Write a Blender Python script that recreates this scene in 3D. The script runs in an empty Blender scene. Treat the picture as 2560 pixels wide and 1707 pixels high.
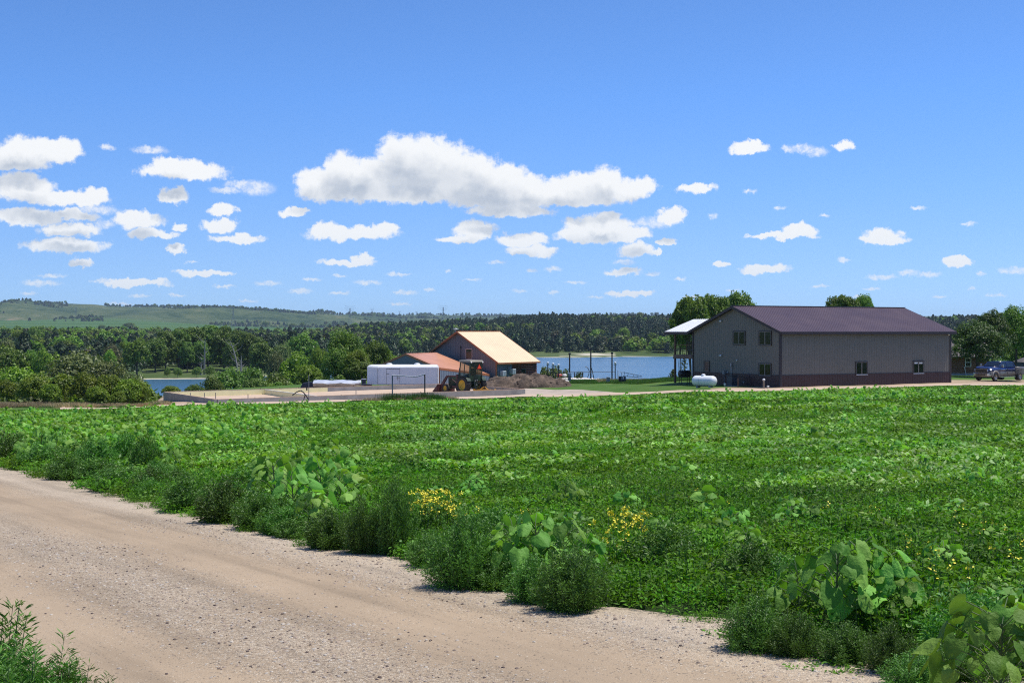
SKYS = .15; EXPO = 0.27; HAZE = 6e-5; DENOISE = False
CLOUDW = (.80, .815, .83); CLOUDG = (.42, .475, .56); CLOUDH = (.56, .67, .80)
import bpy, math, random
import numpy as np
from mathutils import Vector, Matrix
S = bpy.context.scene
COL = S.collection
F_ = 3473.0            # focal length in photograph pixels
HC = 1.7               # camera height
pi = math.pi

# ------------------------------------------------------------------ materials
MATS = {}
def nmat(name):
    m = bpy.data.materials.new(name); m.use_nodes = True
    nt = m.node_tree; b = nt.nodes['Principled BSDF']
    return m, nt, b
def N(nt, t, **kw):
    n = nt.nodes.new(t)
    for k, v in kw.items(): setattr(n, k, v)
    return n
def coord(nt, scale=1.0, kind='Object'):
    tc = N(nt, 'ShaderNodeTexCoord'); mp = N(nt, 'ShaderNodeMapping')
    sc = scale if hasattr(scale, '__len__') else (scale,)*3
    mp.inputs['Scale'].default_value = sc
    nt.links.new(tc.outputs[kind], mp.inputs['Vector'])
    return mp.outputs[0]
def noise(nt, vec, scale, detail=4, rough=.55, dist=0.):
    n = N(nt, 'ShaderNodeTexNoise'); n.inputs['Scale'].default_value = scale
    n.inputs['Detail'].default_value = detail; n.inputs['Roughness'].default_value = rough
    n.inputs['Distortion'].default_value = dist
    if vec is not None: nt.links.new(vec, n.inputs['Vector'])
    return n.outputs['Fac']
def ramp(nt, fac, stops, interp='LINEAR'):
    r = N(nt, 'ShaderNodeValToRGB'); r.color_ramp.interpolation = interp
    e = r.color_ramp.elements
    while len(e) > 1: e.remove(e[-1])
    e[0].position = stops[0][0]; e[0].color = c4(stops[0][1])
    for p, c in stops[1:]:
        k = e.new(p); k.color = c4(c)
    nt.links.new(fac, r.inputs[0]); return r.outputs[0]
def c4(c): return (c, c, c, 1) if not hasattr(c, '__len__') else (tuple(c)+(1,))[:4]
def mixc(nt, fac, a, b, mode='MIX'):
    m = N(nt, 'ShaderNodeMix', data_type='RGBA', blend_type=mode)
    for sock, v in ((m.inputs[0], fac), (m.inputs[6], a), (m.inputs[7], b)):
        if hasattr(v, 'links') or isinstance(v, bpy.types.NodeSocket): nt.links.new(v, sock)
        elif sock == m.inputs[0]: sock.default_value = v
        else: sock.default_value = c4(v)
    return m.outputs[2]
def mth(nt, op, a, b=None, c=None, clamp=False):
    m = N(nt, 'ShaderNodeMath', operation=op, use_clamp=clamp)
    for i, v in enumerate((a, b, c)):
        if v is None: continue
        if isinstance(v, bpy.types.NodeSocket): nt.links.new(v, m.inputs[i])
        else: m.inputs[i].default_value = v
    return m.outputs[0]
def attr(nt, name, out='Fac'):
    a = N(nt, 'ShaderNodeAttribute', attribute_name=name); return a.outputs[out]
def bump(nt, b, h, strength=.4, dist=.02):
    n = N(nt, 'ShaderNodeBump'); n.inputs['Strength'].default_value = strength
    n.inputs['Distance'].default_value = dist
    nt.links.new(h, n.inputs['Height']); nt.links.new(n.outputs[0], b.inputs['Normal'])
def mat(name, col, rough=.6, metal=0., var=.25, vscale=2., bmp=0., spec=.5, fine=30., coat=0.):
    """plain surface with procedural wear: large blotches and fine grain"""
    if name in MATS: return MATS[name]
    m, nt, b = nmat(name)
    v = coord(nt)
    n1 = noise(nt, v, vscale, 6, .65); n2 = noise(nt, v, fine, 3, .6)
    d = [c*(1-var) for c in col]; l = [min(1, c*(1+var*.6)) for c in col]
    base = ramp(nt, n1, [(.3, d), (.7, l)])
    g = ramp(nt, n2, [(.3, 1-var*.4), (.7, 1.0)])
    nt.links.new(mixc(nt, 1.0, base, g, 'MULTIPLY'), b.inputs['Base Color'])
    nt.links.new(mth(nt, 'MULTIPLY_ADD', n1, .25, rough-.12, True), b.inputs['Roughness'])
    b.inputs['Metallic'].default_value = metal
    b.inputs['Specular IOR Level'].default_value = spec
    b.inputs['Coat Weight'].default_value = coat
    if bmp: bump(nt, b, n2, .5, bmp)
    MATS[name] = m; return m
def leafmat(name, dark, light, trans=.3, rough=.5, spec=.35, clump=1.2, objvar=.25, tcol=None, world=0.):
    """foliage: colour varies leaf by leaf (attribute v), clump by clump and plant by plant"""
    if name in MATS: return MATS[name]
    m, nt, b = nmat(name)
    v = coord(nt)
    n1 = noise(nt, v, clump, 3, .6)
    av = attr(nt, 'v')
    f = mth(nt, 'ADD', mth(nt, 'MULTIPLY', n1, .9), mth(nt, 'MULTIPLY', av, .55))
    base = ramp(nt, f, [(.38, dark), (1.0, light)])
    oi = N(nt, 'ShaderNodeObjectInfo')
    hs = N(nt, 'ShaderNodeHueSaturation')
    nt.links.new(mth(nt, 'MULTIPLY_ADD', oi.outputs['Random'], .035, .4825), hs.inputs['Hue'])
    nt.links.new(mth(nt, 'MULTIPLY_ADD', oi.outputs['Random'], objvar*2, 1-objvar), hs.inputs['Value'])
    if world:   # some parts of the field grow darker, some paler
        ge = N(nt, 'ShaderNodeNewGeometry'); wn = noise(nt, ge.outputs['Position'], world, 4, .6)
        base = mixc(nt, 1.0, base, ramp(nt, wn, [(.34, (.50, .60, .55)), (.52, (.95, .97, .9)), (.66, (1.25, 1.15, 1.0))]), 'MULTIPLY')
    nt.links.new(base, hs.inputs['Color'])
    nt.links.new(hs.outputs[0], b.inputs['Base Color'])
    b.inputs['Roughness'].default_value = rough
    b.inputs['Specular IOR Level'].default_value = spec
    if trans > 0:
        tr = N(nt, 'ShaderNodeBsdfTranslucent'); mx = N(nt, 'ShaderNodeMixShader')
        tc = mixc(nt, 1.0, hs.outputs[0], tcol or (1.15, 1.3, .45), 'MULTIPLY')
        nt.links.new(tc, tr.inputs[0]); mx.inputs[0].default_value = trans
        nt.links.new(b.outputs[0], mx.inputs[1]); nt.links.new(tr.outputs[0], mx.inputs[2])
        nt.links.new(mx.outputs[0], nt.nodes['Material Output'].inputs[0])
    MATS[name] = m; return m

# ------------------------------------------------------------------ mesh tools
class MB:
    def __init__(s): s.v = []; s.f = []
    def add(s, vs, fs):
        o = len(s.v); s.v += [tuple(p) for p in vs]; s.f += [tuple(i+o for i in f) for f in fs]; return s
    def box(s, c, d, rz=0., M=None):
        hx, hy, hz = d[0]/2, d[1]/2, d[2]/2
        P = [Vector((x*hx, y*hy, z*hz)) for z in (-1, 1) for x, y in ((-1, -1), (1, -1), (1, 1), (-1, 1))]
        R = M or Matrix.Rotation(rz, 3, 'Z')
        P = [R @ p + Vector(c) for p in P]
        return s.add(P, [(3, 2, 1, 0), (4, 5, 6, 7), (0, 1, 5, 4), (1, 2, 6, 5), (2, 3, 7, 6), (3, 0, 4, 7)])
    def b2(s, x0, x1, y0, y1, z0, z1):
        return s.box(((x0+x1)/2, (y0+y1)/2, (z0+z1)/2), (abs(x1-x0), abs(y1-y0), abs(z1-z0)))
    def hexa(s, bot, top):
        n = len(bot)
        return s.add(list(bot)+list(top), [tuple(range(n))[::-1], tuple(range(n, 2*n))] +
                     [(i, (i+1) % n, n+(i+1) % n, n+i) for i in range(n)])
    def quad(s, *p): return s.add(p, [tuple(range(len(p)))])
    def slab(s, pts, t):
        """thick sheet: pts in order, thickness t downward"""
        return s.hexa([Vector(p)-Vector((0, 0, t)) for p in pts], pts)
    def tube(s, pts, r, n=8, cap=True):
        pts = [Vector(p) for p in pts]; rs = r if hasattr(r, '__len__') else [r]*len(pts)
        rings = []; up = None
        for i, p in enumerate(pts):
            d = (pts[min(i+1, len(pts)-1)]-pts[max(i-1, 0)]).normalized()
            a = d.orthogonal().normalized() if up is None else (up - d*up.dot(d)).normalized()
            up = a; b = d.cross(a)
            rings.append([p+(a*math.cos(2*pi*k/n)+b*math.sin(2*pi*k/n))*rs[i] for k in range(n)])
        return s.loft(rings, cap)
    def loft(s, rings, cap=True, closed=True):
        n = len(rings[0]); vs = [p for r in rings for p in r]; fs = []
        for i in range(len(rings)-1):
            for k in range(n if closed else n-1):
                a, b = i*n+k, i*n+(k+1) % n
                fs.append((a, b, b+n, a+n))
        if cap and closed: fs += [tuple(range(n))[::-1], tuple(range((len(rings)-1)*n, len(rings)*n))]
        return s.add(vs, fs)
    def lathe(s, prof, c=(0, 0, 0), axis='Z', n=20, cap=True):
        rings = []
        for r, h in prof:
            ring = []
            for k in range(n):
                a = 2*pi*k/n; x, y = r*math.cos(a), r*math.sin(a)
                p = (x, y, h) if axis == 'Z' else ((h, x, y) if axis == 'X' else (y, h, x))
                ring.append(Vector(p)+Vector(c))
            rings.append(ring)
        return s.loft(rings, cap)
    def build(s, name, m, parent=None, smooth=False, bevel=0., label=None):
        me = bpy.data.meshes.new(name); me.from_pydata(s.v, [], s.f); me.validate(); me.update()
        return mkobj(name, me, m, parent, smooth, bevel, label)
def mkobj(name, me, m=None, parent=None, smooth=False, bevel=0., label=None):
    if m is not None:
        for q in (m if isinstance(m, (list, tuple)) else [m]): me.materials.append(q)
    o = bpy.data.objects.new(name, me); COL.objects.link(o)
    if smooth: me.shade_smooth() if smooth is True else me.shade_smooth()
    if parent: o.parent = parent
    if label: o['label'] = label
    if bevel:
        b = o.modifiers.new('bevel', 'BEVEL'); b.width = bevel; b.segments = 2; b.limit_method = 'ANGLE'
    return o
def npmesh(name, V, Fq, k=4, **attrs):
    """mesh from numpy arrays; all faces have k corners; attrs: per-vertex floats"""
    V = np.asarray(V, np.float32); Fq = np.asarray(Fq, np.int32)
    me = bpy.data.meshes.new(name); nf = len(Fq)
    me.vertices.add(len(V)); me.vertices.foreach_set('co', V.ravel())
    me.loops.add(nf*k); me.loops.foreach_set('vertex_index', Fq.ravel())
    me.polygons.add(nf); me.polygons.foreach_set('loop_start', np.arange(0, nf*k, k, dtype=np.int32))
    for a, arr in attrs.items():
        at = me.attributes.new(a, 'FLOAT', 'POINT'); at.data.foreach_set('value', np.asarray(arr, np.float32))
    me.update(calc_edges=True); return me
def tag(o, label, cat, group=None, kind=None):
    if label: o['label'] = label
    if cat: o['category'] = cat
    if group: o['group'] = group
    if kind: o['kind'] = kind
    return o
def thing(name, label, cat, loc=(0, 0, 0), rz=0., group=None):
    o = bpy.data.objects.new(name, None); COL.objects.link(o); o.empty_display_size = .3
    o.location = loc; o.rotation_euler = (0, 0, rz)
    return tag(o, label, cat, group)
def dup(root, loc, rz=0., sc=None, label=None, name=None):
    r = root.copy(); COL.objects.link(r); r.location = loc; r.rotation_euler = (0, 0, rz)
    if sc is not None: r.scale = sc if hasattr(sc, '__len__') else (sc,)*3
    if label: r['label'] = label
    for ch in list(root.children):
        c = ch.copy(); COL.objects.link(c); c.parent = r
        for g in ch.children:
            d = g.copy(); COL.objects.link(d); d.parent = c
    return r

# ------------------------------------------------------------------ terrain
def hsh(ix, iy, s):
    h = (ix.astype(np.int64)*374761393 + iy.astype(np.int64)*668265263 + s*69069) & 0xffffffff
    h = ((h ^ (h >> 13))*1274126177) & 0xffffffff
    return ((h ^ (h >> 16)) & 0xffff)/65535.0
def vnoise(x, y, s=0):
    ix, iy = np.floor(x), np.floor(y); fx, fy = x-ix, y-iy
    ux, uy = fx*fx*(3-2*fx), fy*fy*(3-2*fy)
    a, b = hsh(ix, iy, s), hsh(ix+1, iy, s); c, d = hsh(ix, iy+1, s), hsh(ix+1, iy+1, s)
    return (a*(1-ux)+b*ux)*(1-uy)+(c*(1-ux)+d*ux)*uy
def fbm(x, y, o=4, s=0):
    t = 0; a = .5
    for k in range(o): t = t+a*vnoise(x*2**k+17.3*k, y*2**k-9.1*k, s+k); a *= .5
    return t
def T(px, *pts):
    return np.interp(px, [p[0] for p in pts], [p[1] for p in pts])
LAKE = 14.0
def prof(px):
    G = T(px, (0, 5.8), (540, 5.87), (1200, 6.2), (1400, 6.0), (1600, 5.45), (1700, 5.1), (1800, 4.95), (1951, 4.9), (2376, 4.9), (2560, 5.1))
    De = T(px, (0, 101), (230, 103), (540, 111), (900, 118), (1100, 125), (1311, 127.6), (1700, 114), (1951, 112), (2430, 126), (2560, 129))
    Dp = T(px, (0, 126), (380, 128), (410, 168), (900, 185), (1250, 185), (1330, 172), (1400, 168), (1600, 152), (1720, 150), (1800, 165), (2376, 200), (2560, 300))
    G2 = T(px, (0, 6.6), (380, 7), (410, 7.6), (700, 7.0), (900, 6.5), (1200, 6.5), (1400, 6.0), (1600, 5.45), (1700, 5.1), (1800, 4.95), (2560, 5.0))
    land = (px < 350)
    Rb = np.where(land, 12.8, 15.6)
    Fs = T(px, (350, 400), (520, 405), (700, 430), (900, 600), (1100, 740), (1300, 733), (1420, 722), (1500, 735), (1560, 748), (1650, 752), (1720, 755))
    Fs = np.where(land, 400, Fs)
    R1 = T(px, (0, 11.5), (700, 11.5), (1000, 12.0), (1400, 12.0))
    yt = T(px, (0, 822), (300, 824), (560, 828), (800, 826), (860, 815), (1000, 810), (1150, 804), (1230, 800), (1280, 794), (1350, 790), (1700, 790), (2300, 799), (2450, 797), (2560, 792))
    R2 = (yt-827)*1500/F_+T(px, (850, 6), (1200, 3.5))
    R3 = T(px, (850, 0.6), (920, 9))
    R4 = T(px, (0, -24), (400, -21), (600, -10), (850, -6), (920, 2), (1350, 4))
    RD = T(px, (850, 5000), (900, 6500))
    ys = T(px, (0, 761), (45, 758), (130, 761), (230, 764), (290, 769), (400, 769), (600, 773), (700, 781), (762, 786), (805, 781), (843, 788), (925, 785), (1007, 788), (1300, 787), (1700, 790), (2560, 792))
    Rr = (ys-827)*RD/F_
    Rm = R4+(Rr-R4)*.55
    z = np.zeros_like(px)
    Ds = [z-1, z+0, De, Dp, Dp+42, Fs-14, Fs, Fs+70, z+1500, z+2300, z+3300, z+3300+(RD-3300)*.5, RD, RD+2500]
    Rs = [z+1.7, z+1.7, G, G2, Rb, np.where(land, 12.6, 15.2), np.where(land, 12.3, LAKE), R1, R2, R3, R4, Rm, Rr, Rr+90]
    return Ds, Rs
def polar(x, y):
    r = np.hypot(x, y); az = np.arctan2(x, y); a = np.clip(az, -.87, .87)
    return r*np.cos(a), 1280+F_*np.tan(a)
def ground_R(x, y, detail=True):
    x = np.atleast_1d(np.asarray(x, float)); y = np.atleast_1d(np.asarray(y, float))
    D, px = polar(x, y)
    Ds, Rs = prof(px)
    R = Rs[-1].copy()
    for i in range(len(Ds)-1):
        t = np.clip((D-Ds[i])/np.maximum(Ds[i+1]-Ds[i], 1e-3), 0, 1)
        if i >= 9: t = t*t*(3-2*t)
        m = (D >= Ds[i]) & (D < Ds[i+1])
        R = np.where(m, Rs[i]+(Rs[i+1]-Rs[i])*t, R)
    if detail:
        RD_ = Ds[12]
        w1 = np.clip((D-Ds[6]-60)/200, 0, 1)*np.clip((2300-D)/400, 0, 1)
        R = R-(fbm(x/160, y/160, 3, 5)-.45)*9*w1
        w2 = np.clip((D-3300)/500, 0, 1)*np.clip((Ds[12]-D)/500, 0, 1)
        rid = 1-np.abs(2*fbm(x/620+3, y/620, 4, 11)-.95)*1.9
        w2 = w2*np.clip((RD_-D)/600, 0, 1)
        R = R-rid*T(px, (0, 50), (700, 42), (900, 32))*w2+24*w2
        w3 = np.clip((D-3800)/500, 0, 1)*np.clip((RD_-D)/700, .4, 1)
        R = R-(fbm(x/170, y/170, 3, 21)-.45)*16*w3
        wn = np.clip(D/30, 0, 1)*np.clip((2300-D)/800, 0, 1)*np.clip(np.abs(D-Ds[6])/30, .15, 1)
        R = R-(vnoise(x/3.1, y/3.1, 3)-.5)*.07*wn
    return R
def gz(x, y): return float(HC-ground_R(x, y)[0])
def PX(px, py, D):        # the point at depth D seen at (px, py) of the photograph
    return Vector(((px-1280)*D/F_, D, HC-(py-827)*D/F_))
def PG(px, D):            # the ground at column px and depth D
    x = (px-1280)*D/F_; return Vector((x, D, gz(x, D)))
def hit(px, py, Dmax=400):
    D = np.linspace(4, Dmax, 4000); x = (px-1280)*D/F_
    g = ground_R(x, D, False); yy = 827+F_*g/D
    i = np.argmax(yy <= py); d = D[i]
    return Vector((x[i], d, gz(x[i], d)))

# polar sheet for the land, out to the horizon
az = np.radians(np.concatenate([np.arange(-180, -52, 8), np.arange(-52, -27, 1.), np.arange(-27, 27, .1), np.arange(27, 52, 1.), np.arange(52, 180, 8)]))
rr = [0.5]
while rr[-1] < 11000:
    r = rr[-1]
    st = .25 if r < 30 else (.8 if r < 100 else (1.6 if r < 230 else (r*.012 if r < 3000 else 45)))
    rr.append(r+st)
rr = np.array(rr)
A, Rr_ = np.meshgrid(az, rr); X = Rr_*np.sin(A); Y = Rr_*np.cos(A)
GR = ground_R(X.ravel(), Y.ravel())
V = np.stack([X.ravel(), Y.ravel(), HC-GR], 1)
na, nr = len(az), len(rr)
I, J = np.meshgrid(np.arange(na), np.arange(nr-1)); I2 = (I+1) % na
Fq = np.stack([J*na+I, (J+1)*na+I, (J+1)*na+I2, J*na+I2], -1).reshape(-1, 4)[:, ::-1]
V = np.vstack([V, [[0, 0, 0]]])
Dg, pxg = polar(V[:, 0], V[:, 1]); Ds, Rs = prof(pxg)
def band(d, a, b, w): return np.clip((d-a)/w+.5, 0, 1)*np.clip((b-d)/w+.5, 0, 1)
crop = band(Dg, -99, Ds[2], 3)
lake_m = pxg > 350
sand = np.where(lake_m, band(Dg, Ds[6]-20, Ds[6]+4.5, 3), 0)
sand = np.maximum(sand, np.where((pxg > 1400) & (pxg < 1540), band(Dg, Ds[6]+22, Ds[6]+48, 14)*np.clip((vnoise(V[:, 0]/14, V[:, 1]/9, 4)-.45)*4, 0, 1), 0))
plain = band(Dg, 2000, 3500, 300); hill = np.clip((Dg-3300)/500, 0, 1)
dirt = np.where((pxg > 385) & (pxg < 1500), band(Dg, Ds[2]-1, 158, 4), 0)
dirt = np.where((pxg > 1311) & (pxg < 1560), band(Dg, Ds[2]-1, Ds[2]+(1560-pxg)*.05, 3), dirt)
dirt = np.where((pxg > 1780) & (pxg < 2700), np.maximum(dirt, band(Dg, Ds[2]-1, T(pxg, (1780, 120), (1951, 124), (2376, 140), (2700, 146)), 2)), dirt)
dirt = np.where((pxg > 1100) & (pxg < 1240), band(Dg, Ds[2]-1, 178, 4), dirt)
farl = np.where(lake_m, np.clip((Dg-Ds[6]+10)/20, 0, 1), np.clip((Dg-330)/60, 0, 1))
me = npmesh('ground', V, Fq, 4, far=farl, crop=crop, sand=sand, plain=plain, hill=hill, dirt=dirt)
m, nt, b = nmat('land')
v = coord(nt)
nb = noise(nt, v, .02, 6, .6); nm = noise(nt, v, .35, 5, .65); nf = noise(nt, v, 6, 4, .6)
grass = ramp(nt, mth(nt, 'ADD', mth(nt, 'MULTIPLY', nm, .6), mth(nt, 'MULTIPLY', nf, .4)), [(.3, (.035, .085, .014)), (.5, (.07, .14, .025)), (.68, (.13, .17, .05))])
wood = ramp(nt, nb, [(.35, (.045, .08, .02)), (.65, (.10, .13, .045))])
nh = noise(nt, coord(nt, (1, 1, 2)), .006, 8, .65); nh2 = noise(nt, v, .03, 5, .7)
hillc = ramp(nt, mth(nt, 'ADD', mth(nt, 'MULTIPLY', nh, .6), mth(nt, 'MULTIPLY', nh2, .4)), [(.38, (.02, .045, .014)), (.47, (.05, .08, .026)), (.58, (.095, .12, .045)), (.68, (.22, .18, .10))])
plainc = ramp(nt, noise(nt, coord(nt, (.3, 2, 1)), .004, 3, .5), [(.4, (.045, .105, .025)), (.6, (.075, .14, .035))])
dirtc = ramp(nt, mth(nt, 'ADD', mth(nt, 'MULTIPLY', nm, .5), mth(nt, 'MULTIPLY', nf, .5)), [(.3, (.30, .21, .14)), (.7, (.50, .38, .27))])
sandc = ramp(nt, nf, [(.3, (.45, .40, .30)), (.7, (.66, .60, .48))])
soil = ramp(nt, nf, [(.3, (.02, .045, .01)), (.7, (.05, .085, .02))])
base = mixc(nt, attr(nt, 'far'), grass, wood)
base = mixc(nt, attr(nt, 'crop'), base, soil)
base = mixc(nt, attr(nt, 'plain'), base, plainc)
base = mixc(nt, attr(nt, 'hill'), base, hillc)
dm = mth(nt, 'MULTIPLY', attr(nt, 'dirt'), ramp(nt, nm, [(.36, .45), (.5, 1.)]))
base = mixc(nt, dm, base, dirtc)
base = mixc(nt, attr(nt, 'sand'), base, sandc)
nt.links.new(base, b.inputs['Base Color']); b.inputs['Roughness'].default_value = .95
b.inputs['Specular IOR Level'].default_value = .1
bump(nt, b, nf, .6, .05)
ground = mkobj('ground', me, m, smooth=True); ground['kind'] = 'structure'
# close the hole at the origin
# ------------------------------------------------------------------ camera, sun, sky
cd = bpy.data.cameras.new('camera'); cam = bpy.data.objects.new('camera', cd); COL.objects.link(cam)
cam.location = (0, 0, HC); cam.rotation_euler = (pi/2, 0, 0)
cd.sensor_width = 36; cd.lens = F_/2560*36; cd.shift_y = -26.5/2560; cd.clip_end = 30000; cd.clip_start = .1
S.camera = cam
SUN_EL = math.radians(69); hdir = Vector((.97, .25, 0)).normalized()
sd = Vector((hdir.x*math.cos(SUN_EL), hdir.y*math.cos(SUN_EL), math.sin(SUN_EL)))
sl = bpy.data.lights.new('sun', 'SUN'); sun = bpy.data.objects.new('sun', sl); COL.objects.link(sun)
sl.energy = 4.1; sl.angle = math.radians(.53); sl.color = (1, .96, .90)
sun.rotation_euler = sd.to_track_quat('Z', 'Y').to_euler(); sun.location = (0, 0, 60)
w = bpy.data.worlds.new('World'); S.world = w; w.use_nodes = True
nt = w.node_tree; nt.nodes.clear()
out = N(nt, 'ShaderNodeOutputWorld')
tc = N(nt, 'ShaderNodeTexCoord'); sx = N(nt, 'ShaderNodeSeparateXYZ'); nt.links.new(tc.outputs['Generated'], sx.inputs[0])
sky = N(nt, 'ShaderNodeTexSky', sky_type='NISHITA'); sky.sun_disc = False
sky.sun_elevation = SUN_EL; sky.sun_rotation = math.atan2(hdir.x, hdir.y)
sky.altitude = 500; sky.air_density = 1.0; sky.dust_density = .35; sky.ozone_density = 2.2
# deeper blue close above the horizon, as under the dry plains air
cz = N(nt, 'ShaderNodeCombineXYZ')
nt.links.new(sx.outputs[0], cz.inputs[0]); nt.links.new(sx.outputs[1], cz.inputs[1])
nt.links.new(mth(nt, 'MULTIPLY_ADD', sx.outputs[2], 1.7, .13), cz.inputs[2])
nrm = N(nt, 'ShaderNodeVectorMath', operation='NORMALIZE'); nt.links.new(cz.outputs[0], nrm.inputs[0])
nt.links.new(nrm.outputs[0], sky.inputs[0])
skg = ramp(nt, sx.outputs[2], [(.0, (.90, .88, .79)), (.10, (.68, .86, .965)), (.165, (.57, .815, 1.0)), (.30, (.46, .64, .80)), (1., (.36, .43, .50))])
skyc = mixc(nt, 1.0, mixc(nt, 1.0, sky.outputs[0], skg, 'MULTIPLY'), (1.03, 1.09, 1.22), 'MULTIPLY')
# azimuth and elevation (radians) as the cloud coordinate
azn = mth(nt, 'ARCTAN2', sx.outputs[0], sx.outputs[1]); eln = mth(nt, 'ARCSINE', sx.outputs[2])
cc = N(nt, 'ShaderNodeCombineXYZ'); nt.links.new(azn, cc.inputs[0]); nt.links.new(eln, cc.inputs[1])
P0 = cc.outputs[0]
def nzv(scale, det, amp, seedoff, roughn=.6):
    mp = N(nt, 'ShaderNodeMapping'); mp.inputs['Location'].default_value = (seedoff, seedoff*1.7, 0); nt.links.new(P0, mp.inputs[0])
    n = N(nt, 'ShaderNodeTexNoise'); n.noise_dimensions = '2D'; n.inputs['Scale'].default_value = scale; n.inputs['Detail'].default_value = det
    n.inputs['Roughness'].default_value = roughn
    nt.links.new(mp.outputs[0], n.inputs['Vector'])
    s = N(nt, 'ShaderNodeVectorMath', operation='MULTIPLY_ADD'); nt.links.new(n.outputs['Color'], s.inputs[0])
    s.inputs[1].default_value = (amp, amp*.8, 0); s.inputs[2].default_value = (-amp*.5, -amp*.4, 0)
    return s.outputs[0], n.outputs['Fac']
d1, _f1 = nzv(55, 2, .011, 1.3); d2, f2 = nzv(190, 6, .0075, 4.1, .68)
def vadd(a, b_):
    s = N(nt, 'ShaderNodeVectorMath', operation='ADD'); nt.links.new(a, s.inputs[0])
    if isinstance(b_, bpy.types.NodeSocket): nt.links.new(b_, s.inputs[1])
    else: s.inputs[1].default_value = b_
    return s.outputs[0]
P1 = vadd(vadd(P0, d1), d2)
def ae(px, py):
    dx, dz = (px-1280)/F_, (827-py)/F_; l = math.sqrt(1+dx*dx+dz*dz)
    return math.atan2(dx, 1), math.asin(dz/l)
def field(P, blobs):
    acc = None
    for cx, cy, rx, ry in blobs:
        a, e = ae(cx, cy); sxx, syy = F_/rx, F_/ry
        s = N(nt, 'ShaderNodeVectorMath', operation='MULTIPLY_ADD'); nt.links.new(P, s.inputs[0])
        s.inputs[1].default_value = (sxx, syy, 0); s.inputs[2].default_value = (-a*sxx, -e*syy, 0)
        d = N(nt, 'ShaderNodeVectorMath', operation='LENGTH'); nt.links.new(s.outputs[0], d.inputs[0])
        k = min(1.0, max(.35, min(rx, ry)/30))      # small clouds keep a soft rim
        dd = d.outputs['Value']
        acc = dd if acc is None else mth(nt, 'MINIMUM', acc, dd)
    return acc
BIG = [(800,462,60,44),(860,440,62,56),(930,445,72,55),(1010,412,80,74),(1060,405,80,66),(1120,425,85,66),(1180,442,85,62),(1250,457,80,54),(1320,474,70,40),(1400,474,70,34),(1465,470,60,42),(1510,462,46,46),(1560,478,50,32),(1605,468,34,28),(900,478,130,30),(1050,480,150,30),(1250,498,150,26),(1280,528,112,16),(1450,500,110,18),
 (65,381,80,38),(141,376,62,30),(33,408,75,20),(60,468,72,34),(163,497,98,20),(238,493,32,20),(65,542,92,20),(185,540,60,15),(180,574,72,17),(348,550,60,26),(376,585,62,13),(446,569,18,9),(158,613,102,19),(462,428,108,24),(430,412,48,24),(436,490,36,18),
 (553,527,36,16),(552,563,44,16),(594,596,62,12),(732,531,36,12),(884,583,112,18),(810,571,38,18),(957,574,40,18),(868,657,70,9),(905,647,34,12),(441,622,25,12),(201,657,33,11),(512,682,73,9),(338,708,86,11),
 (1186,577,56,24),(1154,600,62,12),(1306,600,65,20),(1333,627,70,13),(1500,568,90,28),(1469,588,90,18),(1518,550,40,20),(1567,585,70,18),(1682,539,38,22),(1589,623,46,20),(1638,629,18,10),(1665,604,25,8),
 (1877,370,46,15),(1885,362,20,16),(1739,474,48,13),(1951,590,88,8),(1997,576,42,18),(2210,600,62,13),(2212,588,46,20),(2394,652,36,12),(2400,644,22,10),(1910,673,62,13),(1801,660,25,8),(1562,680,45,10),(1580,733,62,8),(2111,364,24,16)]
THIN = [(375,375,48,11),(268,368,22,8),(640,470,52,20),(600,462,40,12),(565,476,45,9),(104,708,50,8),(671,708,35,8),(751,728,34,7),(920,706,40,7),(997,686,36,5),(1014,731,34,7),(1073,724,18,5),
 (1241,655,25,6),(1328,677,18,6),(1382,673,25,7),(1298,727,22,6),(1386,731,16,6),(1632,557,60,16),(1632,685,22,6),(2002,372,45,12),(2041,380,32,13),(1970,372,16,10),(1877,479,17,6),(1783,541,14,9),(2296,520,18,6),(2108,650,20,7),
 (2204,693,42,7),(2269,682,30,8),(2324,687,30,8),(2452,684,12,7),(2536,676,42,10),(441,738,24,4),(350,740,30,4),(243,525,60,12),(70,733,22,5),(850,733,28,5),(1119,677,10,5),(2180,722,24,4),(2430,722,10,5),(1700,697,18,4),(260,560,30,12),(1560,655,30,8),(130,690,40,5),(560,716,30,5),(780,700,26,5),(850,690,22,4),(1180,700,26,4),(1440,706,30,5),(1490,742,24,4),(1730,742,30,4),(1000,760,34,4),(620,752,26,4),(300,760,36,4),(2050,716,26,4),(2150,742,24,4),(2490,738,28,4),(2350,742,20,4),(1830,726,22,4),(480,655,18,4),(1950,520,16,6),(2060,540,14,5),(2420,560,20,6)]
fb = field(P1, BIG); ft = field(vadd(P0, d2), THIN)
sc_ = lambda s, lo, hi: (lambda m_: m_.outputs[0])(mapr(s, lo, hi))
def mapr(s, lo, hi, a=0., b_=1., kind='SMOOTHSTEP'):
    n = N(nt, 'ShaderNodeMapRange', interpolation_type=kind); nt.links.new(s, n.inputs[0])
    n.inputs[1].default_value = lo; n.inputs[2].default_value = hi; n.inputs[3].default_value = a; n.inputs[4].default_value = b_
    return n
_, fw = nzv(130, 7, .01, 2.9, .72)
fb2 = mth(nt, 'MULTIPLY_ADD', mth(nt, 'SUBTRACT', fw, .5), .72, fb)
cover = mth(nt, 'SUBTRACT', 1.0, sc_(fb2, .74, 1.15))
thin = mth(nt, 'MULTIPLY', mth(nt, 'SUBTRACT', 1.0, sc_(ft, .35, 1.15)), mapr(f2, .32, .62, .35, .8).outputs[0])
alpha = mth(nt, 'MAXIMUM', cover, thin)
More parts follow.
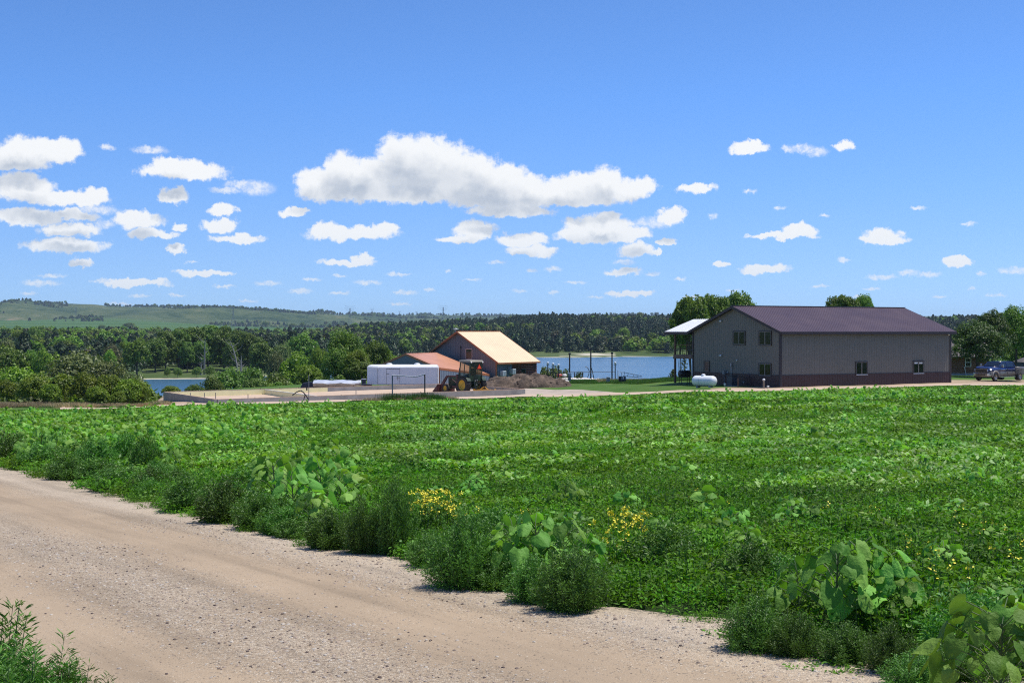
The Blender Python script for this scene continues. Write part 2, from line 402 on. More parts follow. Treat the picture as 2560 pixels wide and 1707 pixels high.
# the body of a cloud lets less light down to its base: compare the field a little higher up
up = field(vadd(P1, (0.004, .0135, 0)), BIG[:35]+BIG[48:60])
under = mth(nt, 'MULTIPLY', mth(nt, 'SUBTRACT', 1.0, sc_(up, .35, 1.25)), mapr(fb, .1, .95, 1.0, .75).outputs[0])
_, f3 = nzv(42, 4, .01, 7.7, .5)
shade = mth(nt, 'MULTIPLY', under, mapr(f3, .32, .60, .5, 1.0).outputs[0])
cloudc = mixc(nt, shade, CLOUDW, CLOUDG)
hzn = mapr(eln, .0, .10, .45, 0.).outputs[0]
cloudc = mixc(nt, hzn, cloudc, CLOUDH)
b0 = N(nt, 'ShaderNodeBackground'); b0.inputs[1].default_value = SKYS; nt.links.new(skyc, b0.inputs[0])
b1 = N(nt, 'ShaderNodeBackground'); b1.inputs[1].default_value = 1.0
b1b = N(nt, 'ShaderNodeBackground'); b1b.inputs[1].default_value = SKYS; nt.links.new(skyc, b1b.inputs[0])
nt.links.new(cloudc, b1.inputs[0])
mi = N(nt, 'ShaderNodeMixShader'); nt.links.new(alpha, mi.inputs[0]); nt.links.new(b1b.outputs[0], mi.inputs[1]); nt.links.new(b1.outputs[0], mi.inputs[2])
reg = mth(nt, 'MULTIPLY', mth(nt, 'LESS_THAN', sx.outputs[2], .20), mth(nt, 'GREATER_THAN', sx.outputs[2], -.002))
reg = mth(nt, 'MULTIPLY', reg, mth(nt, 'LESS_THAN', mth(nt, 'ABSOLUTE', azn), .46))
mo = N(nt, 'ShaderNodeMixShader'); nt.links.new(reg, mo.inputs[0]); nt.links.new(b0.outputs[0], mo.inputs[1]); nt.links.new(mi.outputs[0], mo.inputs[2])
nt.links.new(mo.outputs[0], out.inputs[0])
S.view_settings.view_transform = 'Standard'; S.view_settings.look = 'None'
S.view_settings.exposure = EXPO; S.view_settings.gamma = 1
S.render.engine = 'CYCLES'
S.cycles.max_bounces = 6; S.cycles.diffuse_bounces = 3; S.cycles.glossy_bounces = 3; S.cycles.transmission_bounces = 4
S.cycles.transparent_max_bounces = 8; S.cycles.volume_bounces = 0; S.cycles.caustics_reflective = False; S.cycles.caustics_refractive = False
S.cycles.use_denoising = DENOISE; S.cycles.filter_width = 1.15
# ------------------------------------------------------------------ air and water
if HAZE > 0:
    hb = MB().b2(-9000, 9000, -60, 10900, -20, 150).build('haze', None)
    m = bpy.data.materials.new('air'); m.use_nodes = True; n_ = m.node_tree; n_.nodes.clear()
    o_ = n_.nodes.new('ShaderNodeOutputMaterial'); pv = n_.nodes.new('ShaderNodeVolumePrincipled')
    pv.inputs['Color'].default_value = (.62, .80, 1, 1); pv.inputs['Density'].default_value = HAZE; pv.inputs['Anisotropy'].default_value = .2
    n_.links.new(pv.outputs[0], o_.inputs['Volume']); hb.data.materials.append(m); hb['kind'] = 'stuff'
m, nt, b = nmat('lake_water')
v = coord(nt, (1, .35, 1)); n1 = noise(nt, v, .9, 5, .7); n2 = noise(nt, coord(nt, (.25, 1, 1)), .03, 3, .5)
nt.links.new(ramp(nt, n2, [(.35, (.045, .115, .18)), (.65, (.065, .15, .225))]), b.inputs['Base Color'])
b.inputs['Roughness'].default_value = .22; b.inputs['IOR'].default_value = 1.33
b.inputs['Specular IOR Level'].default_value = .5
bump(nt, b, n1, 1.0, .35)
lk = MB().quad((-400, 165, HC-LAKE), (700, 165, HC-LAKE), (700, 960, HC-LAKE), (-400, 960, HC-LAKE)).build('lake', m)
lk['kind'] = 'structure'

# ------------------------------------------------------------------ roads
# gravel road in front of the camera; "off" is the distance from the camera measured across it
RN = Vector((.85, .53)).normalized(); RT = Vector((-RN.y, RN.x))
def roadsheet(name, fn, n_al, n_ac, m, lift=.02):
    vs = []; at = []; al = []
    for i in range(n_al):
        for j in range(n_ac):
            x, y, a = fn(i/(n_al-1), j/(n_ac-1)); vs.append((x, y)); at.append(a); al.append(x*RT.x+y*RT.y)
    vs = np.array(vs); z = HC-ground_R(vs[:, 0], vs[:, 1])+lift
    edge = np.array([min(1, 6*min(j/(n_ac-1), 1-j/(n_ac-1))) for i in range(n_al) for j in range(n_ac)])
    z = z-(1-np.clip(edge*2.5, 0, 1))*(lift+.03)
    V_ = np.column_stack([vs, z]); ii, jj = np.meshgrid(np.arange(n_al-1), np.arange(n_ac-1))
    q = np.stack([ii*n_ac+jj, (ii+1)*n_ac+jj, (ii+1)*n_ac+jj+1, ii*n_ac+jj+1], -1).reshape(-1, 4)
    if np.cross(V_[q[0, 1]]-V_[q[0, 0]], V_[q[0, 3]]-V_[q[0, 0]])[2] < 0: q = q[:, ::-1]
    me = npmesh(name, V_, q, 4, across=at, along=al)
    o = mkobj(name, me, m, smooth=True); o['kind'] = 'structure'; return o
def wig(t, s=0.): return float(vnoise(np.array([t*1.1+s]), np.array([.5]), 9)[0]-.5)
def edge_far(t): return 5.78+.05*max(0, t-16)+.42*min(1, max(0, (8.2-t)/2.5))+.40*wig(t)+.30*wig(t*3.1, 4)
def fn_gr(u, w_):
    t = -16+u*66; o0 = 1.35+.5*wig(t, 30); o1 = edge_far(t)+.55
    o = o0+(o1-o0)*w_; p = RN*o+RT*t; return p.x, p.y, (o-3.5)/2.2
m, nt, b = nmat('gravel')
v = coord(nt)
vor = N(nt, 'ShaderNodeTexVoronoi'); vor.inputs['Scale'].default_value = 88; nt.links.new(v, vor.inputs['Vector'])
vor2 = N(nt, 'ShaderNodeTexVoronoi'); vor2.inputs['Scale'].default_value = 40; nt.links.new(v, vor2.inputs['Vector'])
sepc = N(nt, 'ShaderNodeSeparateColor'); nt.links.new(vor.outputs['Color'], sepc.inputs[0])
sepc2 = N(nt, 'ShaderNodeSeparateColor'); nt.links.new(vor2.outputs['Color'], sepc2.inputs[0])
stone = ramp(nt, sepc.outputs[0], [(0, (.07, .055, .045)), (.10, (.18, .14, .11)), (.3, (.31, .25, .18)), (.55, (.42, .34, .25)), (.8, (.50, .42, .32)), (1., (.66, .58, .47))])
stone2 = ramp(nt, sepc2.outputs[0], [(0, (.18, .14, .11)), (.5, (.36, .29, .215)), (1., (.52, .44, .34))])
fines = ramp(nt, noise(nt, v, 120, 3, .7), [(.3, (.265, .203, .14)), (.7, (.385, .30, .21))])
ac = attr(nt, 'across')
# wheel tracks are bare fines, the crown and the shoulders loose stone
trk = mth(nt, 'ABSOLUTE', mth(nt, 'SUBTRACT', mth(nt, 'ABSOLUTE', mth(nt, 'ADD', ac, mth(nt, 'MULTIPLY_ADD', noise(nt, v, .4, 3, .5), .30, -.15))), .5))
loose0 = mth(nt, 'ADD', ramp(nt, trk, [(.10, 0.), (.40, 1.)]), mth(nt, 'MULTIPLY_ADD', noise(nt, v, 1.3, 5, .7), 1.3, -.72), clamp=True)
sc0 = mixc(nt, .35, stone, stone2)
loose = loose0
pick = mth(nt, 'LESS_THAN', mth(nt, 'MULTIPLY', sepc.outputs[1], 1.0), mth(nt, 'MULTIPLY_ADD', loose, .80, .07))
base = mixc(nt, pick, fines, sc0)
cx_ = N(nt, 'ShaderNodeCombineXYZ'); nt.links.new(mth(nt, 'MULTIPLY', ac, 3.2), cx_.inputs[0]); nt.links.new(mth(nt, 'MULTIPLY', attr(nt, 'along'), .09), cx_.inputs[1])
lng = noise(nt, cx_.outputs[0], 1.6, 5, .6)
base = mixc(nt, ramp(nt, mth(nt, 'ABSOLUTE', ac), [(.74, 0.), (.95, .30)]), base, (.62, .53, .42))
base = mixc(nt, 1.0, base, (1.24, 1.21, 1.16), 'MULTIPLY')
tone = mixc(nt, 1.0, ramp(nt, noise(nt, v, .7, 4, .6), [(.35, .88), (.65, 1.0)]), ramp(nt, lng, [(.34, .76), (.50, .95), (.62, 1.0)]), 'MULTIPLY')
nt.links.new(mixc(nt, 1., base, tone, 'MULTIPLY'), b.inputs['Base Color']); b.inputs['Roughness'].default_value = .9
b.inputs['Specular IOR Level'].default_value = .15
hgt = mth(nt, 'MULTIPLY', mth(nt, 'SUBTRACT', .9, vor.outputs['Distance']), mth(nt, 'MULTIPLY_ADD', pick, .8, .2))
bump(nt, b, hgt, .9, .012)
roadsheet('gravel_road', fn_gr, 320, 24, m, .03)
# tan farm lane beyond the field
m2, nt, b = nmat('lane_dirt')
v = coord(nt)
c_ = ramp(nt, mth(nt, 'ADD', mth(nt, 'MULTIPLY', noise(nt, v, .6, 5, .6), .6), mth(nt, 'MULTIPLY', noise(nt, v, 9, 4, .7), .4)), [(.32, (.40, .29, .20)), (.68, (.60, .46, .34))])
nt.links.new(c_, b.inputs['Base Color']); b.inputs['Roughness'].default_value = .95
LN = [(150, 1025, 1019.5), (300, 1023, 1015), (400, 1020, 1012), (540, 1015, 1007.5), (700, 1010, 1003), (900, 1005, 997), (1100, 999, 992), (1311, 993, 986), (1500, 988, 982), (1640, 984, 979), (1760, 982, 975.5), (1951, 979, 971), (2060, 975, 967.5), (2250, 969, 963), (2430, 965, 959), (2600, 964, 957), (2750, 963, 956)]
LP = [(hit(a, y0), hit(a, y1)) for a, y0, y1 in LN]
def fn_ln(u, w_):
    t = u*(len(LP)-1); i = min(int(t), len(LP)-2); k = t-i
    a = LP[i][0].lerp(LP[i+1][0], k); c = LP[i][1].lerp(LP[i+1][1], k)
    p = a.lerp(c, w_+.0*k); j = .12*wig(u*60, w_*3); return p.x+j, p.y+j, w_
roadsheet('dirt_lane', fn_ln, 220, 8, m2, .05)
AP = [hit(1300, 988), hit(1560, 983.2), hit(1440, 974), hit(1311, 970)]
def fn_ap(u, w_):
    a = AP[0].lerp(AP[1], u); c = AP[3].lerp(AP[2], u); p = a.lerp(c, w_); return p.x, p.y, w_
m3 = mat('pale_gravel', (.46, .38, .31), .95, var=.25, vscale=.8, fine=8, spec=.1)
roadsheet('gravel_apron', fn_ap, 24, 10, m3, .03)
# ------------------------------------------------------------------ buildings
steel_grey = mat('steel_grey_siding', (.178, .160, .134), .5, var=.12, vscale=.8, fine=3)
maroon = mat('maroon_steel', (.055, .018, .016), .45, var=.2, vscale=.8, fine=3)
darktrim = mat('dark_trim', (.04, .024, .026), .5, var=.15)
roofpurple = mat('plum_roof_steel', (.086, .050, .064), .42, var=.12, vscale=.35, fine=2)
whiteroof = mat('white_roof_panel', (.80, .80, .80), .35, var=.06)
wood = mat('weathered_wood', (.16, .09, .055), .8, var=.3)
deckwood = mat('deck_board', (.20, .13, .10), .8, var=.3)
winframe = mat('window_vinyl', (.27, .25, .22), .5, var=.1)
whitem = mat('white_paint', (.78, .79, .80), .4, var=.07, vscale=1.5)
blackm = mat('black_metal', (.015, .015, .016), .45, var=.2)
greybox = mat('grey_enclosure', (.20, .21, .22), .5, var=.15)
def glassmat(name, col, rough=.06):
    if name in MATS: return MATS[name]
    m, nt, b = nmat(name); v = coord(nt, .7)
    nt.links.new(ramp(nt, noise(nt, v, 1.5, 2), [(.35, [c*.5 for c in col]), (.65, col)]), b.inputs['Base Color'])
    b.inputs['Roughness'].default_value = rough; b.inputs['Specular IOR Level'].default_value = .6
    MATS[name] = m; return m
glass = glassmat('dark_glass', (.008, .012, .010))
RY = Matrix.Rotation(-pi/2, 4, 'Z')
# --- big steel building: local x runs along the long wall, local y along the gable
C0 = Vector((23.38, 121.0)); AL = math.radians(30)
ZB = HC-4.91; HW = 4.85; WG = 12.4; LL = 20.9; RISE = 2.18
bldg = thing('metal_building', 'large grey steel building with plum roof and maroon base band beside the lane', 'building', (C0.x, C0.y, ZB), AL)
def ribbed(mb, face, a0, a1, z0, ztop, step=.3, off=.0):
    """raised ribs on a wall: face 'x' = wall in the xz plane at y=off facing -y, 'y' = wall in yz plane at x=off facing -x"""
    k = a0+step/2
    while k < a1:
        zt = ztop(k) if callable(ztop) else ztop
        if face == 'x': mb.hexa([(k-.03, off-.018, z0), (k+.03, off-.018, z0), (k+.05, off+.002, z0), (k-.05, off+.002, z0)], [(k-.03, off-.018, zt), (k+.03, off-.018, zt), (k+.05, off+.002, zt), (k-.05, off+.002, zt)])
        else: mb.hexa([(off-.018, k-.03, z0), (off-.018, k+.03, z0), (off+.002, k+.05, z0), (off+.002, k-.05, z0)], [(off-.018, k-.03, zt), (off-.018, k+.03, zt), (off+.002, k+.05, zt), (off+.002, k-.05, zt)])
        k += step
gt = lambda y: HW+RISE*(1-abs(y-WG/2)/(WG/2))
w = MB()
w.hexa([(0, 0, 1.02), (LL, 0, 1.02), (LL, WG, 1.02), (0, WG, 1.02)], [(0, 0, HW), (LL, 0, HW), (LL, WG, HW), (0, WG, HW)])
w.add([(0, 0, HW), (0, WG, HW), (0, WG/2, HW+RISE-.03), (LL, 0, HW), (LL, WG, HW), (LL, WG/2, HW+RISE-.03)], [(0, 2, 1), (3, 4, 5)])
ribbed(w, 'x', .2, LL-.1, 1.04, HW-.02); ribbed(w, 'y', .2, WG-.1, 1.04, lambda y: gt(y)-.1)
w.build('wall', steel_grey, bldg)
w = MB().hexa([(-.03, -.03, -.5), (LL+.03, -.03, -.5), (LL+.03, WG+.03, -.5), (-.03, WG+.03, -.5)], [(-.03, -.03, 1.02), (LL+.03, -.03, 1.02), (LL+.03, WG+.03, 1.02), (-.03, WG+.03, 1.02)])
ribbed(w, 'x', .2, LL-.1, 0, 1.0, off=-.03); ribbed(w, 'y', .2, WG-.1, 0, 1.0, off=-.03)
w.build('wainscot', maroon, bldg)
w = MB().b2(-.07, .12, -.07, .12, -.3, HW-.02).b2(-.07, .10, WG-.10, WG+.07, -.3, HW-.02).b2(LL-.1, LL+.07, -.07, .10, -.3, HW-.02)
w.b2(.12, LL-.1, -.055, 0, 1.0, 1.06).b2(-.055, 0, .12, WG-.1, 1.0, 1.06)
w.build('corner_trim', darktrim, bldg)
OV = .48; sl_ = RISE/(WG/2)
r = MB()
for sgn in (0, 1):
    ye = -OV if sgn == 0 else WG+OV; ze = HW-OV*sl_; zr = HW+RISE
    P = [(-.35, ye, ze+.16), (LL+.35, ye, ze+.16), (LL+.35, WG/2, zr+.16), (-.35, WG/2, zr+.16)]
    if sgn: P = P[::-1]
    r.slab(P, .05)
    k = -.2
    while k < LL+.3:
        a, c = Vector((k, ye, ze+.16)), Vector((k, WG/2, zr+.16))
        r.hexa([a+Vector((-.03, 0, 0)), a+Vector((.03, 0, 0)), c+Vector((.03, 0, 0)), c+Vector((-.03, 0, 0))], [a+Vector((-.015, 0, .025)), a+Vector((.015, 0, .025)), c+Vector((.015, 0, .025)), c+Vector((-.015, 0, .025))])
        k += .3
roof = r.build('roof', roofpurple, bldg)
MB().b2(-.36, LL+.36, WG/2-.18, WG/2+.18, HW+RISE+.15, HW+RISE+.20).build('ridge_cap', mat('ridge_steel', (.15, .12, .135), .4), roof)
t = MB()
for x in (-.36, LL+.36):
    for ye in (-OV, WG+OV):
        ze = HW-OV*sl_
        t.hexa([(x-.03, ye, ze-.10), (x+.03, ye, ze-.10), (x+.03, WG/2, HW+RISE-.10), (x-.03, WG/2, HW+RISE-.10)], [(x-.03, ye, ze+.15), (x+.03, ye, ze+.15), (x+.03, WG/2, HW+RISE+.15), (x-.03, WG/2, HW+RISE+.15)])
for ye in (-OV-.02, WG+OV+.02): t.b2(-.33, LL+.33, ye-.02, ye+.02, HW-OV*sl_-.09, HW-OV*sl_+.13)
t.b2(-.3, LL+.3, -OV+.01, -.03, HW-.12, HW-.08)
t.build('fascia', darktrim, bldg)
def wall_hit(px, py, wall):
    """where the view ray through (px, py) meets the long wall ('x') or the gable wall ('y'); returns (distance along, height)"""
    d = Vector(((px-1280)/F_, 1.0)); u = Vector((math.cos(AL), math.sin(AL))); g = Vector((-math.sin(AL), math.cos(AL)))
    nrm_ = g if wall == 'x' else u; D = C0.dot(nrm_)/d.dot(nrm_)
    p = d*D-C0; al = p.dot(u if wall == 'x' else g)
    return al, HC-(py-827)*D/F_-ZB
def window(px0, px1, py0, py1, wall, parent=bldg, kind='two', gl=None, fm=winframe):
    a0, z1 = wall_hit(px0, py0, wall); a1, z0 = wall_hit(px1, py1, wall)
    a0, a1 = min(a0, a1), max(a0, a1)
    z0, z1 = min(z0, z1), max(z0, z1)
    def B(mb, p0, p1, q0, q1, y0, y1):
        return mb.b2(p0, p1, y0, y1, q0, q1) if wall == 'x' else mb.b2(y0, y1, p0, p1, q0, q1)
    tr = MB(); o = .07
    for s in ((a0-o, a0, z0-o, z1+o), (a1, a1+o, z0-o, z1+o), (a0, a1, z1, z1+o), (a0, a1, z0-o, z0)): B(tr, s[0], s[1], s[2], s[3], -.075, .0)
    wd = tr.build('window', darktrim, parent)
    fr = MB(); q = .035
    for s in ((a0, a0+q, z0, z1), (a1-q, a1, z0, z1), (a0+q, a1-q, z1-q, z1), (a0+q, a1-q, z0, z0+q)): B(fr, s[0], s[1], s[2], s[3], -.06, -.022)
    if kind == 'two':
        mid = (a0+a1)/2; B(fr, mid-.035, mid+.035, z0+q, z1-q, -.065, -.024)
    fr.build('frame', fm, wd)
    B(MB(), a0+q*.5, a1-q*.5, z0+q*.5, z1-q*.5, -.04, -.023).build('pane', gl or glass, wd)
    if wall == 'x': B(MB(), a0-.05, a1+.05, z0-.05, z0-.002, -.10, -.076).build('sill', whitem, wd)
    return wd
window(1834.5, 1862.5, 829, 861, 'y'); window(1899, 1928, 829, 862, 'y'); window(1899, 1927.5, 909, 939.5, 'y')
window(1762, 1773, 903, 928.5, 'y', kind='one', gl=glassmat('board_behind_glass', (.16, .045, .02), .3))
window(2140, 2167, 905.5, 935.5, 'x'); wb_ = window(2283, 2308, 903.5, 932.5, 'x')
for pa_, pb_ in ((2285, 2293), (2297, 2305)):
    a0, z1 = wall_hit(pa_, 905.5, 'x'); a1, z0 = wall_hit(pb_, 909, 'x'); MB().b2(a0, a1, -.056, -.041, z0, z1).build('pane_reflection', whitem, wb_)  # white strips added to imitate a bright reflection along the top of the panes
# fittings on the gable wall
def gp(px, py): a, z = wall_hit(px, py, 'y'); return a, z
def lp(px, py): a, z = wall_hit(px, py, 'x'); return a, z
for px, py in ((1802.6, 802), (1802.6, 888)):
    a, z = gp(px, py)
    f = MB().b2(-.08, -.02, a-.06, a+.06, z-.05, z+.05).build('floodlight', whitem, bldg)
    MB().lathe([(.03, 0), (.065, .02), (.075, .11), (.03, .12)], (-.10, a-.09, z-.10), 'Z', 10).lathe([(.03, 0), (.065, .02), (.075, .11), (.03, .12)], (-.10, a+.09, z-.10), 'Z', 10).build('lamp_head', whitem, f, True)
a, z = lp(2368, 836)
f = MB().b2(a-.10, a+.10, -.10, -.02, z-.06, z+.08).build('floodlight', greybox, bldg); MB().lathe([(.04, 0), (.09, .03), (.09, .16), (.04, .2)], (a+.05, -.16, z-.10), 'Z', 10).build('lamp_head', whitem, f, True)
a, z = gp(1843, 901); MB().lathe([(.10, -.09), (.11, -.02)], (0, a, z), 'X', 12).build('wall_lamp', mat('lamp_glass', (.55, .53, .48), .3), bldg, True)
a, z0 = gp(1813, 963); _, z1 = gp(1813, 926); _, z2 = gp(1813, 935)
mt = MB().b2(-.24, -.03, a-.17, a+.17, z2, z1).build('meter_box', greybox, bldg); MB().tube([(-.12, a, z2), (-.12, a, z0)], .03).build('conduit', greybox, mt)
a, z0 = gp(1830, 942); _, z1 = gp(1830, 908)
MB().tube([(-.1, a, z0), (-.1, a, z1)], .035).b2(-.17, -.03, a-.05, a+.05, z1-.25, z1+.02).build('vent_pipe', mat('galvanized', (.45, .46, .48), .4, .3), bldg)
a, z = gp(1820, 931); MB().lathe([(.02, -.05), (.05, -.12), (.05, -.02)], (0, a, z), 'X', 10).build('hose_bib', whitem, bldg)
a, z = gp(1860, 955); MB().b2(-.09, -.035, a-.1, a+.1, z-.08, z+.08).build('wall_vent', winframe, bldg)
# porch on the far side of the gable: deck, posts and a white gabled roof
PO = thing('porch', 'raised porch with white metal roof on the lake side of the grey building', 'porch', (C0.x, C0.y, ZB), AL)
y0, y1 = WG+.1, WG+2.9; ye = WG+4.3
def pr(t_, yy, zz): return (t_, yy, zz)
r = MB(); RZ = 1.2; t0, tm, t1 = -.2, 3.3, 6.8
yr = WG-.0
r.slab([(t0, ye, HW-.02), (t0, yr+.55, HW-.02), (tm, yr+.55, HW+RZ), (tm, ye, HW+RZ)], .05)
r.slab([(t1, yr+.55, HW-.02), (t1, ye, HW-.02), (tm, ye, HW+RZ), (tm, yr+.55, HW+RZ)], .05)
k = yr+.7
while k < ye:
    r.hexa([(t0, k-.025, HW-.03), (t0, k+.025, HW-.03), (tm, k+.025, HW+RZ-.01), (tm, k-.025, HW+RZ-.01)], [(t0, k-.012, HW+.012), (t0, k+.012, HW+.012), (tm, k+.012, HW+RZ+.03), (tm, k-.012, HW+RZ+.03)]); k += .3
r.build('roof', whiteroof, PO)
MB().b2(t0-.05, t0, yr+.5, ye, HW-.30, HW-.03).b2(t0, t1, ye, ye+.04, HW-.30, HW-.08).build('fascia', darktrim, PO)
for tt in (.05, 6.4):
    MB().b2(tt-.08, tt+.08, y1-.08, y1+.08, -.1, HW-.1).build('post', wood, PO)
dz = 2.55
dk = MB().b2(-.05, 6.5, WG+.1, y1+.1, dz, dz+.06); dk.b2(-.09, -.05, WG+.1, y1+.12, dz-.30, dz+.06).b2(-.05, 6.5, y1+.1, y1+.14, dz-.30, dz+.06)
dk.build('deck', deckwood, PO)
rl = MB().b2(-.06, .03, WG+.1, y1-.08, dz+1.0, dz+1.06).b2(.08, 6.4, y1-.03, y1+.03, dz+1.0, dz+1.06).b2(-.02, .02, WG+1.0, WG+1.08, dz+.06, dz+1.0)
rl.build('railing', wood, PO)
for j in range(4): MB().b2(.4+j*.45, .8+j*.45, WG+.3, WG+2.2, dz+.065, dz+.9-.05*j) if False else None
lc = thing('patio_chair', 'dark patio chair standing on the porch deck', 'chair', (C0.x, C0.y, ZB), AL)
yc = WG+1.75; zc = dz+.06
MB().b2(.9, 1.5, yc-.3, yc+.3, zc+.40, zc+.45).build('seat', blackm, lc)
MB().hexa([(1.48, yc-.3, zc+.45), (1.55, yc-.3, zc+.45), (1.55, yc+.3, zc+.45), (1.48, yc+.3, zc+.45)], [(1.60, yc-.3, zc+1.0), (1.66, yc-.3, zc+1.0), (1.66, yc+.3, zc+1.0), (1.60, yc+.3, zc+1.0)]).build('backrest', blackm, lc)
for a_, b_ in ((.93, -.27), (.93, .27), (1.47, -.27), (1.47, .27)): MB().b2(a_-.02, a_+.02, yc+b_-.02, yc+b_+.02, zc, zc+.40).build('leg', blackm, lc)
# barbecue grill under the porch
gp_ = PG(1711, 133.5); gr = thing('barbecue_grill', 'black barbecue grill on thin legs under the porch', 'grill', gp_, math.radians(25))
MB().hexa([(-.5, -.28, .62), (.5, -.28, .62), (.5, .28, .62), (-.5, .28, .62)], [(-.55, -.3, .95), (.55, -.3, .95), (.55, .3, .95), (-.55, .3, .95)]).build('firebox', blackm, gr)
MB().lathe([(.30, -.55), (.32, -.5), (.32, .5), (.30, .55)], (0, 0, .96), 'X', 16).build('lid', blackm, gr, True)
for a_, b_ in ((-.45, -.22), (.45, -.22), (-.45, .22), (.45, .22)): MB().b2(a_-.025, a_+.025, b_-.025, b_+.025, 0, .62).build('leg', blackm, gr)
# standby generator against the gable wall
p = PG(1829.5, 125.0); ge = thing('utility_cabinet', 'dark grey utility cabinet against the gable wall below the vent pipe', 'cabinet', p, AL+pi/2)
MB().b2(-.38, .38, -.3, .3, .05, .92).build('cabinet', mat('dark_slate_metal', (.05, .06, .075), .5), ge, bevel=.03)
MB().b2(-.42, .42, -.34, .34, .92, .97).build('lid', mat('dark_slate_metal', (.05, .06, .075), .5), ge, bevel=.01)
MB().b2(-.5, .5, -.4, .4, -.15, .05).build('pad', mat('concrete_pad', (.38, .37, .35), .9), ge)
# short posts and stubs before the building
def stake(px, py0, py1, D, r_, m_, name, label, cat, cap=None):
    p = PG(px, D); z1_ = HC-(py1-827)*D/F_
    o = thing(name, label, cat, p); h = z1_-p.z
    MB().b2(-r_, r_, -r_, r_, -.1, h).build('post', m_, o)
    if cap: MB().lathe([(r_*.8, h), (r_*1.6, h+.03), (r_*1.6, h+.14), (r_*.6, h+.2)], (0, 0, 0), 'Z', 12).build('cap', cap, o, True)
    return o
stake(1845, 968, 945, 121, .035, wood, 'wooden_stake', 'thin weathered stake in front of the utility cabinet', 'stake')
stake(1909.5, 970, 952, 119.5, .075, mat('tan_post', (.36, .28, .20), .8), 'hydrant_post', 'tan timber post with a white cap near the building corner', 'post', whitem)
p = PG(1920, 119.6); o = thing('pipe_stub', 'small white pipe stub beside the white capped post', 'pipe', p); MB().lathe([(.09, -.05), (.09, .12), (.11, .13), (.11, .2), (.03, .22)], (0, 0, 0), 'Z', 12).build('pipe', whitem, o, True)
p = PG(1812, 123.6); o = thing('riser_pipe', 'short white riser pipe at the foot of the gable wall', 'pipe', p); MB().lathe([(.08, -.05), (.08, .2), (.1, .21), (.1, .3), (.02, .32)], (0, 0, 0), 'Z', 12).build('pipe', whitem, o, True)
# propane tank
p = PG(1761, 122.6); tk = thing('propane_tank', 'white horizontal propane tank in front of the gable wall', 'propane tank', p, math.radians(-34))
R_ = .47; pr_ = []
for k in range(9): a = pi/2*k/8; pr_.append((R_*math.sin(a)+.001, -.78-R_*.85*math.cos(a)))
pr_ += [(R_, -.3), (R_, .3)]
for k in range(9): a = pi/2*(1-k/8); pr_.append((R_*math.sin(a)+.001, .78+R_*.85*math.cos(a)))
MB().lathe(pr_, (0, 0, R_+.12), 'X', 32).build('shell', mat('tank_enamel', (.82, .84, .86), .3, var=.05), tk, True)
MB().lathe([(.19, 0), (.19, .08), (.17, .15), (.08, .19), (.01, .2)], (-.1, 0, 2*R_+.08), 'Z', 20).build('dome', mat('tank_enamel', (.82, .84, .86), .3), tk, True)
MB().lathe([(R_+.004, -.008), (R_+.004, .008)], (-.35, 0, R_+.12), 'X', 32, False).build('weld_band', greybox, tk)
for s_ in (-.6, .6): MB().b2(s_-.07, s_+.07, -.3, .3, -.1, .22).build('foot', mat('concrete_pad', (.38, .37, .35), .9), tk)
# ------------------------------------------------------------------ barn with the copper roof
bluegrey = mat('blue_grey_siding', (.15, .155, .175), .5, var=.12, vscale=.6, fine=3)
bluegrey2 = mat('slate_siding', (.12, .145, .185), .5, var=.12, vscale=.6, fine=3)
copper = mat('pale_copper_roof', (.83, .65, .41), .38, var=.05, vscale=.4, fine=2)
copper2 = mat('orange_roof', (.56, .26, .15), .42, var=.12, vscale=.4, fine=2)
coptrim = mat('copper_trim', (.42, .14, .05), .5, var=.15)
BA = math.atan2(.79, .61)          # heading of the ridge
a_ = Vector((math.cos(BA), math.sin(BA))); g_ = Vector((-math.sin(BA), math.cos(BA)))
E0 = Vector((-1.66, 170.0)); ZBN = HC-6.55; He = 6.55-3.9; Hr = 6.55-.05; Wb = 6.65; Lb = 8.6; ov = .6
barn = thing('barn', 'blue grey barn with a steep pale copper roof behind the tractor', 'barn', (E0.x, E0.y, ZBN), BA)
# local: x along ridge, y from the near eave (0) to the far eave (2*Wb); walls inset by ov
zt = lambda y: He+(Hr-He)*(1-abs(y-Wb)/Wb)
w = MB(); x0, x1, ya, yb = .35, Lb-.2, ov, 2*Wb-ov
for x in (x0, x1):
    w.add([(x, ya, -1), (x, yb, -1), (x, yb, zt(yb)-.1), (x, Wb, Hr-.1), (x, ya, zt(ya)-.1)], [(0, 1, 2, 3, 4) if x == x1 else (4, 3, 2, 1, 0)])
k = ya+.15
while k < yb: w.b2(x0-.02, x0+.001, k-.02, k+.02, -.9, zt(k)-.14); k += .4
w.build('gable_wall', bluegrey, barn)
w = MB().b2(x0+.01, x0+3.2, ya, ya+.1, -1, zt(ya)-.12)
k = x0+.2
while k < x0+3.2: w.b2(k-.02, k+.02, ya-.02, ya, -.9, zt(ya)-.14); k += .4
w.build('side_wall', bluegrey2, barn)
MB().b2(x0+.01, x1-.01, yb-.1, yb, -1, zt(yb)-.12).build('rear_wall', bluegrey2, barn)
w = MB()
k = -1.0; i = 0
while k < zt(ya)-.15:
    w.tube([(x0+3.2, ya+.02, k+.11), (x1+.18, ya+.02, k+.11)], .115, 8); k += .215
w.build('log_wall', mat('red_log', (.15, .05, .035), .8, var=.3), barn, True)
r = MB()
r.slab([(0, 0, He), (Lb, 0, He), (Lb, Wb, Hr), (0, Wb, Hr)], .08)
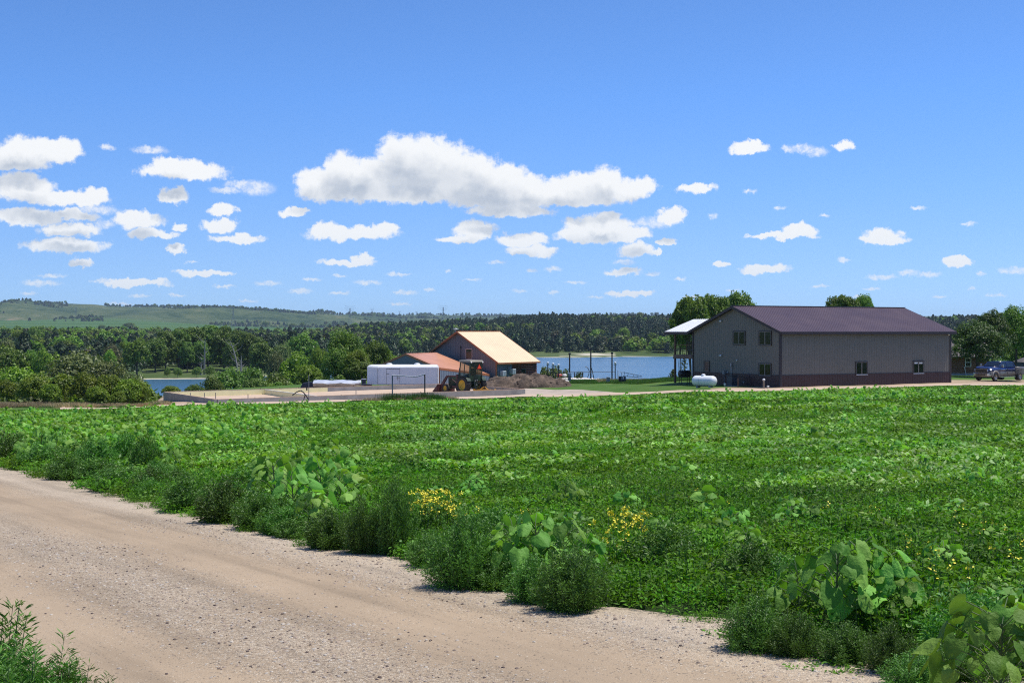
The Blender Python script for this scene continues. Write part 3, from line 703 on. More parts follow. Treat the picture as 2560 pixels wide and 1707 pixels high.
for k in np.arange(.25, Lb, .4): r.hexa([(k-.02, 0, He), (k+.02, 0, He), (k+.02, Wb, Hr), (k-.02, Wb, Hr)], [(k-.01, 0, He+.02), (k+.01, 0, He+.02), (k+.01, Wb, Hr+.02), (k-.01, Wb, Hr+.02)])
rf = r.build('roof', copper, barn, label='pale sunlit copper roof slope')
r = MB().slab([(Lb, 2*Wb, He), (0, 2*Wb, He), (0, Wb, Hr), (Lb, Wb, Hr)], .08); r.build('roof', copper2, barn)
MB().b2(0, Lb, Wb-.15, Wb+.15, Hr+.005, Hr+.05).build('ridge_cap', coptrim, rf)
t = MB()
for x in (-.03, Lb+.03):
    t.hexa([(x-.03, 0, He-.2), (x+.03, 0, He-.2), (x+.03, Wb, Hr-.2), (x-.03, Wb, Hr-.2)], [(x-.03, 0, He+.02), (x+.03, 0, He+.02), (x+.03, Wb, Hr+.02), (x-.03, Wb, Hr+.02)])
    t.hexa([(x-.03, 2*Wb, He-.2), (x+.03, 2*Wb, He-.2), (x+.03, Wb, Hr-.2), (x-.03, Wb, Hr-.2)], [(x-.03, 2*Wb, He+.02), (x+.03, 2*Wb, He+.02), (x+.03, Wb, Hr+.02), (x-.03, Wb, Hr+.02)])
t.b2(0, Lb, -.03, 0, He-.18, He-.0).b2(x0-.06, x0+.08, ya-.06, ya+.06, -1, He).b2(.02, Lb-.02, .02, ya-.03, He-.16, He-.13)
t.build('fascia', coptrim, barn)
def barn_gable(px, py):
    d = Vector(((px-1280)/F_, 1.0)); o_ = E0+a_*x0; D = o_.dot(a_)/d.dot(a_); p = d*D-E0
    return p.dot(g_), HC-(py-827)*D/F_-ZBN
ya_, z1 = barn_gable(1166, 873); yb_, z0 = barn_gable(1180, 896.5)
lo, hi = min(ya_, yb_), max(ya_, yb_)
wd = MB().b2(x0-.07, x0, lo-.1, lo, z0-.1, z1+.1).b2(x0-.07, x0, hi, hi+.1, z0-.1, z1+.1).b2(x0-.07, x0, lo, hi, z1, z1+.1).b2(x0-.07, x0, lo, hi, z0-.1, z0).build('window', mat('pinkish_frame', (.50, .40, .37), .6), barn)
MB().b2(x0-.04, x0-.01, lo, hi, z0, z1).build('pane', glassmat('barn_glass', (.05, .045, .035)), wd)
ya_, z1 = barn_gable(1152.5, 864); _, z0 = barn_gable(1152.5, 898)
MB().tube([(x0-.08, ya_, z0), (x0-.08, ya_, z1)], .03, 6).b2(x0-.14, x0-.02, ya_-.05, ya_+.05, z1-.35, z1-.1).build('cable_riser', blackm, barn)
cp = MB().tube([(.2, Wb+.35, Hr-.15), (.2, Wb+.35, Hr+.3)], .08, 10); c_o = cp.build('vent_stack', mat('galvanized', (.45, .46, .48), .4, .3), barn)
MB().lathe([(.02, .40), (.30, .33), (.42, .27), (.36, .25), (.05, .25)], (.2, Wb+.35, Hr), 'Z', 16).build('vent_hood', mat('galvanized', (.45, .46, .48), .4, .3), c_o, True)
# side wall fittings
for xx in (1.35, 2.7):
    wd = MB().b2(xx+.62, xx+1.05, ya-.07, ya-.021, .55, 1.75).build('window', greybox, barn); MB().b2(xx+.67, xx+1.0, ya-.075, ya-.071, .6, 1.7).build('pane', glass, wd)
wd = MB().b2(5.3, 6.1, ya-.17, ya-.12, .9, 1.75).build('window', mat('green_shutter', (.10, .13, .11), .6), barn); MB().b2(5.36, 6.04, ya-.18, ya-.171, .96, 1.69).build('pane', glass, wd)
MB().b2(2.35, 2.8, ya-.30, ya-.04, 2.0, 2.06).b2(2.35, 2.8, ya-.34, ya-.30, 1.9, 2.02).build('awning', bluegrey, barn)
for i_, (xx, zz, lb) in enumerate(((1.30, 1.35, 'white window air conditioner nearest the corner of the barn'), (3.25, 1.55, 'white window air conditioner beside the log wall'))):
    ac_ = thing('air_conditioner', lb, 'air conditioner', (E0.x+a_.x*xx+g_.x*(ya-.3), E0.y+a_.y*xx+g_.y*(ya-.3), ZBN+zz-.35), BA, 'window air conditioners on the barn')
    MB().b2(-.3, .3, -.28, .28, 0, .62).build('case', whitem, ac_, bevel=.02)
    gm = MB()
    for q in range(7): gm.b2(-.305-.0, -.302, -.2, .2, .08+q*.07, .11+q*.07)
    for q in range(7): gm.b2(-.24, .24, -.288, -.282, .08+q*.07, .11+q*.07)
    gm.build('grille', greybox, ac_)
# lower wing in front of the barn gable
QA = PX(1014, 883.5, 167); QB = PX(1091, 881, 174); QC = PX(1224, 935.5, 170.2); QD = PX(1097, 919.5, 161.5)
wing = thing('barn_wing', 'low lean-to wing with orange metal roof between the trailer and the barn', 'shed', (QD.x, QD.y, ZBN))
o_ = Vector((QD.x, QD.y, ZBN)); L_ = lambda p: Vector(p)-o_
r = MB().slab([L_(QD), L_(QC), L_(QB), L_(QA)], .1)
for k in range(1, 20):
    u = k/20; s0 = QD.lerp(QC, u)-o_; s1 = QA.lerp(QB, u)-o_; e = Vector((.02, 0, 0)); h = Vector((0, 0, .03))
    r.hexa([s0-e, s0+e, s1+e, s1-e], [s0-e*.5+h, s0+e*.5+h, s1+e*.5+h, s1-e*.5+h])
r.build('roof', copper2, wing)
r = MB(); rr_ = QA-QD; QE = PX(942, 915, 172.0); QF = PX(1020, 912, 179)
r.slab([L_(QE), L_(QA), L_(QB), L_(QF)], .1); r.build('roof', darktrim, wing)
MB().add([L_((QE.x, QE.y, ZBN-1)), L_((QD.x, QD.y, ZBN-1)), L_(QD)-Vector((0, 0, .12)), L_(QA)-Vector((0, 0, .12)), L_(QE)-Vector((0, 0, .12))], [(0, 1, 2, 3, 4)]).build('gable_wall', mat('slate_siding', (.12, .145, .185), .5), wing)
q0 = QD.lerp(QC, .02); q1 = QC
r = MB().quad(L_((q0.x, q0.y, ZBN-1)), L_((q1.x, q1.y, ZBN-1)), L_(q1)-Vector((0, 0, .1)), L_(q0)-Vector((0, 0, .1)))
for k in range(1, 30):
    q = q0.lerp(q1, k/30)-o_; r.b2(q.x-.02, q.x+.02, q.y-.03, q.y+.01, -.5, q.z-.15)
r.build('side_wall', mat('pale_slate_siding', (.20, .25, .31), .5, var=.15), wing)
t = MB()
for p_, q_ in ((QE, QA), (QD, QA), (QD, QC)):
    a1_, b1_ = L_(p_), L_(q_); t.hexa([a1_+Vector((-.02, -.05, -.22)), b1_+Vector((-.02, -.05, -.22)), b1_+Vector((.02, 0, -.22)), a1_+Vector((.02, 0, -.22))], [a1_+Vector((-.02, -.05, .03)), b1_+Vector((-.02, -.05, .03)), b1_+Vector((.02, 0, .03)), a1_+Vector((.02, 0, .03))])
t.b2(-.08, .08, -.1, .06, -1, QD.z-ZBN)
t.build('fascia', coptrim, wing)
# ------------------------------------------------------------------ concrete foundation under construction
conc = mat('foundation_concrete', (.34, .335, .32), .9, var=.25, vscale=.9, fine=6, spec=.15)
plate = mat('sill_plate', (.50, .34, .24), .85, var=.2)
foam = mat('foam_board', (.88, .82, .46), .9, var=.08)
FLp, NLp, NRp = Vector((-32, 128, 0)), Vector((-24.3, 114, 0)), Vector((1.2, 134, 0)); FRp = NRp+(FLp-NLp)
ZT = HC-5.6
fd = thing('foundation', 'grey concrete foundation walls with yellow foam board, open to the sky', 'foundation', (NLp.x, NLp.y, ZT))
def wallseg(p, q, th, z0, z1, parent, m_, name, inset=0, label=None):
    p = Vector(p)-Vector(NLp); q = Vector(q)-Vector(NLp); d = (q-p).normalized(); n_ = Vector((-d.y, d.x, 0))*th/2
    return MB().hexa([v_+Vector((0, 0, z0)) for v_ in (p-n_, q-n_, q+n_, p+n_)], [v_+Vector((0, 0, z1)) for v_ in (p-n_, q-n_, q+n_, p+n_)]).build(name, m_, parent, label=label)
e1 = (NRp-NLp).normalized(); e2 = (FLp-NLp).normalized()
for p, q in ((FLp-e1*0, NLp), (NLp+e1*.14, NRp), (FLp+e1*.14, FRp), (NRp+e2*.14, FRp-e2*.14)):
    cw = wallseg(p, q, .25, -2.2, -.05, fd, conc, 'wall'); wallseg(p, q, .17, -.05, 0, cw, plate, 'sill_plate')
ft_ = lambda t_, s_=0: FLp+(FRp-FLp)*t_-e2*s_
wallseg(ft_(.01, .2), ft_(.53, .2), .06, -.8, -.06, fd, foam, 'foam_board')
wallseg(FLp-e2*.3+e1*.2, NLp+e2*.3+e1*.2, .06, -.8, -.06, fd, foam, 'foam_board')
xw = wallseg(ft_(.315, .3), NLp+(NRp-NLp)*.30+e2*.3, .22, -1, -.07, fd, foam, 'cross_wall')
wallseg(ft_(.315, .3), NLp+(NRp-NLp)*.30+e2*.3, .2, -.07, -.03, xw, mat('white_cap', (.66, .64, .58), .7), 'cap')
for k in range(15):
    for s_, (p, q) in enumerate(((FLp, FRp), (NLp, NRp))):
        c = p+(q-p)*((k+.7)/15.5)-NLp
        if s_ == 0 or k % 4 == 1: MB().b2(c.x-.025, c.x+.025, c.y-.025, c.y+.025, 0, .09 if s_ == 0 else .05).build('anchor_bolt', blackm, fd)
# sandy fill inside
nx = 40; vs = []; I0 = [NLp+e1*.2+e2*.2, NRp-e1*.2+e2*.2, FRp-e1*.2-e2*.2, FLp+e1*.2-e2*.2]
for i in range(nx+1):
    for j in range(nx+1):
        p = I0[0].lerp(I0[1], i/nx).lerp(I0[3].lerp(I0[2], i/nx), j/nx)-NLp
        h = -.50+.05*float(fbm(np.array([p.x/3]), np.array([p.y/3]), 3)[0])+.12*min(1, max(0,(i/nx-.25)*3)); vs.append((p.x, p.y, h-.05))
MB().add(vs, [(i*(nx+1)+j, (i+1)*(nx+1)+j, (i+1)*(nx+1)+j+1, i*(nx+1)+j+1) for i in range(nx) for j in range(nx)]).build('sand_fill', mat('pinkish_sand', (.56, .42, .31), .95, var=.2, vscale=1, fine=8, spec=.1), fd, True)
for k_, (px, py, h) in enumerate(((476, 992, .45), (511, 993, .5), (539, 994, .55), (437, 990, .3), (620, 993, .4), (890, 980, .25))):
    D = 122+k_; p = PX(px, py, D)-Vector((NLp.x, NLp.y, ZT)); MB().b2(p.x-.03, p.x+.03, p.y-.03, p.y+.03, p.z-.3, p.z+h-.1).build('rebar_stub', greybox, fd)
# ------------------------------------------------------------------ bent pipe frame at the edge of the field
D = 117.5; pa = PG(981, D); pb = PG(1062, D)
fr = thing('goal_frame', 'thin grey pipe frame like a goal with a sagging top bar in tall grass', 'frame', pa)
L2 = lambda px, py: PX(px, py, D)-pa
MB().tube([Vector((0, 0, -.1)), L2(981, 938)], .055).build('post', greybox, fr)
MB().tube([pb-pa-Vector((0, 0, .1)), L2(1062, 936)], .055).build('post', mat('black_metal', (.02,)*3), fr)
MB().tube([L2(980, 938), L2(1000, 939), L2(1041, 941.5), L2(1063, 935)], .05).build('top_bar', mat('pale_pipe', (.55, .57, .60), .4, .2), fr)
# bent black hose stand and pole near the cross wall
D = 116.5; pa = PG(772, D); hs_ = thing('steel_pole', 'tall thin steel pole with a dark sleeve beside the foundation', 'pole', pa)
L3 = lambda px, py, dd=0: PX(px, py, D+dd)-pa
MB().tube([Vector((0, 0, -.1)), L3(772, 937)], .03).build('pole', greybox, hs_)
MB().tube([L3(767, 976), L3(767, 966)], .06).build('sleeve', blackm, hs_)
hz_ = thing('bent_pipe', 'bent black pipe on two splayed legs in front of the foundation wall', 'pipe', pa)
MB().tube([L3(731, 988), L3(740, 981), L3(748, 977), L3(753, 976.5), L3(758, 980), L3(766, 990), L3(771, 999)], .045).build('arch', blackm, hz_)
MB().tube([L3(763, 986), L3(759, 1000)], .04).build('leg', blackm, hz_)
# ------------------------------------------------------------------ cargo trailer
D = 152.0; tp = PX(944, 962, D); gzt = gz(6.5-10, D+1)
tr = thing('cargo_trailer', 'long white enclosed cargo trailer with a slanted nose behind the foundation', 'trailer', (tp.x, D, HC-6.45))
H0, H1 = .55, 6.45-(921-827)*D/F_; H2 = 6.45-(912.5-827)*D/F_-.03; LT = 150*D/F_; WT = 2.4; nx_ = -28*D/F_
ta = mat('trailer_white', (.72, .76, .84), .35, var=.06, vscale=1.2)
def ring(x_, in_): return [(x_, in_[0], 0)]
base_ = [(0, 0), (LT, 0), (LT, WT), (0, WT), (nx_, WT*.72), (nx_, WT*.28+.15)]
w = MB().hexa([(x, y, H0) for x, y in base_], [(x, y, H1) for x, y in base_]); body = w.build('body', ta, tr)
ins = lambda k: [(LT/2+(x-LT/2)*(1-k*.6/LT), WT/2+(y-WT/2)*(1-k/WT*1.3)) for x, y in base_]
w = MB().loft([[Vector((x, y, z)) for x, y in ins(k)] for k, z in ((-.03, H1-.0), (-.02, H1+.1), (.12, H1+(H2-H1)*.65), (.45, H2), (1.2, H2+.06))])
rf = w.build('roof', whiteroof, tr)
for vx in (27*D/F_, 97*D/F_): MB().lathe([(.32, 0), (.34, .08), (.25, .17), (.05, .2)], (vx, WT*.5, H2+.03), 'Z', 16).build('roof_vent', whiteroof, rf, True)
dx0, dx1 = 23*D/F_, 55*D/F_
dr = MB().b2(dx0, dx1, -.025, -.003, H0+.1, H1-.08).build('side_door', ta, body)
MB().b2(dx0-.03, dx0, -.03, -.003, H0+.1, H1-.05).b2(dx1, dx1+.03, -.03, -.003, H0+.1, H1-.05).b2(dx0-.05, dx1+.05, -.05, -.003, H1-.07, H1-.02).build('door_trim', greybox, dr)
MB().b2(dx0-.05, dx0+.28, -.05, -.026, H1-.62, H1-.57).build('latch', greybox, dr); MB().b2(dx1-.35, dx1-.02, -.05, -.026, H0+.75, H0+.8).b2(dx1-.22, dx1-.18, -.05, -.026, H0+.5, H0+.98).build('door_bar', greybox, dr)
MB().b2(.0, LT, -.02, 0, H0+.02, H0+.1).b2(-.02, .04, -.03, .0, H0, H1).b2(LT-.05, LT+.01, -.03, 0, H0, H1).build('edge_trim', mat('galvanized', (.45, .46, .48), .4, .3), body)
for i_ in range(2): MB().lathe([(.12, -.1), (.36, -.12), (.36, .1), (.12, .12)], (LT*.6+i_*.85, .15, .36), 'Y', 18).build('wheel', blackm, tr, True)
MB().b2(nx_-1.2, nx_, WT/2-.05, WT/2+.05, .45, .58).build('tongue', greybox, tr)
# storage bin beside the trailer, covered boat
p = PX(909.5, 962, 154); o = thing('storage_bin', 'dark storage bin with a pale lid left of the white trailer', 'bin', (p.x, 154, HC-6.5))
MB().hexa([(-.2, -.25, 0), (.2, -.25, 0), (.2, .25, 0), (-.2, .25, 0)], [(-.23, -.28, 1.15), (.23, -.28, 1.15), (.23, .28, 1.15), (-.23, .28, 1.15)]).build('bin', mat('dark_slate_metal', (.05,)*3), o); MB().b2(-.26, .26, -.3, .3, 1.15, 1.2).build('lid', whitem, o)
p = PX(920, 960, 150.5); o = thing('wheelbarrow', 'low dark wheelbarrow tub in front of the trailer nose', 'wheelbarrow', (p.x, 150.5, HC-6.45))
MB().hexa([(-.3, -.2, .35), (.3, -.2, .35), (.3, .2, .35), (-.3, .2, .35)], [(-.5, -.32, .72), (.45, -.32, .66), (.45, .32, .66), (-.5, .32, .72)]).build('tub', mat('navy_steel', (.02, .025, .045), .4), o); MB().lathe([(.05, -.04), (.18, -.05), (.18, .05), (.05, .04)], (.5, 0, .18), 'Y', 14).build('wheel', blackm, o, True)
MB().tube([(.5, 0, .18), (-.2, -.28, .35), (-1.0, -.3, .6)], .02).tube([(.5, 0, .18), (-.2, .28, .35), (-1.0, .3, .6)], .02).build('handle', wood, o)
D = 150.0; p = PX(782, 962, D); bt = thing('covered_boat', 'boat on the grass under a silver grey tarp, left of the trailer', 'boat', (p.x, D+1, HC-6.7))
zt_ = lambda py: 6.7-(py-827)*D/F_
def hull(x):
    k = x/5.1; wd_ = .95*(1-max(0, (k-.55)/.45)**2.2)+.03; return wd_
rings = []; hr = []
for i in range(16):
    x = 5.1*i/15; wd_ = hull(x); zt1 = zt_(950.8)-.03*math.sin(i*1.4)-(.35*max(0, (i-11)/4)**1.5); sag = .12*math.sin(i*.9)+.05*math.sin(i*2.3)
    ze = zt_(958.5)+.06*sag*6
    rings.append([Vector((x, -wd_-.06, ze+.1*sag)), Vector((x, -wd_*.75, ze+(zt1-ze)*.45)), Vector((x, -wd_*.3, zt1-.02)), Vector((x, 0, zt1)), Vector((x, wd_*.3, zt1-.02)), Vector((x, wd_*.8, ze+.3)), Vector((x, wd_+.06, ze+.05))])
    hr.append([Vector((x, -wd_, zt_(958))), Vector((x, -wd_*.85, .75)), Vector((x, 0, .5+.3*max(0, (i-10)/5))), Vector((x, wd_*.85, .75)), Vector((x, wd_, zt_(958)))])
MB().loft(rings, False, False).build('tarp', mat('silver_tarp', (.52, .55, .62), .35, var=.15, vscale=1.2), bt, True)
MB().loft(hr, False, False).build('hull', mat('hull_paint', (.55, .52, .50), .5), bt, True)
MB().b2(0, 5.2, -.5, -.42, .3, .42).b2(0, 5.2, .42, .5, .3, .42).build('trailer_frame', greybox, bt)
MB().hexa([(-1.5, -.5, .45), (0, -.85, .45), (0, .85, .45), (-1.5, .5, .45)], [(-1.2, -.4, 1.05), (.02, -.8, 1.22), (.02, .8, 1.22), (-1.2, .4, 1.05)]).build('motor_cover', mat('navy_cloth', (.015, .018, .035), .6), bt, bevel=.08)
MB().lathe([(.08, -.08), (.28, -.1), (.28, .1), (.08, .08)], (2.4, -.75, .28), 'Y', 16).build('wheel', blackm, bt, True)
# ------------------------------------------------------------------ tractor with loader
jgreen = mat('dark_green_paint', (.012, .040, .018), .4, var=.3)
yel = mat('yellow_wheel_paint', (.62, .40, .03), .5, var=.25)
redp = mat('faded_red_paint', (.085, .018, .016), .6, var=.4)
rubber = mat('tyre_rubber', (.022, .021, .020), .75, var=.3)
tanm = mat('cab_roof_paint', (.36, .32, .24), .5, var=.15)
clearg = mat('pale_cab_glass', (.20, .23, .17), .12, var=.2)
th = math.radians(90+41); TX = PX(1179, 980, 134.5)
tc_ = thing('tractor', 'dark green cab tractor with red front loader and yellow wheels inside the foundation', 'tractor', (TX.x, 134.5, HC-6.08), th); tc_.scale = (1.1, 1.07, 1.06)
def wheel(parent, x, y, R, W, rim, lug=True, name='wheel', rimm=yel, n=40):
    s = 1 if y > 0 else -1
    hub = bpy.data.objects.new(name, None)
    m_ = MB().lathe([(R*rim, -W/2), (R*.93, -W/2), (R*.965, -W*.36), (R*.965, W*.36), (R*.93, W/2), (R*rim, W/2)], (x, y, R), 'Y', n, False)
    if lug:
        nl = 22
        for k in range(nl):
            for sd_ in (-1, 1):
                a = 2*pi*(k+(.5 if sd_ > 0 else 0))/nl; b_ = a+.16
                p0 = Vector((x+math.cos(a)*R*.99, y+sd_*W*.46, R+math.sin(a)*R*.99)); p1 = Vector((x+math.cos(b_)*R*.985, y+sd_*W*.02, R+math.sin(b_)*R*.985))
                m_.tube([p0, p1], R*.035, 4)
    t_ = m_.build('tyre', rubber, None, False)
    r_ = MB().lathe([(.02, s*W*.10), (R*rim*.35, s*W*.10), (R*rim*.45, s*W*.02), (R*rim*.85, s*W*.16), (R*rim*.93, s*W*.44), (R*rim+.005, s*W*.46), (R*rim+.005, -s*W*.46), (R*rim*.9, -s*W*.3), (.02, -s*W*.3)], (x, y, R), 'Y', n, False)
    return t_, r_
def addwheel(parent, *a, **k):
    rimm = k.get('rimm', yel); t_, r_ = wheel(parent, *a, **k); t_.name = 'wheel'; t_.parent = parent; r_.build('rim', rimm, t_, True); return t_
for sd_ in (-1, 1):
    addwheel(tc_, 0, sd_*.92, .80, .46, .60); addwheel(tc_, 2.65, sd_*.80, .43, .26, .55, lug=False)
b = MB().hexa([(-.35, -.3, .55), (1.0, -.3, .5), (1.0, .3, .5), (-.35, .3, .55)], [(-.35, -.3, 1.25), (1.0, -.33, 1.35), (1.0, .33, 1.35), (-.35, .3, 1.25)])
b.hexa([(1.0, -.22, .6), (3.0, -.2, .6), (3.0, .2, .6), (1.0, .22, .6)], [(1.0, -.3, 1.62), (3.0, -.27, 1.5), (3.0, .27, 1.5), (1.0, .3, 1.62)])
b.b2(-.15, .15, -.75, .75, .68, .92).b2(2.5, 2.8, -.7, .7, .4, .55).b2(-.6, -.35, -.22, .22, .5, 1.1)
b.build('body', jgreen, tc_, bevel=.04)
MB().hexa([(1.0, -.31, 1.40), (3.02, -.28, 1.28), (3.02, .28, 1.28), (1.0, .31, 1.40)], [(1.0, -.28, 1.66), (3.02, -.25, 1.54), (3.02, .25, 1.54), (1.0, .28, 1.66)]).build('hood', mat('green_hood_paint', (.03, .14, .07), .3), tc_, bevel=.05)
for sd_ in (-1, 1):
    f = []
    for k in range(9):
        a = math.radians(25+k*16); f.append([Vector((.86*math.cos(a), sd_*.68, .8+.88*math.sin(a))), Vector((.86*math.cos(a), sd_*1.1, .8+.86*math.sin(a))), Vector((.83*math.cos(a), sd_*1.1, .8+.83*math.sin(a))), Vector((.83*math.cos(a), sd_*.68, .8+.85*math.sin(a)))])
    MB().loft(f).build('fender', jgreen, tc_)
cab = MB()
CB = [(-.55, -.72), (.95, -.66), (.95, .66), (-.55, .72)]; CT = [(-.62, -.70), (.80, -.62), (.80, .62), (-.62, .70)]
for (x, y), (X2, Y2) in zip(CB, CT): cab.tube([(x, y, 1.45), (X2, Y2, 2.92)], .05, 6)
for s_ in (-1, 1): cab.tube([(.25, s_*.70, 1.45), (.12, s_*.67, 2.92)], .045, 6)
cab.tube([(-.57, -.16, 1.7), (-.62, -.16, 2.92)], .03, 6).tube([(-.57, .22, 1.7), (-.62, .22, 2.92)], .03, 6)
cab.hexa([(x, y, 1.15) for x, y in CB], [(x, y, 1.66) for x, y in CB]); cab.b2(-.05, .5, -.35, .35, 1.6, 1.75)
cb = cab.build('cab', jgreen, tc_)
MB().b2(-.2, .25, -.28, .28, 1.66, 1.80).hexa([(-.3, -.26, 1.8), (-.15, -.26, 1.8), (-.15, .26, 1.8), (-.3, .26, 1.8)], [(-.38, -.22, 2.35), (-.26, -.22, 2.35), (-.26, .22, 2.35), (-.38, .22, 2.35)]).build('seat', blackm, cb)
g1 = MB()
for i_ in range(4):
    a, c = CB[i_], CB[(i_+1) % 4]; A2, C2 = CT[i_], CT[(i_+1) % 4]
    if i_ == 1: continue
    L_ = lambda p, q, t_: (p[0]+(q[0]-p[0])*t_, p[1]+(q[1]-p[1])*t_)
    spans = [(.05, .46), (.54, .95)] if i_ != 3 else [(.05, .34), (.38, .60), (.64, .95)]
    for s0, s1 in spans:
        p0, p1 = L_(a, c, s0), L_(a, c, s1); q0, q1 = L_(A2, C2, s0), L_(A2, C2, s1)
        g1.quad((p0[0], p0[1], 1.68), (p1[0], p1[1], 1.68), (q1[0], q1[1], 2.84), (q0[0], q0[1], 2.84))
m_, nt, b_ = nmat('tinted_cab_glass'); tr_ = N(nt, 'ShaderNodeBsdfTransparent'); mx_ = N(nt, 'ShaderNodeMixShader'); tr_.inputs[0].default_value = (.62, .70, .62, 1)
b_.inputs['Base Color'].default_value = (.08, .09, .07, 1); b_.inputs['Roughness'].default_value = .08; mx_.inputs[0].default_value = .3
nt.links.new(tr_.outputs[0], mx_.inputs[1]); nt.links.new(b_.outputs[0], mx_.inputs[2]); nt.links.new(mx_.outputs[0], nt.nodes['Material Output'].inputs[0])
g1.build('cab_glass', m_, cb)
rf = MB().hexa([(-.75, -.78, 2.90), (1.0, -.72, 2.90), (1.0, .72, 2.90), (-.75, .78, 2.90)], [(-.68, -.72, 3.06), (.92, -.66, 3.06), (.92, .66, 3.06), (-.68, .72, 3.06)]).build('cab_roof', tanm, tc_, bevel=.03)
for s_ in (-.66, .66): MB().lathe([(.05, -.80), (.07, -.77), (.05, -.70)], (0, s_, 2.88), 'X', 10).build('work_lamp', whitem, rf, True)
hi_or = mat('safety_orange', (.95, .09, .02), .5, var=.05); bo = mat('safety_red_border', (.45, .02, .02), .5)
def tri(s_, x, z): return [(x, -s_*.58, z-s_*.34), (x, s_*.58, z-s_*.34), (x, 0, z+s_*.66)]
sg = MB().hexa([(p[0]+.02, p[1]-.30, p[2]) for p in tri(.46, -.70, 2.42)], [(p[0], p[1]-.30, p[2]) for p in tri(.46, -.72, 2.42)]).build('warning_triangle', bo, tc_)
MB().hexa([(p[0]+.004, p[1]-.30, p[2]) for p in tri(.37, -.73, 2.42)], [(p[0], p[1]-.30, p[2]) for p in tri(.37, -.735, 2.42)]).build('orange_face', hi_or, sg)
MB().tube([(1.55, .12, 1.5), (1.55, .12, 2.25), (1.50, .12, 2.32)], .045, 8).b2(1.48, 1.62, .05, .19, 1.62, 1.95).build('exhaust_stack', blackm, tc_)
ld = MB()
for s_ in (-1, 1):
    y = s_*.62
    ld.b2(1.15, 1.35, y-.06, y+.06, .5, 1.75)
    ld.hexa([(1.05, y-.05, 1.62), (1.15, y-.05, 1.50), (1.15, y+.05, 1.50), (1.05, y+.05, 1.62)], [(2.75, y-.05, 1.62), (2.6, y-.05, 1.48), (2.6, y+.05, 1.48), (2.75, y+.05, 1.62)])
    ld.hexa([(2.58, y-.05, 1.50), (2.75, y-.05, 1.62), (2.75, y+.05, 1.62), (2.58, y+.05, 1.50)], [(3.55, y-.05, .32), (3.70, y-.05, .40), (3.70, y+.05, .40), (3.55, y+.05, .32)])
    ld.tube([(1.3, y, .9), (2.3, y, 1.45)], .04, 6).tube([(2.9, y, 1.5), (3.6, y, .75)], .035, 6).b2(1.1, 2.0, y-.05, y+.05, .55, .70)
ld.b2(3.5, 3.62, -.62, .62, .35, .47).build('loader_arms', redp, tc_)
bk = []
for y in (-1.0, 1.0): bk.append([Vector((3.65, y, .75)), Vector((3.62, y, .15)), Vector((3.8, y, .03)), Vector((4.5, y, .05)), Vector((4.5, y, .02)), Vector((3.78, y, -.01)), Vector((3.58, y, .13)), Vector((3.61, y, .78))])
k_ = MB().loft(bk)
for y in (-1.0, 1.0): k_.hexa([(3.62, y-.02, .76), (3.62, y-.02, .05), (4.4, y-.02, .05)], [(3.62, y+.02, .76), (3.62, y+.02, .05), (4.4, y+.02, .05)])
k_.build('bucket', redp, tc_)
h = MB().tube([(-.5, -.25, .6), (-1.2, -.42, .45)], .04, 6).tube([(-.5, .25, .6), (-1.2, .42, .45)], .04, 6).tube([(-.6, 0, 1.1), (-1.1, 0, .95)], .035, 6).tube([(-.6, 0, .4), (-1.0, 0, .38)], .05, 6)
h.tube([(-.7, -.3, 1.1), (-.95, -.36, .5)], .03, 6).tube([(-.7, .3, 1.1), (-.95, .36, .5)], .03, 6); h.build('hitch', blackm, tc_)
for y, z in ((-.1, 1.25), (.12, 1.22), (-.05, .85)): MB().b2(-.66, -.61, y-.05, y+.05, z-.04, z+.04).build('coupler', mat('galvanized', (.45, .46, .48), .4, .3), tc_)
# yellow blade implement behind the right wheel
p = PX(1210, 975, 133.2); im = thing('box_blade', 'yellow box blade implement on the fill at the right of the tractor', 'implement', (p.x, 133.2, HC-6.05), math.radians(-8))
ye_ = mat('yellow_implement_paint', (.68, .34, .02), .5, var=.25)
MB().b2(-1.0, 1.0, -.05, .02, .12, .42).b2(-1.05, -.98, -.05, .75, .05, .45).b2(.98, 1.05, -.05, .75, .05, .45).b2(-1.0, 1.0, .6, .66, .3, .4).build('blade_box', ye_, im)
MB().tube([(-.4, .1, .4), (-.05, .2, .68)], .05, 6).tube([(.4, .1, .4), (.05, .2, .68)], .05, 6).tube([(-.6, .3, .38), (.6, .3, .38)], .06, 6).build('mast', ye_, im)
p = PX(1232, 975, 133.6); im = thing('timber_scrap', 'pale broken boards lying right of the yellow blade', 'boards', (p.x, 133.6, HC-6.05), .2)
MB().box((0, 0, .1), (1.2, .25, .06), .3).build('board', mat('pale_board', (.55, .44, .36), .8), im); MB().box((.1, .15, .2), (.9, .2, .05), -.35).build('board', mat('pale_board', (.5,)*3), im)
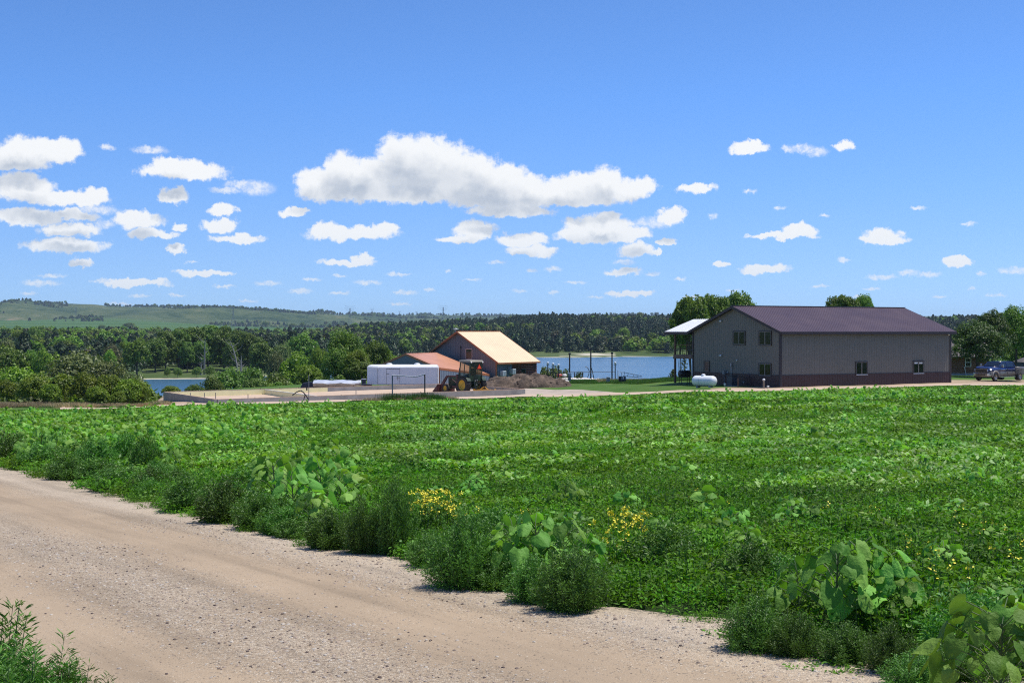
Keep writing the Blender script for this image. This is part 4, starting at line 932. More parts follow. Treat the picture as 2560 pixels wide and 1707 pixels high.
# ------------------------------------------------------------------ pickup truck
bluep = mat('blue_car_paint', (.008, .022, .12), .22, var=.12, spec=.7, coat=.6)
dust = mat('dusty_silver_paint', (.12, .105, .09), .42, var=.35, vscale=1.5, coat=.2)
chrome = mat('chrome', (.62, .62, .64), .18, .85, var=.1)
darkp = mat('dark_plastic', (.02, .02, .02), .55)
TH = math.radians(217.7); ta_, tb_ = Vector((math.cos(TH), math.sin(TH))), Vector((-math.sin(TH), math.cos(TH)))
wl = PX(2487.5, 955, 137.2); og = Vector((wl.x, wl.y))-tb_*.92
pk = thing('pickup_truck', 'dusty blue crew cab pickup truck parked facing the lane by the big tree', 'truck', (og.x, og.y, gz(og.x, og.y)+.02), TH)
def sec(x, w, z0, z1, cr=.12): # rounded section
    return [Vector((x, y, z)) for y, z in ((-w+.03, z0), (-w, z0+.15), (-w-.01, z0+(z1-z0)*.55), (-w+.03, z1-cr), (-w+cr+.03, z1), (w-cr-.03, z1), (w-.03, z1-cr), (w+.01, z0+(z1-z0)*.55), (w, z0+.15), (w-.03, z0))]
lo_ = MB().loft([sec(x, w, .48, .98, .02) for x, w in ((.86, .93), (.60, .98), (-.6, .98), (-3.4, .98))])
lo_.build('lower_body', dust, pk, True)
up_ = MB().loft([sec(.88, .86, .95, 1.16), sec(.80, .92, .95, 1.24), sec(.3, .965, .95, 1.33), sec(-.75, .985, .95, 1.38), sec(-.95, .985, .95, 1.36), sec(-3.4, .985, .95, 1.34)])
bo_ = up_.build('body', bluep, pk, True)
MB().loft([sec(.80, .74, 1.2, 1.27), sec(.3, .78, 1.3, 1.40), sec(-.70, .80, 1.34, 1.44)]).build('hood', bluep, pk, True)
MB().loft([sec(-3.45, .985, .55, 1.36, .05), sec(-5.55, .985, .55, 1.36, .05)]).build('bed', dust, pk, True)
MB().b2(-5.45, -3.55, -.86, .86, 1.362, 1.375).build('bed_liner', darkp, pk)
for s_ in (-1, 1):      # wide rear fenders over the dual wheels
    f = MB().loft([[Vector((x, s_*(.97), z)), Vector((x, s_*(.97+o_), z)), Vector((x, s_*(.97+o_), .62)), Vector((x, s_*.97, .62))] for x, z, o_ in ((-3.55, 1.0, .02), (-3.8, 1.18, .2), (-4.3, 1.22, .24), (-4.7, 1.18, .2), (-4.95, 1.0, .02))]); f.build('rear_fender', dust, pk)
    fl = []
    for k in range(11):
        a = pi*k/10; fl.append([Vector((math.cos(a)*.50, s_*.97, .44+math.sin(a)*.52)), Vector((math.cos(a)*.49, s_*1.05, .44+math.sin(a)*.51)), Vector((math.cos(a)*.60, s_*1.04, .44+math.sin(a)*.62)), Vector((math.cos(a)*.62, s_*.985, .44+math.sin(a)*.64))])
    MB().loft(fl).build('fender_flare', mat('flare_silver', (.30, .28, .26), .4), pk, True)
    MB().b2(-3.3, -.7, s_*1.0-.08, s_*1.0+.08, .38, .44).build('running_board', chrome, pk)
    mr = MB().b2(-.92, -.80, s_*1.22-.10, s_*1.22+.10, 1.36, 1.66).build('mirror', chrome, pk, bevel=.03); MB().tube([(-.9, s_*.98, 1.36), (-.87, s_*1.15, 1.45)], .025, 6).build('mirror_arm', blackm, mr)
# greenhouse
gb = [(-.72, -.90), (-.72, .90)]; 
def gsec(x, w, z): return [Vector((x, -w, z)), Vector((x, w, z))]
cabp = [(-.68, .88, 1.36), (-1.42, .76, 1.90), (-1.7, .74, 1.945), (-3.0, .74, 1.93), (-3.32, .76, 1.84), (-3.45, .88, 1.36)]
gl_ = MB(); tp_ = [cabp[1], cabp[2], cabp[3], cabp[4]]
gl_.loft([[Vector((x, -w, z)), Vector((x, w, z)), Vector((x, w, z-.06)), Vector((x, -w, z-.06))] for x, w, z in tp_])
gl_.build('cab_roof', bluep, pk, True)
pil = MB()
for s_ in (-1, 1):
    pil.tube([(-.68, s_*.88, 1.36), (-1.42, s_*.76, 1.88)], .035, 6).tube([(-2.05, s_*.885, 1.36), (-2.10, s_*.76, 1.89)], .04, 6).tube([(-3.45, s_*.88, 1.36), (-3.30, s_*.76, 1.82)], .06, 6).tube([(-1.42, s_*.76, 1.88), (-3.3, s_*.76, 1.82)], .03, 6)
pil.build('pillars', bluep, pk)
cg = glassmat('vehicle_glass', (.012, .02, .035), .04)
MB().quad((-.70, -.84, 1.37), (-.70, .84, 1.37), (-1.43, .73, 1.885), (-1.43, -.73, 1.885)).build('windshield', cg, pk)
MB().quad((-3.44, .84, 1.37), (-3.44, -.84, 1.37), (-3.32, -.74, 1.82), (-3.32, .74, 1.82)).build('rear_window', cg, pk)
for s_ in (-1, 1):
    for x0_, x1_, X0_, X1_ in ((-.80, -2.02, -1.42, -2.06), (-2.1, -3.40, -2.14, -3.26)):
        MB().quad((x0_, s_*.885, 1.37), (x1_, s_*.885, 1.37), (X1_, s_*.765, 1.855), (X0_, s_*.765, 1.855)).build('side_window', cg, pk)
    for x_ in (-1.85, -3.1):
        MB().b2(x_-.10, x_+.10, s_*.995-.02, s_*.995+.02, 1.17, 1.21).build('door_handle', chrome, pk)
sm = MB()
for s_ in (-1, 1):
    for x_ in (-.78, -2.08, -3.42): sm.b2(x_-.008, x_+.008, s_*.985, s_*1.0, .55, 1.33)
sm.build('door_gap', darkp, pk)
gr_ = MB().b2(.86, .93, -.62, .62, .88, 1.20).build('grille', darkp, pk, bevel=.03)
MB().b2(.90, .955, -.66, .66, 1.19, 1.24).b2(.90, .955, -.66, .66, .84, .89).b2(.90, .955, -.68, -.62, .86, 1.22).b2(.90, .955, .62, .68, .86, 1.22).build('grille_frame', chrome, gr_)
gb_ = MB()
for z in (.95, 1.12): gb_.b2(.92, .945, -.6, .6, z-.012, z+.012)
gb_.build('grille_bar', mat('dark_chrome', (.2,)*3, .3, .6), gr_)
for s_ in (-1, 1):
    hl = MB().hexa([(.80, s_*.68, .98), (.93, s_*.68, .98), (.78, s_*.93, .98)], [(.80, s_*.68, 1.19), (.90, s_*.68, 1.19), (.74, s_*.92, 1.19)]).build('headlight', mat('headlight_lens', (.60, .64, .68), .12, .2), pk)
    MB().b2(.86, .98, s_*.72-.09, s_*.72+.09, .66, .72).build('fog_lamp', mat('headlight_lens', (.6,)*3), pk)
    MB().b2(.93, 1.0, s_*.55-.03, s_*.55+.03, .44, .55).build('tow_hook', blackm, pk)
MB().loft([[Vector((x, -w, z0)), Vector((x, w, z0)), Vector((x, w, z1)), Vector((x, -w, z1))] for x, w, z0, z1 in ((.70, .98, .55, .82), (.92, .90, .52, .82), (1.02, .70, .52, .80))]).build('front_bumper', chrome, pk, bevel=.03)
MB().b2(1.0, 1.035, -.5, .5, .58, .70).build('bumper_intake', darkp, pk)
MB().b2(.85, .98, -.8, .8, .36, .50).build('air_dam', darkp, pk)
MB().b2(-5.2, .5, -.45, .45, .38, .52).build('chassis', darkp, pk)
rm = mat('steel_rim', (.42, .40, .37), .4, .5)
for x_, y_ in ((0, .90), (0, -.90), (-3.95, .90), (-3.95, -.90), (-3.95, 1.09), (-3.95, -1.09)):
    addwheel(pk, x_, y_, .41, .24, .60, lug=False, rimm=rm)
# ------------------------------------------------------------------ log house behind the tree, dark shed
HX = 47.0; HY = 155.0; zb = HC-5.0
ho = thing('log_house', 'brown log house with grey shingle roof behind the grey building and big tree', 'house', (HX, HY, zb))
MB().b2(-3, 6.2, 0, 7, -.6, .28).build('foundation', mat('pale_foundation', (.48, .47, .45), .9), ho)
w = MB().b2(-3, 6.2, .02, 7, .28, 2.3)
for k in range(10): w.tube([(-3.02, .06, .38+k*.2), (6.22, .06, .38+k*.2)], .10, 8)
w.build('log_wall', mat('brown_log', (.25, .12, .075), .8, var=.3), ho)
r = MB().slab([(-3.6, -.6, 2.15), (6.8, -.6, 2.15), (6.8, 3.5, 4.15), (-3.6, 3.5, 4.15)], .12).slab([(6.8, 7.6, 2.15), (-3.6, 7.6, 2.15), (-3.6, 3.5, 4.15), (6.8, 3.5, 4.15)], .12)
r.build('roof', mat('grey_shingle', (.13, .115, .11), .9, var=.2, fine=9), ho)
MB().add([(-3, .05, 2.2), (-3, 7, 2.2), (-3, 3.5, 4.0), (6.2, .05, 2.2), (6.2, 7, 2.2), (6.2, 3.5, 4.0)], [(0, 2, 1), (3, 4, 5)]).build('gable', mat('brown_log', (.25,)*3), ho)
wx = (2420-1280)*HY/F_-HX
wd = MB().b2(wx-.34, wx+.34, -.07, -.02, 1.0, 2.0).build('window', whitem, ho); MB().b2(wx-.26, wx+.26, -.08, -.071, 1.06, 1.46).b2(wx-.26, wx+.26, -.08, -.071, 1.52, 1.94).build('pane', glass, wd)
px_ = (2410-1280)*HY/F_-HX; MB().tube([(px_+.2, -.15, .0), (px_, -.15, 1.0)], .04, 6).build('downspout', whitem, ho)
sh = thing('dark_shed', 'dark shed with a grey hipped roof behind the pickup truck', 'shed', PG(2590, 170), .0)
MB().b2(-1.6, 2.2, 0, 3, -.3, 1.25).build('wall', mat('charcoal_wall', (.03, .035, .05), .7), sh)
MB().hexa([(-1.75, -.15, 1.25), (2.35, -.15, 1.25), (2.35, 3.15, 1.25), (-1.75, 3.15, 1.25)], [(-.9, 1.2, 1.8), (1.5, 1.2, 1.8), (1.5, 1.8, 1.8), (-.9, 1.8, 1.8)]).build('roof', mat('grey_shingle', (.13,)*3), sh)
# ------------------------------------------------------------------ earth heap
ph = PX(1318, 973, 150.5); nn = 110
hp = thing('earth_heap', 'long heap of dark brown soil between the foundation and the lawn', 'soil heap', (ph.x, 150.5, HC-6.15))
xs = np.linspace(-5.2, 5.2, nn); ys = np.linspace(-3.6, 3.6, 70); XX, YY = np.meshgrid(xs, ys)
def blob(cx, cy, rx, ry, h): 
    q = ((XX-cx)/rx)**2+((YY-cy)/ry)**2; return h*np.clip(1-q, 0, 1)**.75
Hh = np.maximum.reduce([blob(-2.6, .2, 2.6, 3.0, 1.15), blob(-.5, .4, 2.3, 3.0, 1.5), blob(1.3, .3, 2.5, 3.0, 1.5), blob(2.9, 0, 2.0, 2.8, 1.0), blob(-3.8, -.3, 1.5, 2, .6)])
Hh = Hh+(fbm(XX*1.1+5, YY*1.1, 5, 31)-.48)*.75*np.clip(Hh*3, 0, 1)+(vnoise(XX*4, YY*4, 6)-.5)*.16*np.clip(Hh*3, 0, 1)
Hh = np.where(Hh > .01, Hh, -.3)
V = np.stack([XX.ravel(), YY.ravel(), Hh.ravel()], 1); ii, jj = np.meshgrid(np.arange(69), np.arange(nn-1))
q = np.stack([ii*nn+jj, ii*nn+jj+1, (ii+1)*nn+jj+1, (ii+1)*nn+jj], -1).reshape(-1, 4)
m, nt, b = nmat('dark_soil'); v = coord(nt)
nt.links.new(ramp(nt, mth(nt, 'ADD', mth(nt, 'MULTIPLY', noise(nt, v, 1.1, 5, .7), .7), mth(nt, 'MULTIPLY', noise(nt, v, 7, 4, .7), .3)), [(.34, (.035, .025, .018)), (.52, (.11, .078, .055)), (.64, (.28, .20, .14))]), b.inputs['Base Color'])
b.inputs['Roughness'].default_value = 1; bump(nt, b, noise(nt, v, 9, 4, .7), 1, .08)
mkobj('soil', npmesh('soil', V, q), m, hp)
rng = random.Random(3)
for k in range(26):
    a = rng.uniform(0, 2*pi); x = rng.uniform(-4.3, 4.3); y = rng.uniform(-2.8, -.3); s_ = rng.uniform(.07, .2)
    z = float(np.interp(x, xs, Hh[int((y+3.6)/7.2*69)])); lm = MB()
    lm.lathe([(.02, -s_*.7), (s_*.8, -s_*.5), (s_, 0), (s_*.6, s_*.5), (.02, s_*.6)], (x, y, z+s_*.2), 'Z', 6); lm.build('clod', m, hp)
# ------------------------------------------------------------------ posts, lamps and fittings at the lake edge
def pole(px, y0, y1, D, r_, name, label, cat, group=None, m_=blackm):
    zt1 = HC-(y1-827)*D/F_; p = PG(px, D); o = thing(name, label, cat, p, 0, group)
    MB().tube([(0, 0, -.2), (0, 0, zt1-p.z)], r_, 8).build('shaft', m_, o); return o, zt1-p.z
for px, y1, lb in ((1424, 885, 'tall dark steel pole rising from the grey pedestal'), (1477, 873, 'tallest dark steel pole, middle of three at the lake edge'), (1530, 883, 'tall dark steel pole next to the lamp post by the lake')):
    o, h = pole(px, 950, y1, 169, .085, 'steel_pole', lb, 'pole', 'tall poles at the lake edge')
    MB().lathe([(.14, 0), (.16, .04), (.16, .16), (.02, .2)], (0, 0, h-.05), 'Z', 8).build('pole_cap', blackm, o)
for px, y1, lb in ((1369.5, 909, 'black lamp post nearest the barn, behind the earth heap'), (1382.5, 911.5, 'black lamp post second from the barn'), (1396.5, 914, 'black lamp post above the right end of the earth heap'), (1538, 909, 'black lamp post right of the three tall poles')):
    o, h = pole(px, 948, y1+2, 165, .06, 'lamp_post', lb, 'lamp post', 'short lamp posts at the lake edge')
    g = MB().lathe([(.05, 0), (.14, .08), (.16, .2), (.08, .3), (.02, .32)], (0, 0, h), 'Z', 10).build('lamp_globe', mat('pale_globe', (.62, .66, .68), .3), o, True)
    MB().b2(-.2, .2, -.03, .03, h-.06, h-.02).build('lamp_bracket', blackm, o)
o = thing('cable_railing', 'thin black railing with slender posts along the lake edge', 'railing', PG(1436, 167))
q0 = PG(1436, 167)
for px in (1376, 1389, 1436, 1457):
    a = PG(px, 167)-q0; MB().tube([a-Vector((0, 0, .2)), Vector((a.x, 0, HC-(930-827)*167/F_-q0.z))], .055, 6).build('post', blackm, o)
for y_, x0_, x1_ in ((930, 1396, 1537), (934, 1376, 1460)): MB().tube([PX(x0_, y_, 167)-q0, PX(x1_, y_-.5, 167)-q0], .025, 6).build('rail', blackm, o)
o = thing('curved_pipe', 'thin curved black pipe beside the tallest pole', 'pipe', PG(1472, 168)); q0 = PG(1472, 168); l4 = lambda a, c: PX(a, c, 168)-q0
MB().tube([l4(1463, 916), l4(1469, 919), l4(1473, 927), l4(1472, 936), l4(1469, 943), l4(1468, 952)], .04, 6).build('pipe', blackm, o)
MB().tube([l4(1478, 919), l4(1481, 928), l4(1484, 943), l4(1485, 952)], .05, 6).build('leg', blackm, o)
# pale stone wall
p0, p1 = PG(1390, 168), PG(1512, 165); o = thing('limestone_wall', 'low whitish limestone block wall along the lake edge behind the lawn', 'wall', p0)
nseg = 26; rng = random.Random(8)
lw_ = MB()
for k in range(nseg):
    a = p0.lerp(p1, k/nseg)-p0; c = p0.lerp(p1, (k+.97)/nseg)-p0
    hgt_ = HC-(944-827)*167/F_-p0.z+rng.uniform(-.10, .05)-.12*max(0, k-20)/5
    for lv in range(2):
        z0_, z1_ = (-.3, hgt_*.5) if lv == 0 else (hgt_*.5+.01, hgt_)
        lw_.hexa([Vector((a.x, a.y-(1.3 if lv == 0 else .75), z0_)), Vector((c.x, c.y-(1.3 if lv == 0 else .75), z0_)), Vector((c.x, c.y+.3, z0_)), Vector((a.x, a.y+.3, z0_))], [Vector((a.x+.02, a.y-(.8 if lv == 0 else .1)+rng.uniform(0, .1), z1_)), Vector((c.x-.02, c.y-(.8 if lv == 0 else .1)+rng.uniform(0, .1), z1_)), Vector((c.x, c.y+.3, z1_)), Vector((a.x, a.y+.3, z1_))])
lw_.build('wall', mat('limestone', (.66, .62, .56), .9, var=.25, vscale=1.5, fine=5), o)
o = thing('electric_pedestal', 'grey electric pedestal with pale top at the foot of the first tall pole', 'pedestal', PG(1423.5, 160))
MB().hexa([(-.17, -.15, -.1), (.17, -.15, -.1), (.17, .15, -.1), (-.17, .15, -.1)], [(-.15, -.13, 1.0), (.15, -.13, 1.0), (.15, .13, 1.0), (-.15, .13, 1.0)]).build('cabinet', mat('grey_enclosure', (.2,)*3), o)
MB().b2(-.19, .19, -.17, .17, 1.0, 1.12).b2(.0, .18, -.22, -.17, .75, 1.02).build('hood', mat('pale_pipe', (.5,)*3), o)
o = thing('utility_pedestal', 'squat concrete grey utility pedestal on the lawn right of the limestone wall', 'pedestal', PG(1521, 151))
MB().b2(-.2, .0, -.2, .2, -.1, .66).build('cabinet', mat('concrete_pad', (.3,)*3), o); MB().b2(.004, .17, -.18, .2, -.1, .64).build('door', mat('pale_grey_green', (.32, .35, .33), .7), o)
o = thing('dock_box', 'black open box with two white panels on the lawn by the lake', 'box', PG(1556, 148))
MB().b2(-.40, -.14, -.2, .2, -.05, .72).b2(-.14, .38, -.2, .2, -.05, .38).b2(.16, .24, -.2, .2, .38, .72).build('box', blackm, o)
for x_ in (0, .32): MB().b2(x_-.12, x_+.12 if x_ == 0 else x_+.07, .0, .04, .38, .72).build('panel', mat('pale_grey_blue', (.45, .50, .56), .5), o)
for px, y1, lb in ((1545, 926, 'white marker post left of the black box'), (1554.5, 930, 'white marker post above the black box')):
    o, h = pole(px, 946, y1, 156, .05, 'marker_post', lb, 'post', 'white marker posts by the lake', whitem)
for px, py, cm, lb in ((1398.5, 938, (.5, .10, .08), 'red buoy lying on the limestone wall'), (1411, 938.5, (.75, .70, .66), 'white buoy lying on the limestone wall')):
    p = PX(px, py+4, 168); o = thing('buoy', lb, 'buoy', p); MB().lathe([(.02, 0), (.3, .08), (.34, .2), (.22, .36), (.05, .42)], (0, 0, 0), 'Z', 14).build('float', mat('buoy_%d' % int(px), cm, .5), o, True)
    MB().tube([(0, 0, .4), (0, 0, .52)], .03, 6).build('ring', blackm, o)
o = thing('boulder', 'white boulder at the foot of the electric pedestal', 'rock', PG(1415, 158))
MB().lathe([(.05, -.1), (.36, .02), (.38, .2), (.2, .36), (.03, .4)], (0, 0, 0), 'Z', 9).build('rock', mat('limestone', (.6,)*3), o)
o = thing('gangway', 'thin dark gangway railing sloping down to the lake right of the black box', 'gangway', PX(1575, 938, 165)); q0 = PX(1575, 938, 165); l5 = lambda a, c, d=165: PX(a, c, d)-q0
MB().tube([l5(1550, 930.5), l5(1562, 931), l5(1604, 940, 172)], .035, 6).build('handrail', blackm, o); MB().tube([l5(1558, 940), l5(1604, 943.5, 172)], .04, 6).build('stringer', blackm, o)
for px in (1562, 1571, 1585, 1596): MB().tube([l5(px, 931+(px-1562)*.2), l5(px-3, 942)], .025, 6).build('brace', blackm, o)
# ------------------------------------------------------------------ pylons far away
steel = mat('pylon_steel', (.20, .23, .27), .6, .2)
def pylon(px, y0, y1, D, label, k=1.0, grp='power pylons on the plain'):
    p = PX(px, y0, D); H = (y0-y1)*D/F_; o = thing('power_pylon', label, 'pylon', p, .4, grp)
    t = MB(); r_ = .16*k; wb = H*.10; wt = H*.018
    lv = [0, .22, .40, .55, .68, .80, .90]
    W_ = lambda f: wb+(wt-wb)*min(1, f/.68)
    cs = ((-1, -1), (1, -1), (1, 1), (-1, 1))
    for i in range(len(lv)-1):
        a, c = lv[i], lv[i+1]
        for j in range(4):
            x0_, y0_ = cs[j]; x1_, y1_ = cs[(j+1) % 4]
            A_ = Vector((x0_*W_(a), y0_*W_(a), a*H)); B_ = Vector((x0_*W_(c), y0_*W_(c), c*H)); C_ = Vector((x1_*W_(c), y1_*W_(c), c*H)); D_ = Vector((x1_*W_(a), y1_*W_(a), a*H))
            t.tube([A_, B_], r_, 4).tube([A_, C_], r_*.6, 4).tube([D_, B_], r_*.6, 4).tube([B_, C_], r_*.5, 4)
    t.build('tower', steel, o)
    a_ = MB()
    for f, w_ in ((.90, .30), (.80, .22), (1.0, .26)):
        for s_ in (-1, 1):
            e = Vector((s_*w_*H, 0, f*H)); a_.tube([(0, 0, f*H-.02*H), e], r_*.8, 4).tube([(0, 0, (f-.07)*H), e], r_*.7, 4)
    a_.build('crossarm', steel, o); return o
pylon(583, 826, 763, 2600, 'large lattice pylon between the cottonwoods and the hills')
pylon(875, 816, 765, 2900, 'large lattice pylon above the tall bright green tree')
pylon(1108, 812, 763, 2900, 'large lattice pylon above the earth roofed barn ridge, in front of the blue hills'.replace('earth roofed barn ridge', 'barn ridge'))
pylon(190, 822, 762, 3600, 'faint lattice pylon before the hills at the far left', .8)
pylon(930, 792, 770, 6300, 'small faint pylon on the skyline right of the middle pylon', 1.3, 'tiny pylons on the skyline')
pylon(1348, 794, 777, 6300, 'small faint pylon on the wooded skyline above the lake', 1.3, 'tiny pylons on the skyline')
pylon(999, 792, 777, 6600, 'tiny faint pylon on the skyline left of the third large pylon', 1.2, 'tiny pylons on the skyline')
pylon(1041, 792, 778, 6600, 'tiny faint pylon on the skyline closest left of the third large pylon', 1.2, 'tiny pylons on the skyline')
# ------------------------------------------------------------------ trees
def leafquads(C, Nn, ln, wd, rs, fold=0.):
    """diamond shaped leaf clumps at C, facing Nn, length ln, width wd"""
    n = len(C); Nn = Nn/np.maximum(np.linalg.norm(Nn, axis=1, keepdims=True), 1e-6)
    r = rs.normal(size=(n, 3)); a = np.cross(Nn, r); a /= np.maximum(np.linalg.norm(a, axis=1, keepdims=True), 1e-6); b = np.cross(Nn, a)
    ln = (np.ones(n)*ln*rs.uniform(.6, 1.3, n))[:, None]/2; wd = (np.ones(n)*wd*rs.uniform(.6, 1.3, n))[:, None]/2
    V = np.stack([C-a*ln, C-b*wd+a*ln*.15+Nn*wd*fold, C+a*ln, C+b*wd+a*ln*.15+Nn*wd*fold], 1).reshape(-1, 3)
    F = np.arange(4*n).reshape(-1, 4); v = np.repeat(rs.uniform(0, 1, n), 4)
    return V, F, v
def tubes_np(mb, pts, r, n=6): mb.tube(pts, r, n)
def crown(rs, H, W, z0, n, leaf, lobes=16, kind='broad', gap=.0):
    """leaf centres and outward directions for a crown of height H, width W, whose base is at z0"""
    hc = H-z0; L = []
    if kind == 'juniper':
        t = rs.uniform(0, 1, n)**.75; ang = rs.uniform(0, 2*pi, n)
        rad = W/2*(1-t)**.55*(.62+.5*vnoise(ang*2.2+7, t*7, 3))*rs.uniform(.55, 1.05, n)
        C = np.stack([rad*np.cos(ang), rad*np.sin(ang), z0+hc*t], 1)
        Nn = np.stack([np.cos(ang), np.sin(ang), np.full(n, .55)], 1)+rs.normal(size=(n, 3))*.5
        return C, Nn, []
    if kind == 'dome': fx, fz = .50, .55
    elif kind == 'tall': fx, fz = .56, .66
    else: fx, fz = .60, .60
    for i in range(lobes):
        a = i*2.39996+rs.uniform(-.3, .3); u = (i+.5)/lobes; ph = math.acos(1-1.55*u) if kind != 'tall' else math.acos(1-1.8*u)
        q = rs.uniform(.85, 1.08)
        c = np.array([math.cos(a)*math.sin(ph)*W/2*fx*q, math.sin(a)*math.sin(ph)*W/2*fx*q, z0+hc*.40+math.cos(ph)*hc*.60*fz*q])
        rr_ = rs.uniform(.30, .46)*min(W, hc*1.15)/2*(1.1 if kind == 'dome' else 1)
        L.append((c, rr_))
    L.append((np.array([0, 0, z0+hc*.5]), min(W, hc)*.30))
    Cs = []; Ns = []
    m_ = int(n/len(L))+1
    for c, r_ in L:
        d = rs.normal(size=(m_, 3)); d[:, 2] = np.where(d[:, 2] < -.3, -d[:, 2]*.6, d[:, 2]); d /= np.linalg.norm(d, axis=1, keepdims=True)
        f = vnoise(d[:, 0]*2.3+c[0]*1.7+9, d[:, 1]*2.3+d[:, 2]*2.1+c[1], 5)
        rad = r_*(.72+.48*f)*rs.uniform(.72, 1.06, m_)
        p = c+d*rad[:, None]; Cs.append(p); Ns.append(d*.9+rs.normal(size=(m_, 3))*.55+np.array([0, 0, .25]))
    C = np.vstack(Cs); Nn = np.vstack(Ns)
    if gap > 0:
        g = vnoise(C[:, 0]/W*7+3, C[:, 2]/W*7+C[:, 1]/W*4, 8); k = g > gap; C, Nn = C[k], Nn[k]
    return C, Nn, L
bark = mat('bark', (.10, .075, .055), .9, var=.3); palebark = mat('pale_bark', (.30, .28, .25), .85, var=.3)
LM = {
 'broad': leafmat('leaf_broad', (.05, .11, .010), (.20, .31, .035), .28, clump=.35),
 'olive': leafmat('leaf_olive', (.07, .10, .024), (.22, .26, .075), .25, clump=.35),
 'bright': leafmat('leaf_bright', (.07, .15, .010), (.27, .39, .035), .32, clump=.4),
 'yellow': leafmat('leaf_yellowgreen', (.045, .10, .005), (.25, .32, .025), .30, clump=.8),
 'cotton': leafmat('leaf_cottonwood', (.05, .105, .014), (.20, .30, .05), .3, clump=.3),
 'dark': leafmat('leaf_juniper', (.018, .042, .012), (.06, .098, .03), .08, clump=.3),
 'bronze': leafmat('leaf_bronze', (.04, .05, .02), (.17, .15, .07), .2, clump=.3),
 'willow': leafmat('leaf_willow', (.06, .10, .02), (.20, .25, .06), .3, clump=.5),
}
LM['deep'] = leafmat('leaf_deep', (.022, .052, .008), (.11, .185, .026), .25, clump=.5)
TP = {}
def treeproto(key, kind, H, W, z0, n, leaf, pal, seed, lobes=16, gap=0., trunk=True, trm=bark, tr_r=None):
    rs = np.random.RandomState(seed)
    C, Nn, L = crown(rs, H, W, z0, n, leaf, lobes, kind, gap)
    V, Fq_, v = leafquads(C, Nn, leaf, leaf*.62, rs, .25)
    me = npmesh('crown', V, Fq_, 4, v=v); me.materials.append(LM[pal])
    tm = None
    if trunk:
        mb = MB(); r0 = tr_r or H*.025; zt_ = z0+(H-z0)*.45
        lean = rs.uniform(-.04, .04, 2)*H
        pts = [Vector((lean[0]*t*t, lean[1]*t*t, -.3+(zt_+.3)*t)) for t in (0, .15, .4, .7, 1)]
        mb.tube(pts, [r0*1.5, r0*1.05, r0*.9, r0*.7, r0*.5], 8)
        for c, r_ in L[:9]:
            s_ = pts[2].lerp(pts[4], rs.uniform(0, .8)); e = Vector(c)*.9+Vector((0, 0, c[2]*.05))
            mb.tube([s_, s_.lerp(e, .5)+Vector((0, 0, .04*H)), e], [r0*.42, r0*.28, r0*.1], 5)
        tm = bpy.data.meshes.new('trunk'); tm.from_pydata(mb.v, [], mb.f); tm.update(); tm.materials.append(trm)
    TP[key] = (me, tm, H, W)
# near trees (leaf clumps a few decimetres wide), middle distance and far ones
for s_ in range(3):
    treeproto(('broad', 'near', s_), 'broad', 10, 9, 1.1, 15000, .34, 'broad', 10+s_, 22, .22)
    treeproto(('deep', 'near', s_), 'broad', 10, 9, 1.0, 16000, .30, 'deep', 130+s_, 24, .24)
    treeproto(('broad', 'mid', s_), 'broad', 10, 9, 1.4, 5200, .55, 'broad', 20+s_, 18, .12)
    treeproto(('bright', 'near', s_), 'tall', 10, 8, 1.0, 13000, .36, 'bright', 30+s_, 22, .18)
    treeproto(('bright', 'mid', s_), 'dome', 10, 10, .8, 4200, .55, 'bright', 40+s_, 16)
    treeproto(('olive', 'mid', s_), 'dome', 10, 11, .6, 5200, .5, 'olive', 50+s_, 20, .08)
    treeproto(('bronze', 'mid', s_), 'dome', 10, 10, .8, 3600, .6, 'bronze', 55+s_, 16)
    treeproto(('cotton', 'mid', s_), 'tall', 15, 9.5, 3.0, 8000, .55, 'cotton', 60+s_, 22, .2, trm=bark, tr_r=.28)
    treeproto(('yellow', 'near', s_), 'dome', 3, 3.6, .1, 5200, .20, 'yellow', 70+s_, 16, .10, tr_r=.05)
    treeproto(('willow', 'near', s_), 'dome', 3, 4.4, .1, 4500, .22, 'willow', 80+s_, 14, .3, tr_r=.05)
    treeproto(('shrub', 'near', s_), 'dome', 4, 5, .2, 6000, .24, 'cotton', 90+s_, 16, .15, tr_r=.07)
for s_ in range(3): treeproto(('high', 'near', s_), 'dome', 10, 9, 5.2, 13000, .32, 'broad', 110+s_, 20, .22, tr_r=.2)
def tree(key, name, px, ytop, wpx, D, label, group=None, cat='tree', yaw=None, base=None):
    me, tm, H, W = TP[key]; g = PG(px, D)
    zt_ = HC-(ytop-827)*D/F_; zb_ = g.z if base is None else base
    sz = (zt_-zb_)/(H*.985); sxy = wpx*D/F_/(W*.97)
    o = thing(name, label, cat, (g.x, D, zb_), (hash((px*7, D)) % 628)/100 if yaw is None else yaw, group)
    o.scale = (sxy, sxy, sz)
    a = bpy.data.objects.new('foliage' if name in ('bush', 'shrub') else 'crown', me); COL.objects.link(a); a.parent = o
    if tm: b = bpy.data.objects.new('stem' if name in ('bush', 'shrub') else 'trunk', tm); COL.objects.link(b); b.parent = o
    return o
K = lambda pal, lod, s: (pal, lod, s)
G1 = 'bushes of the hedge before the foundation'
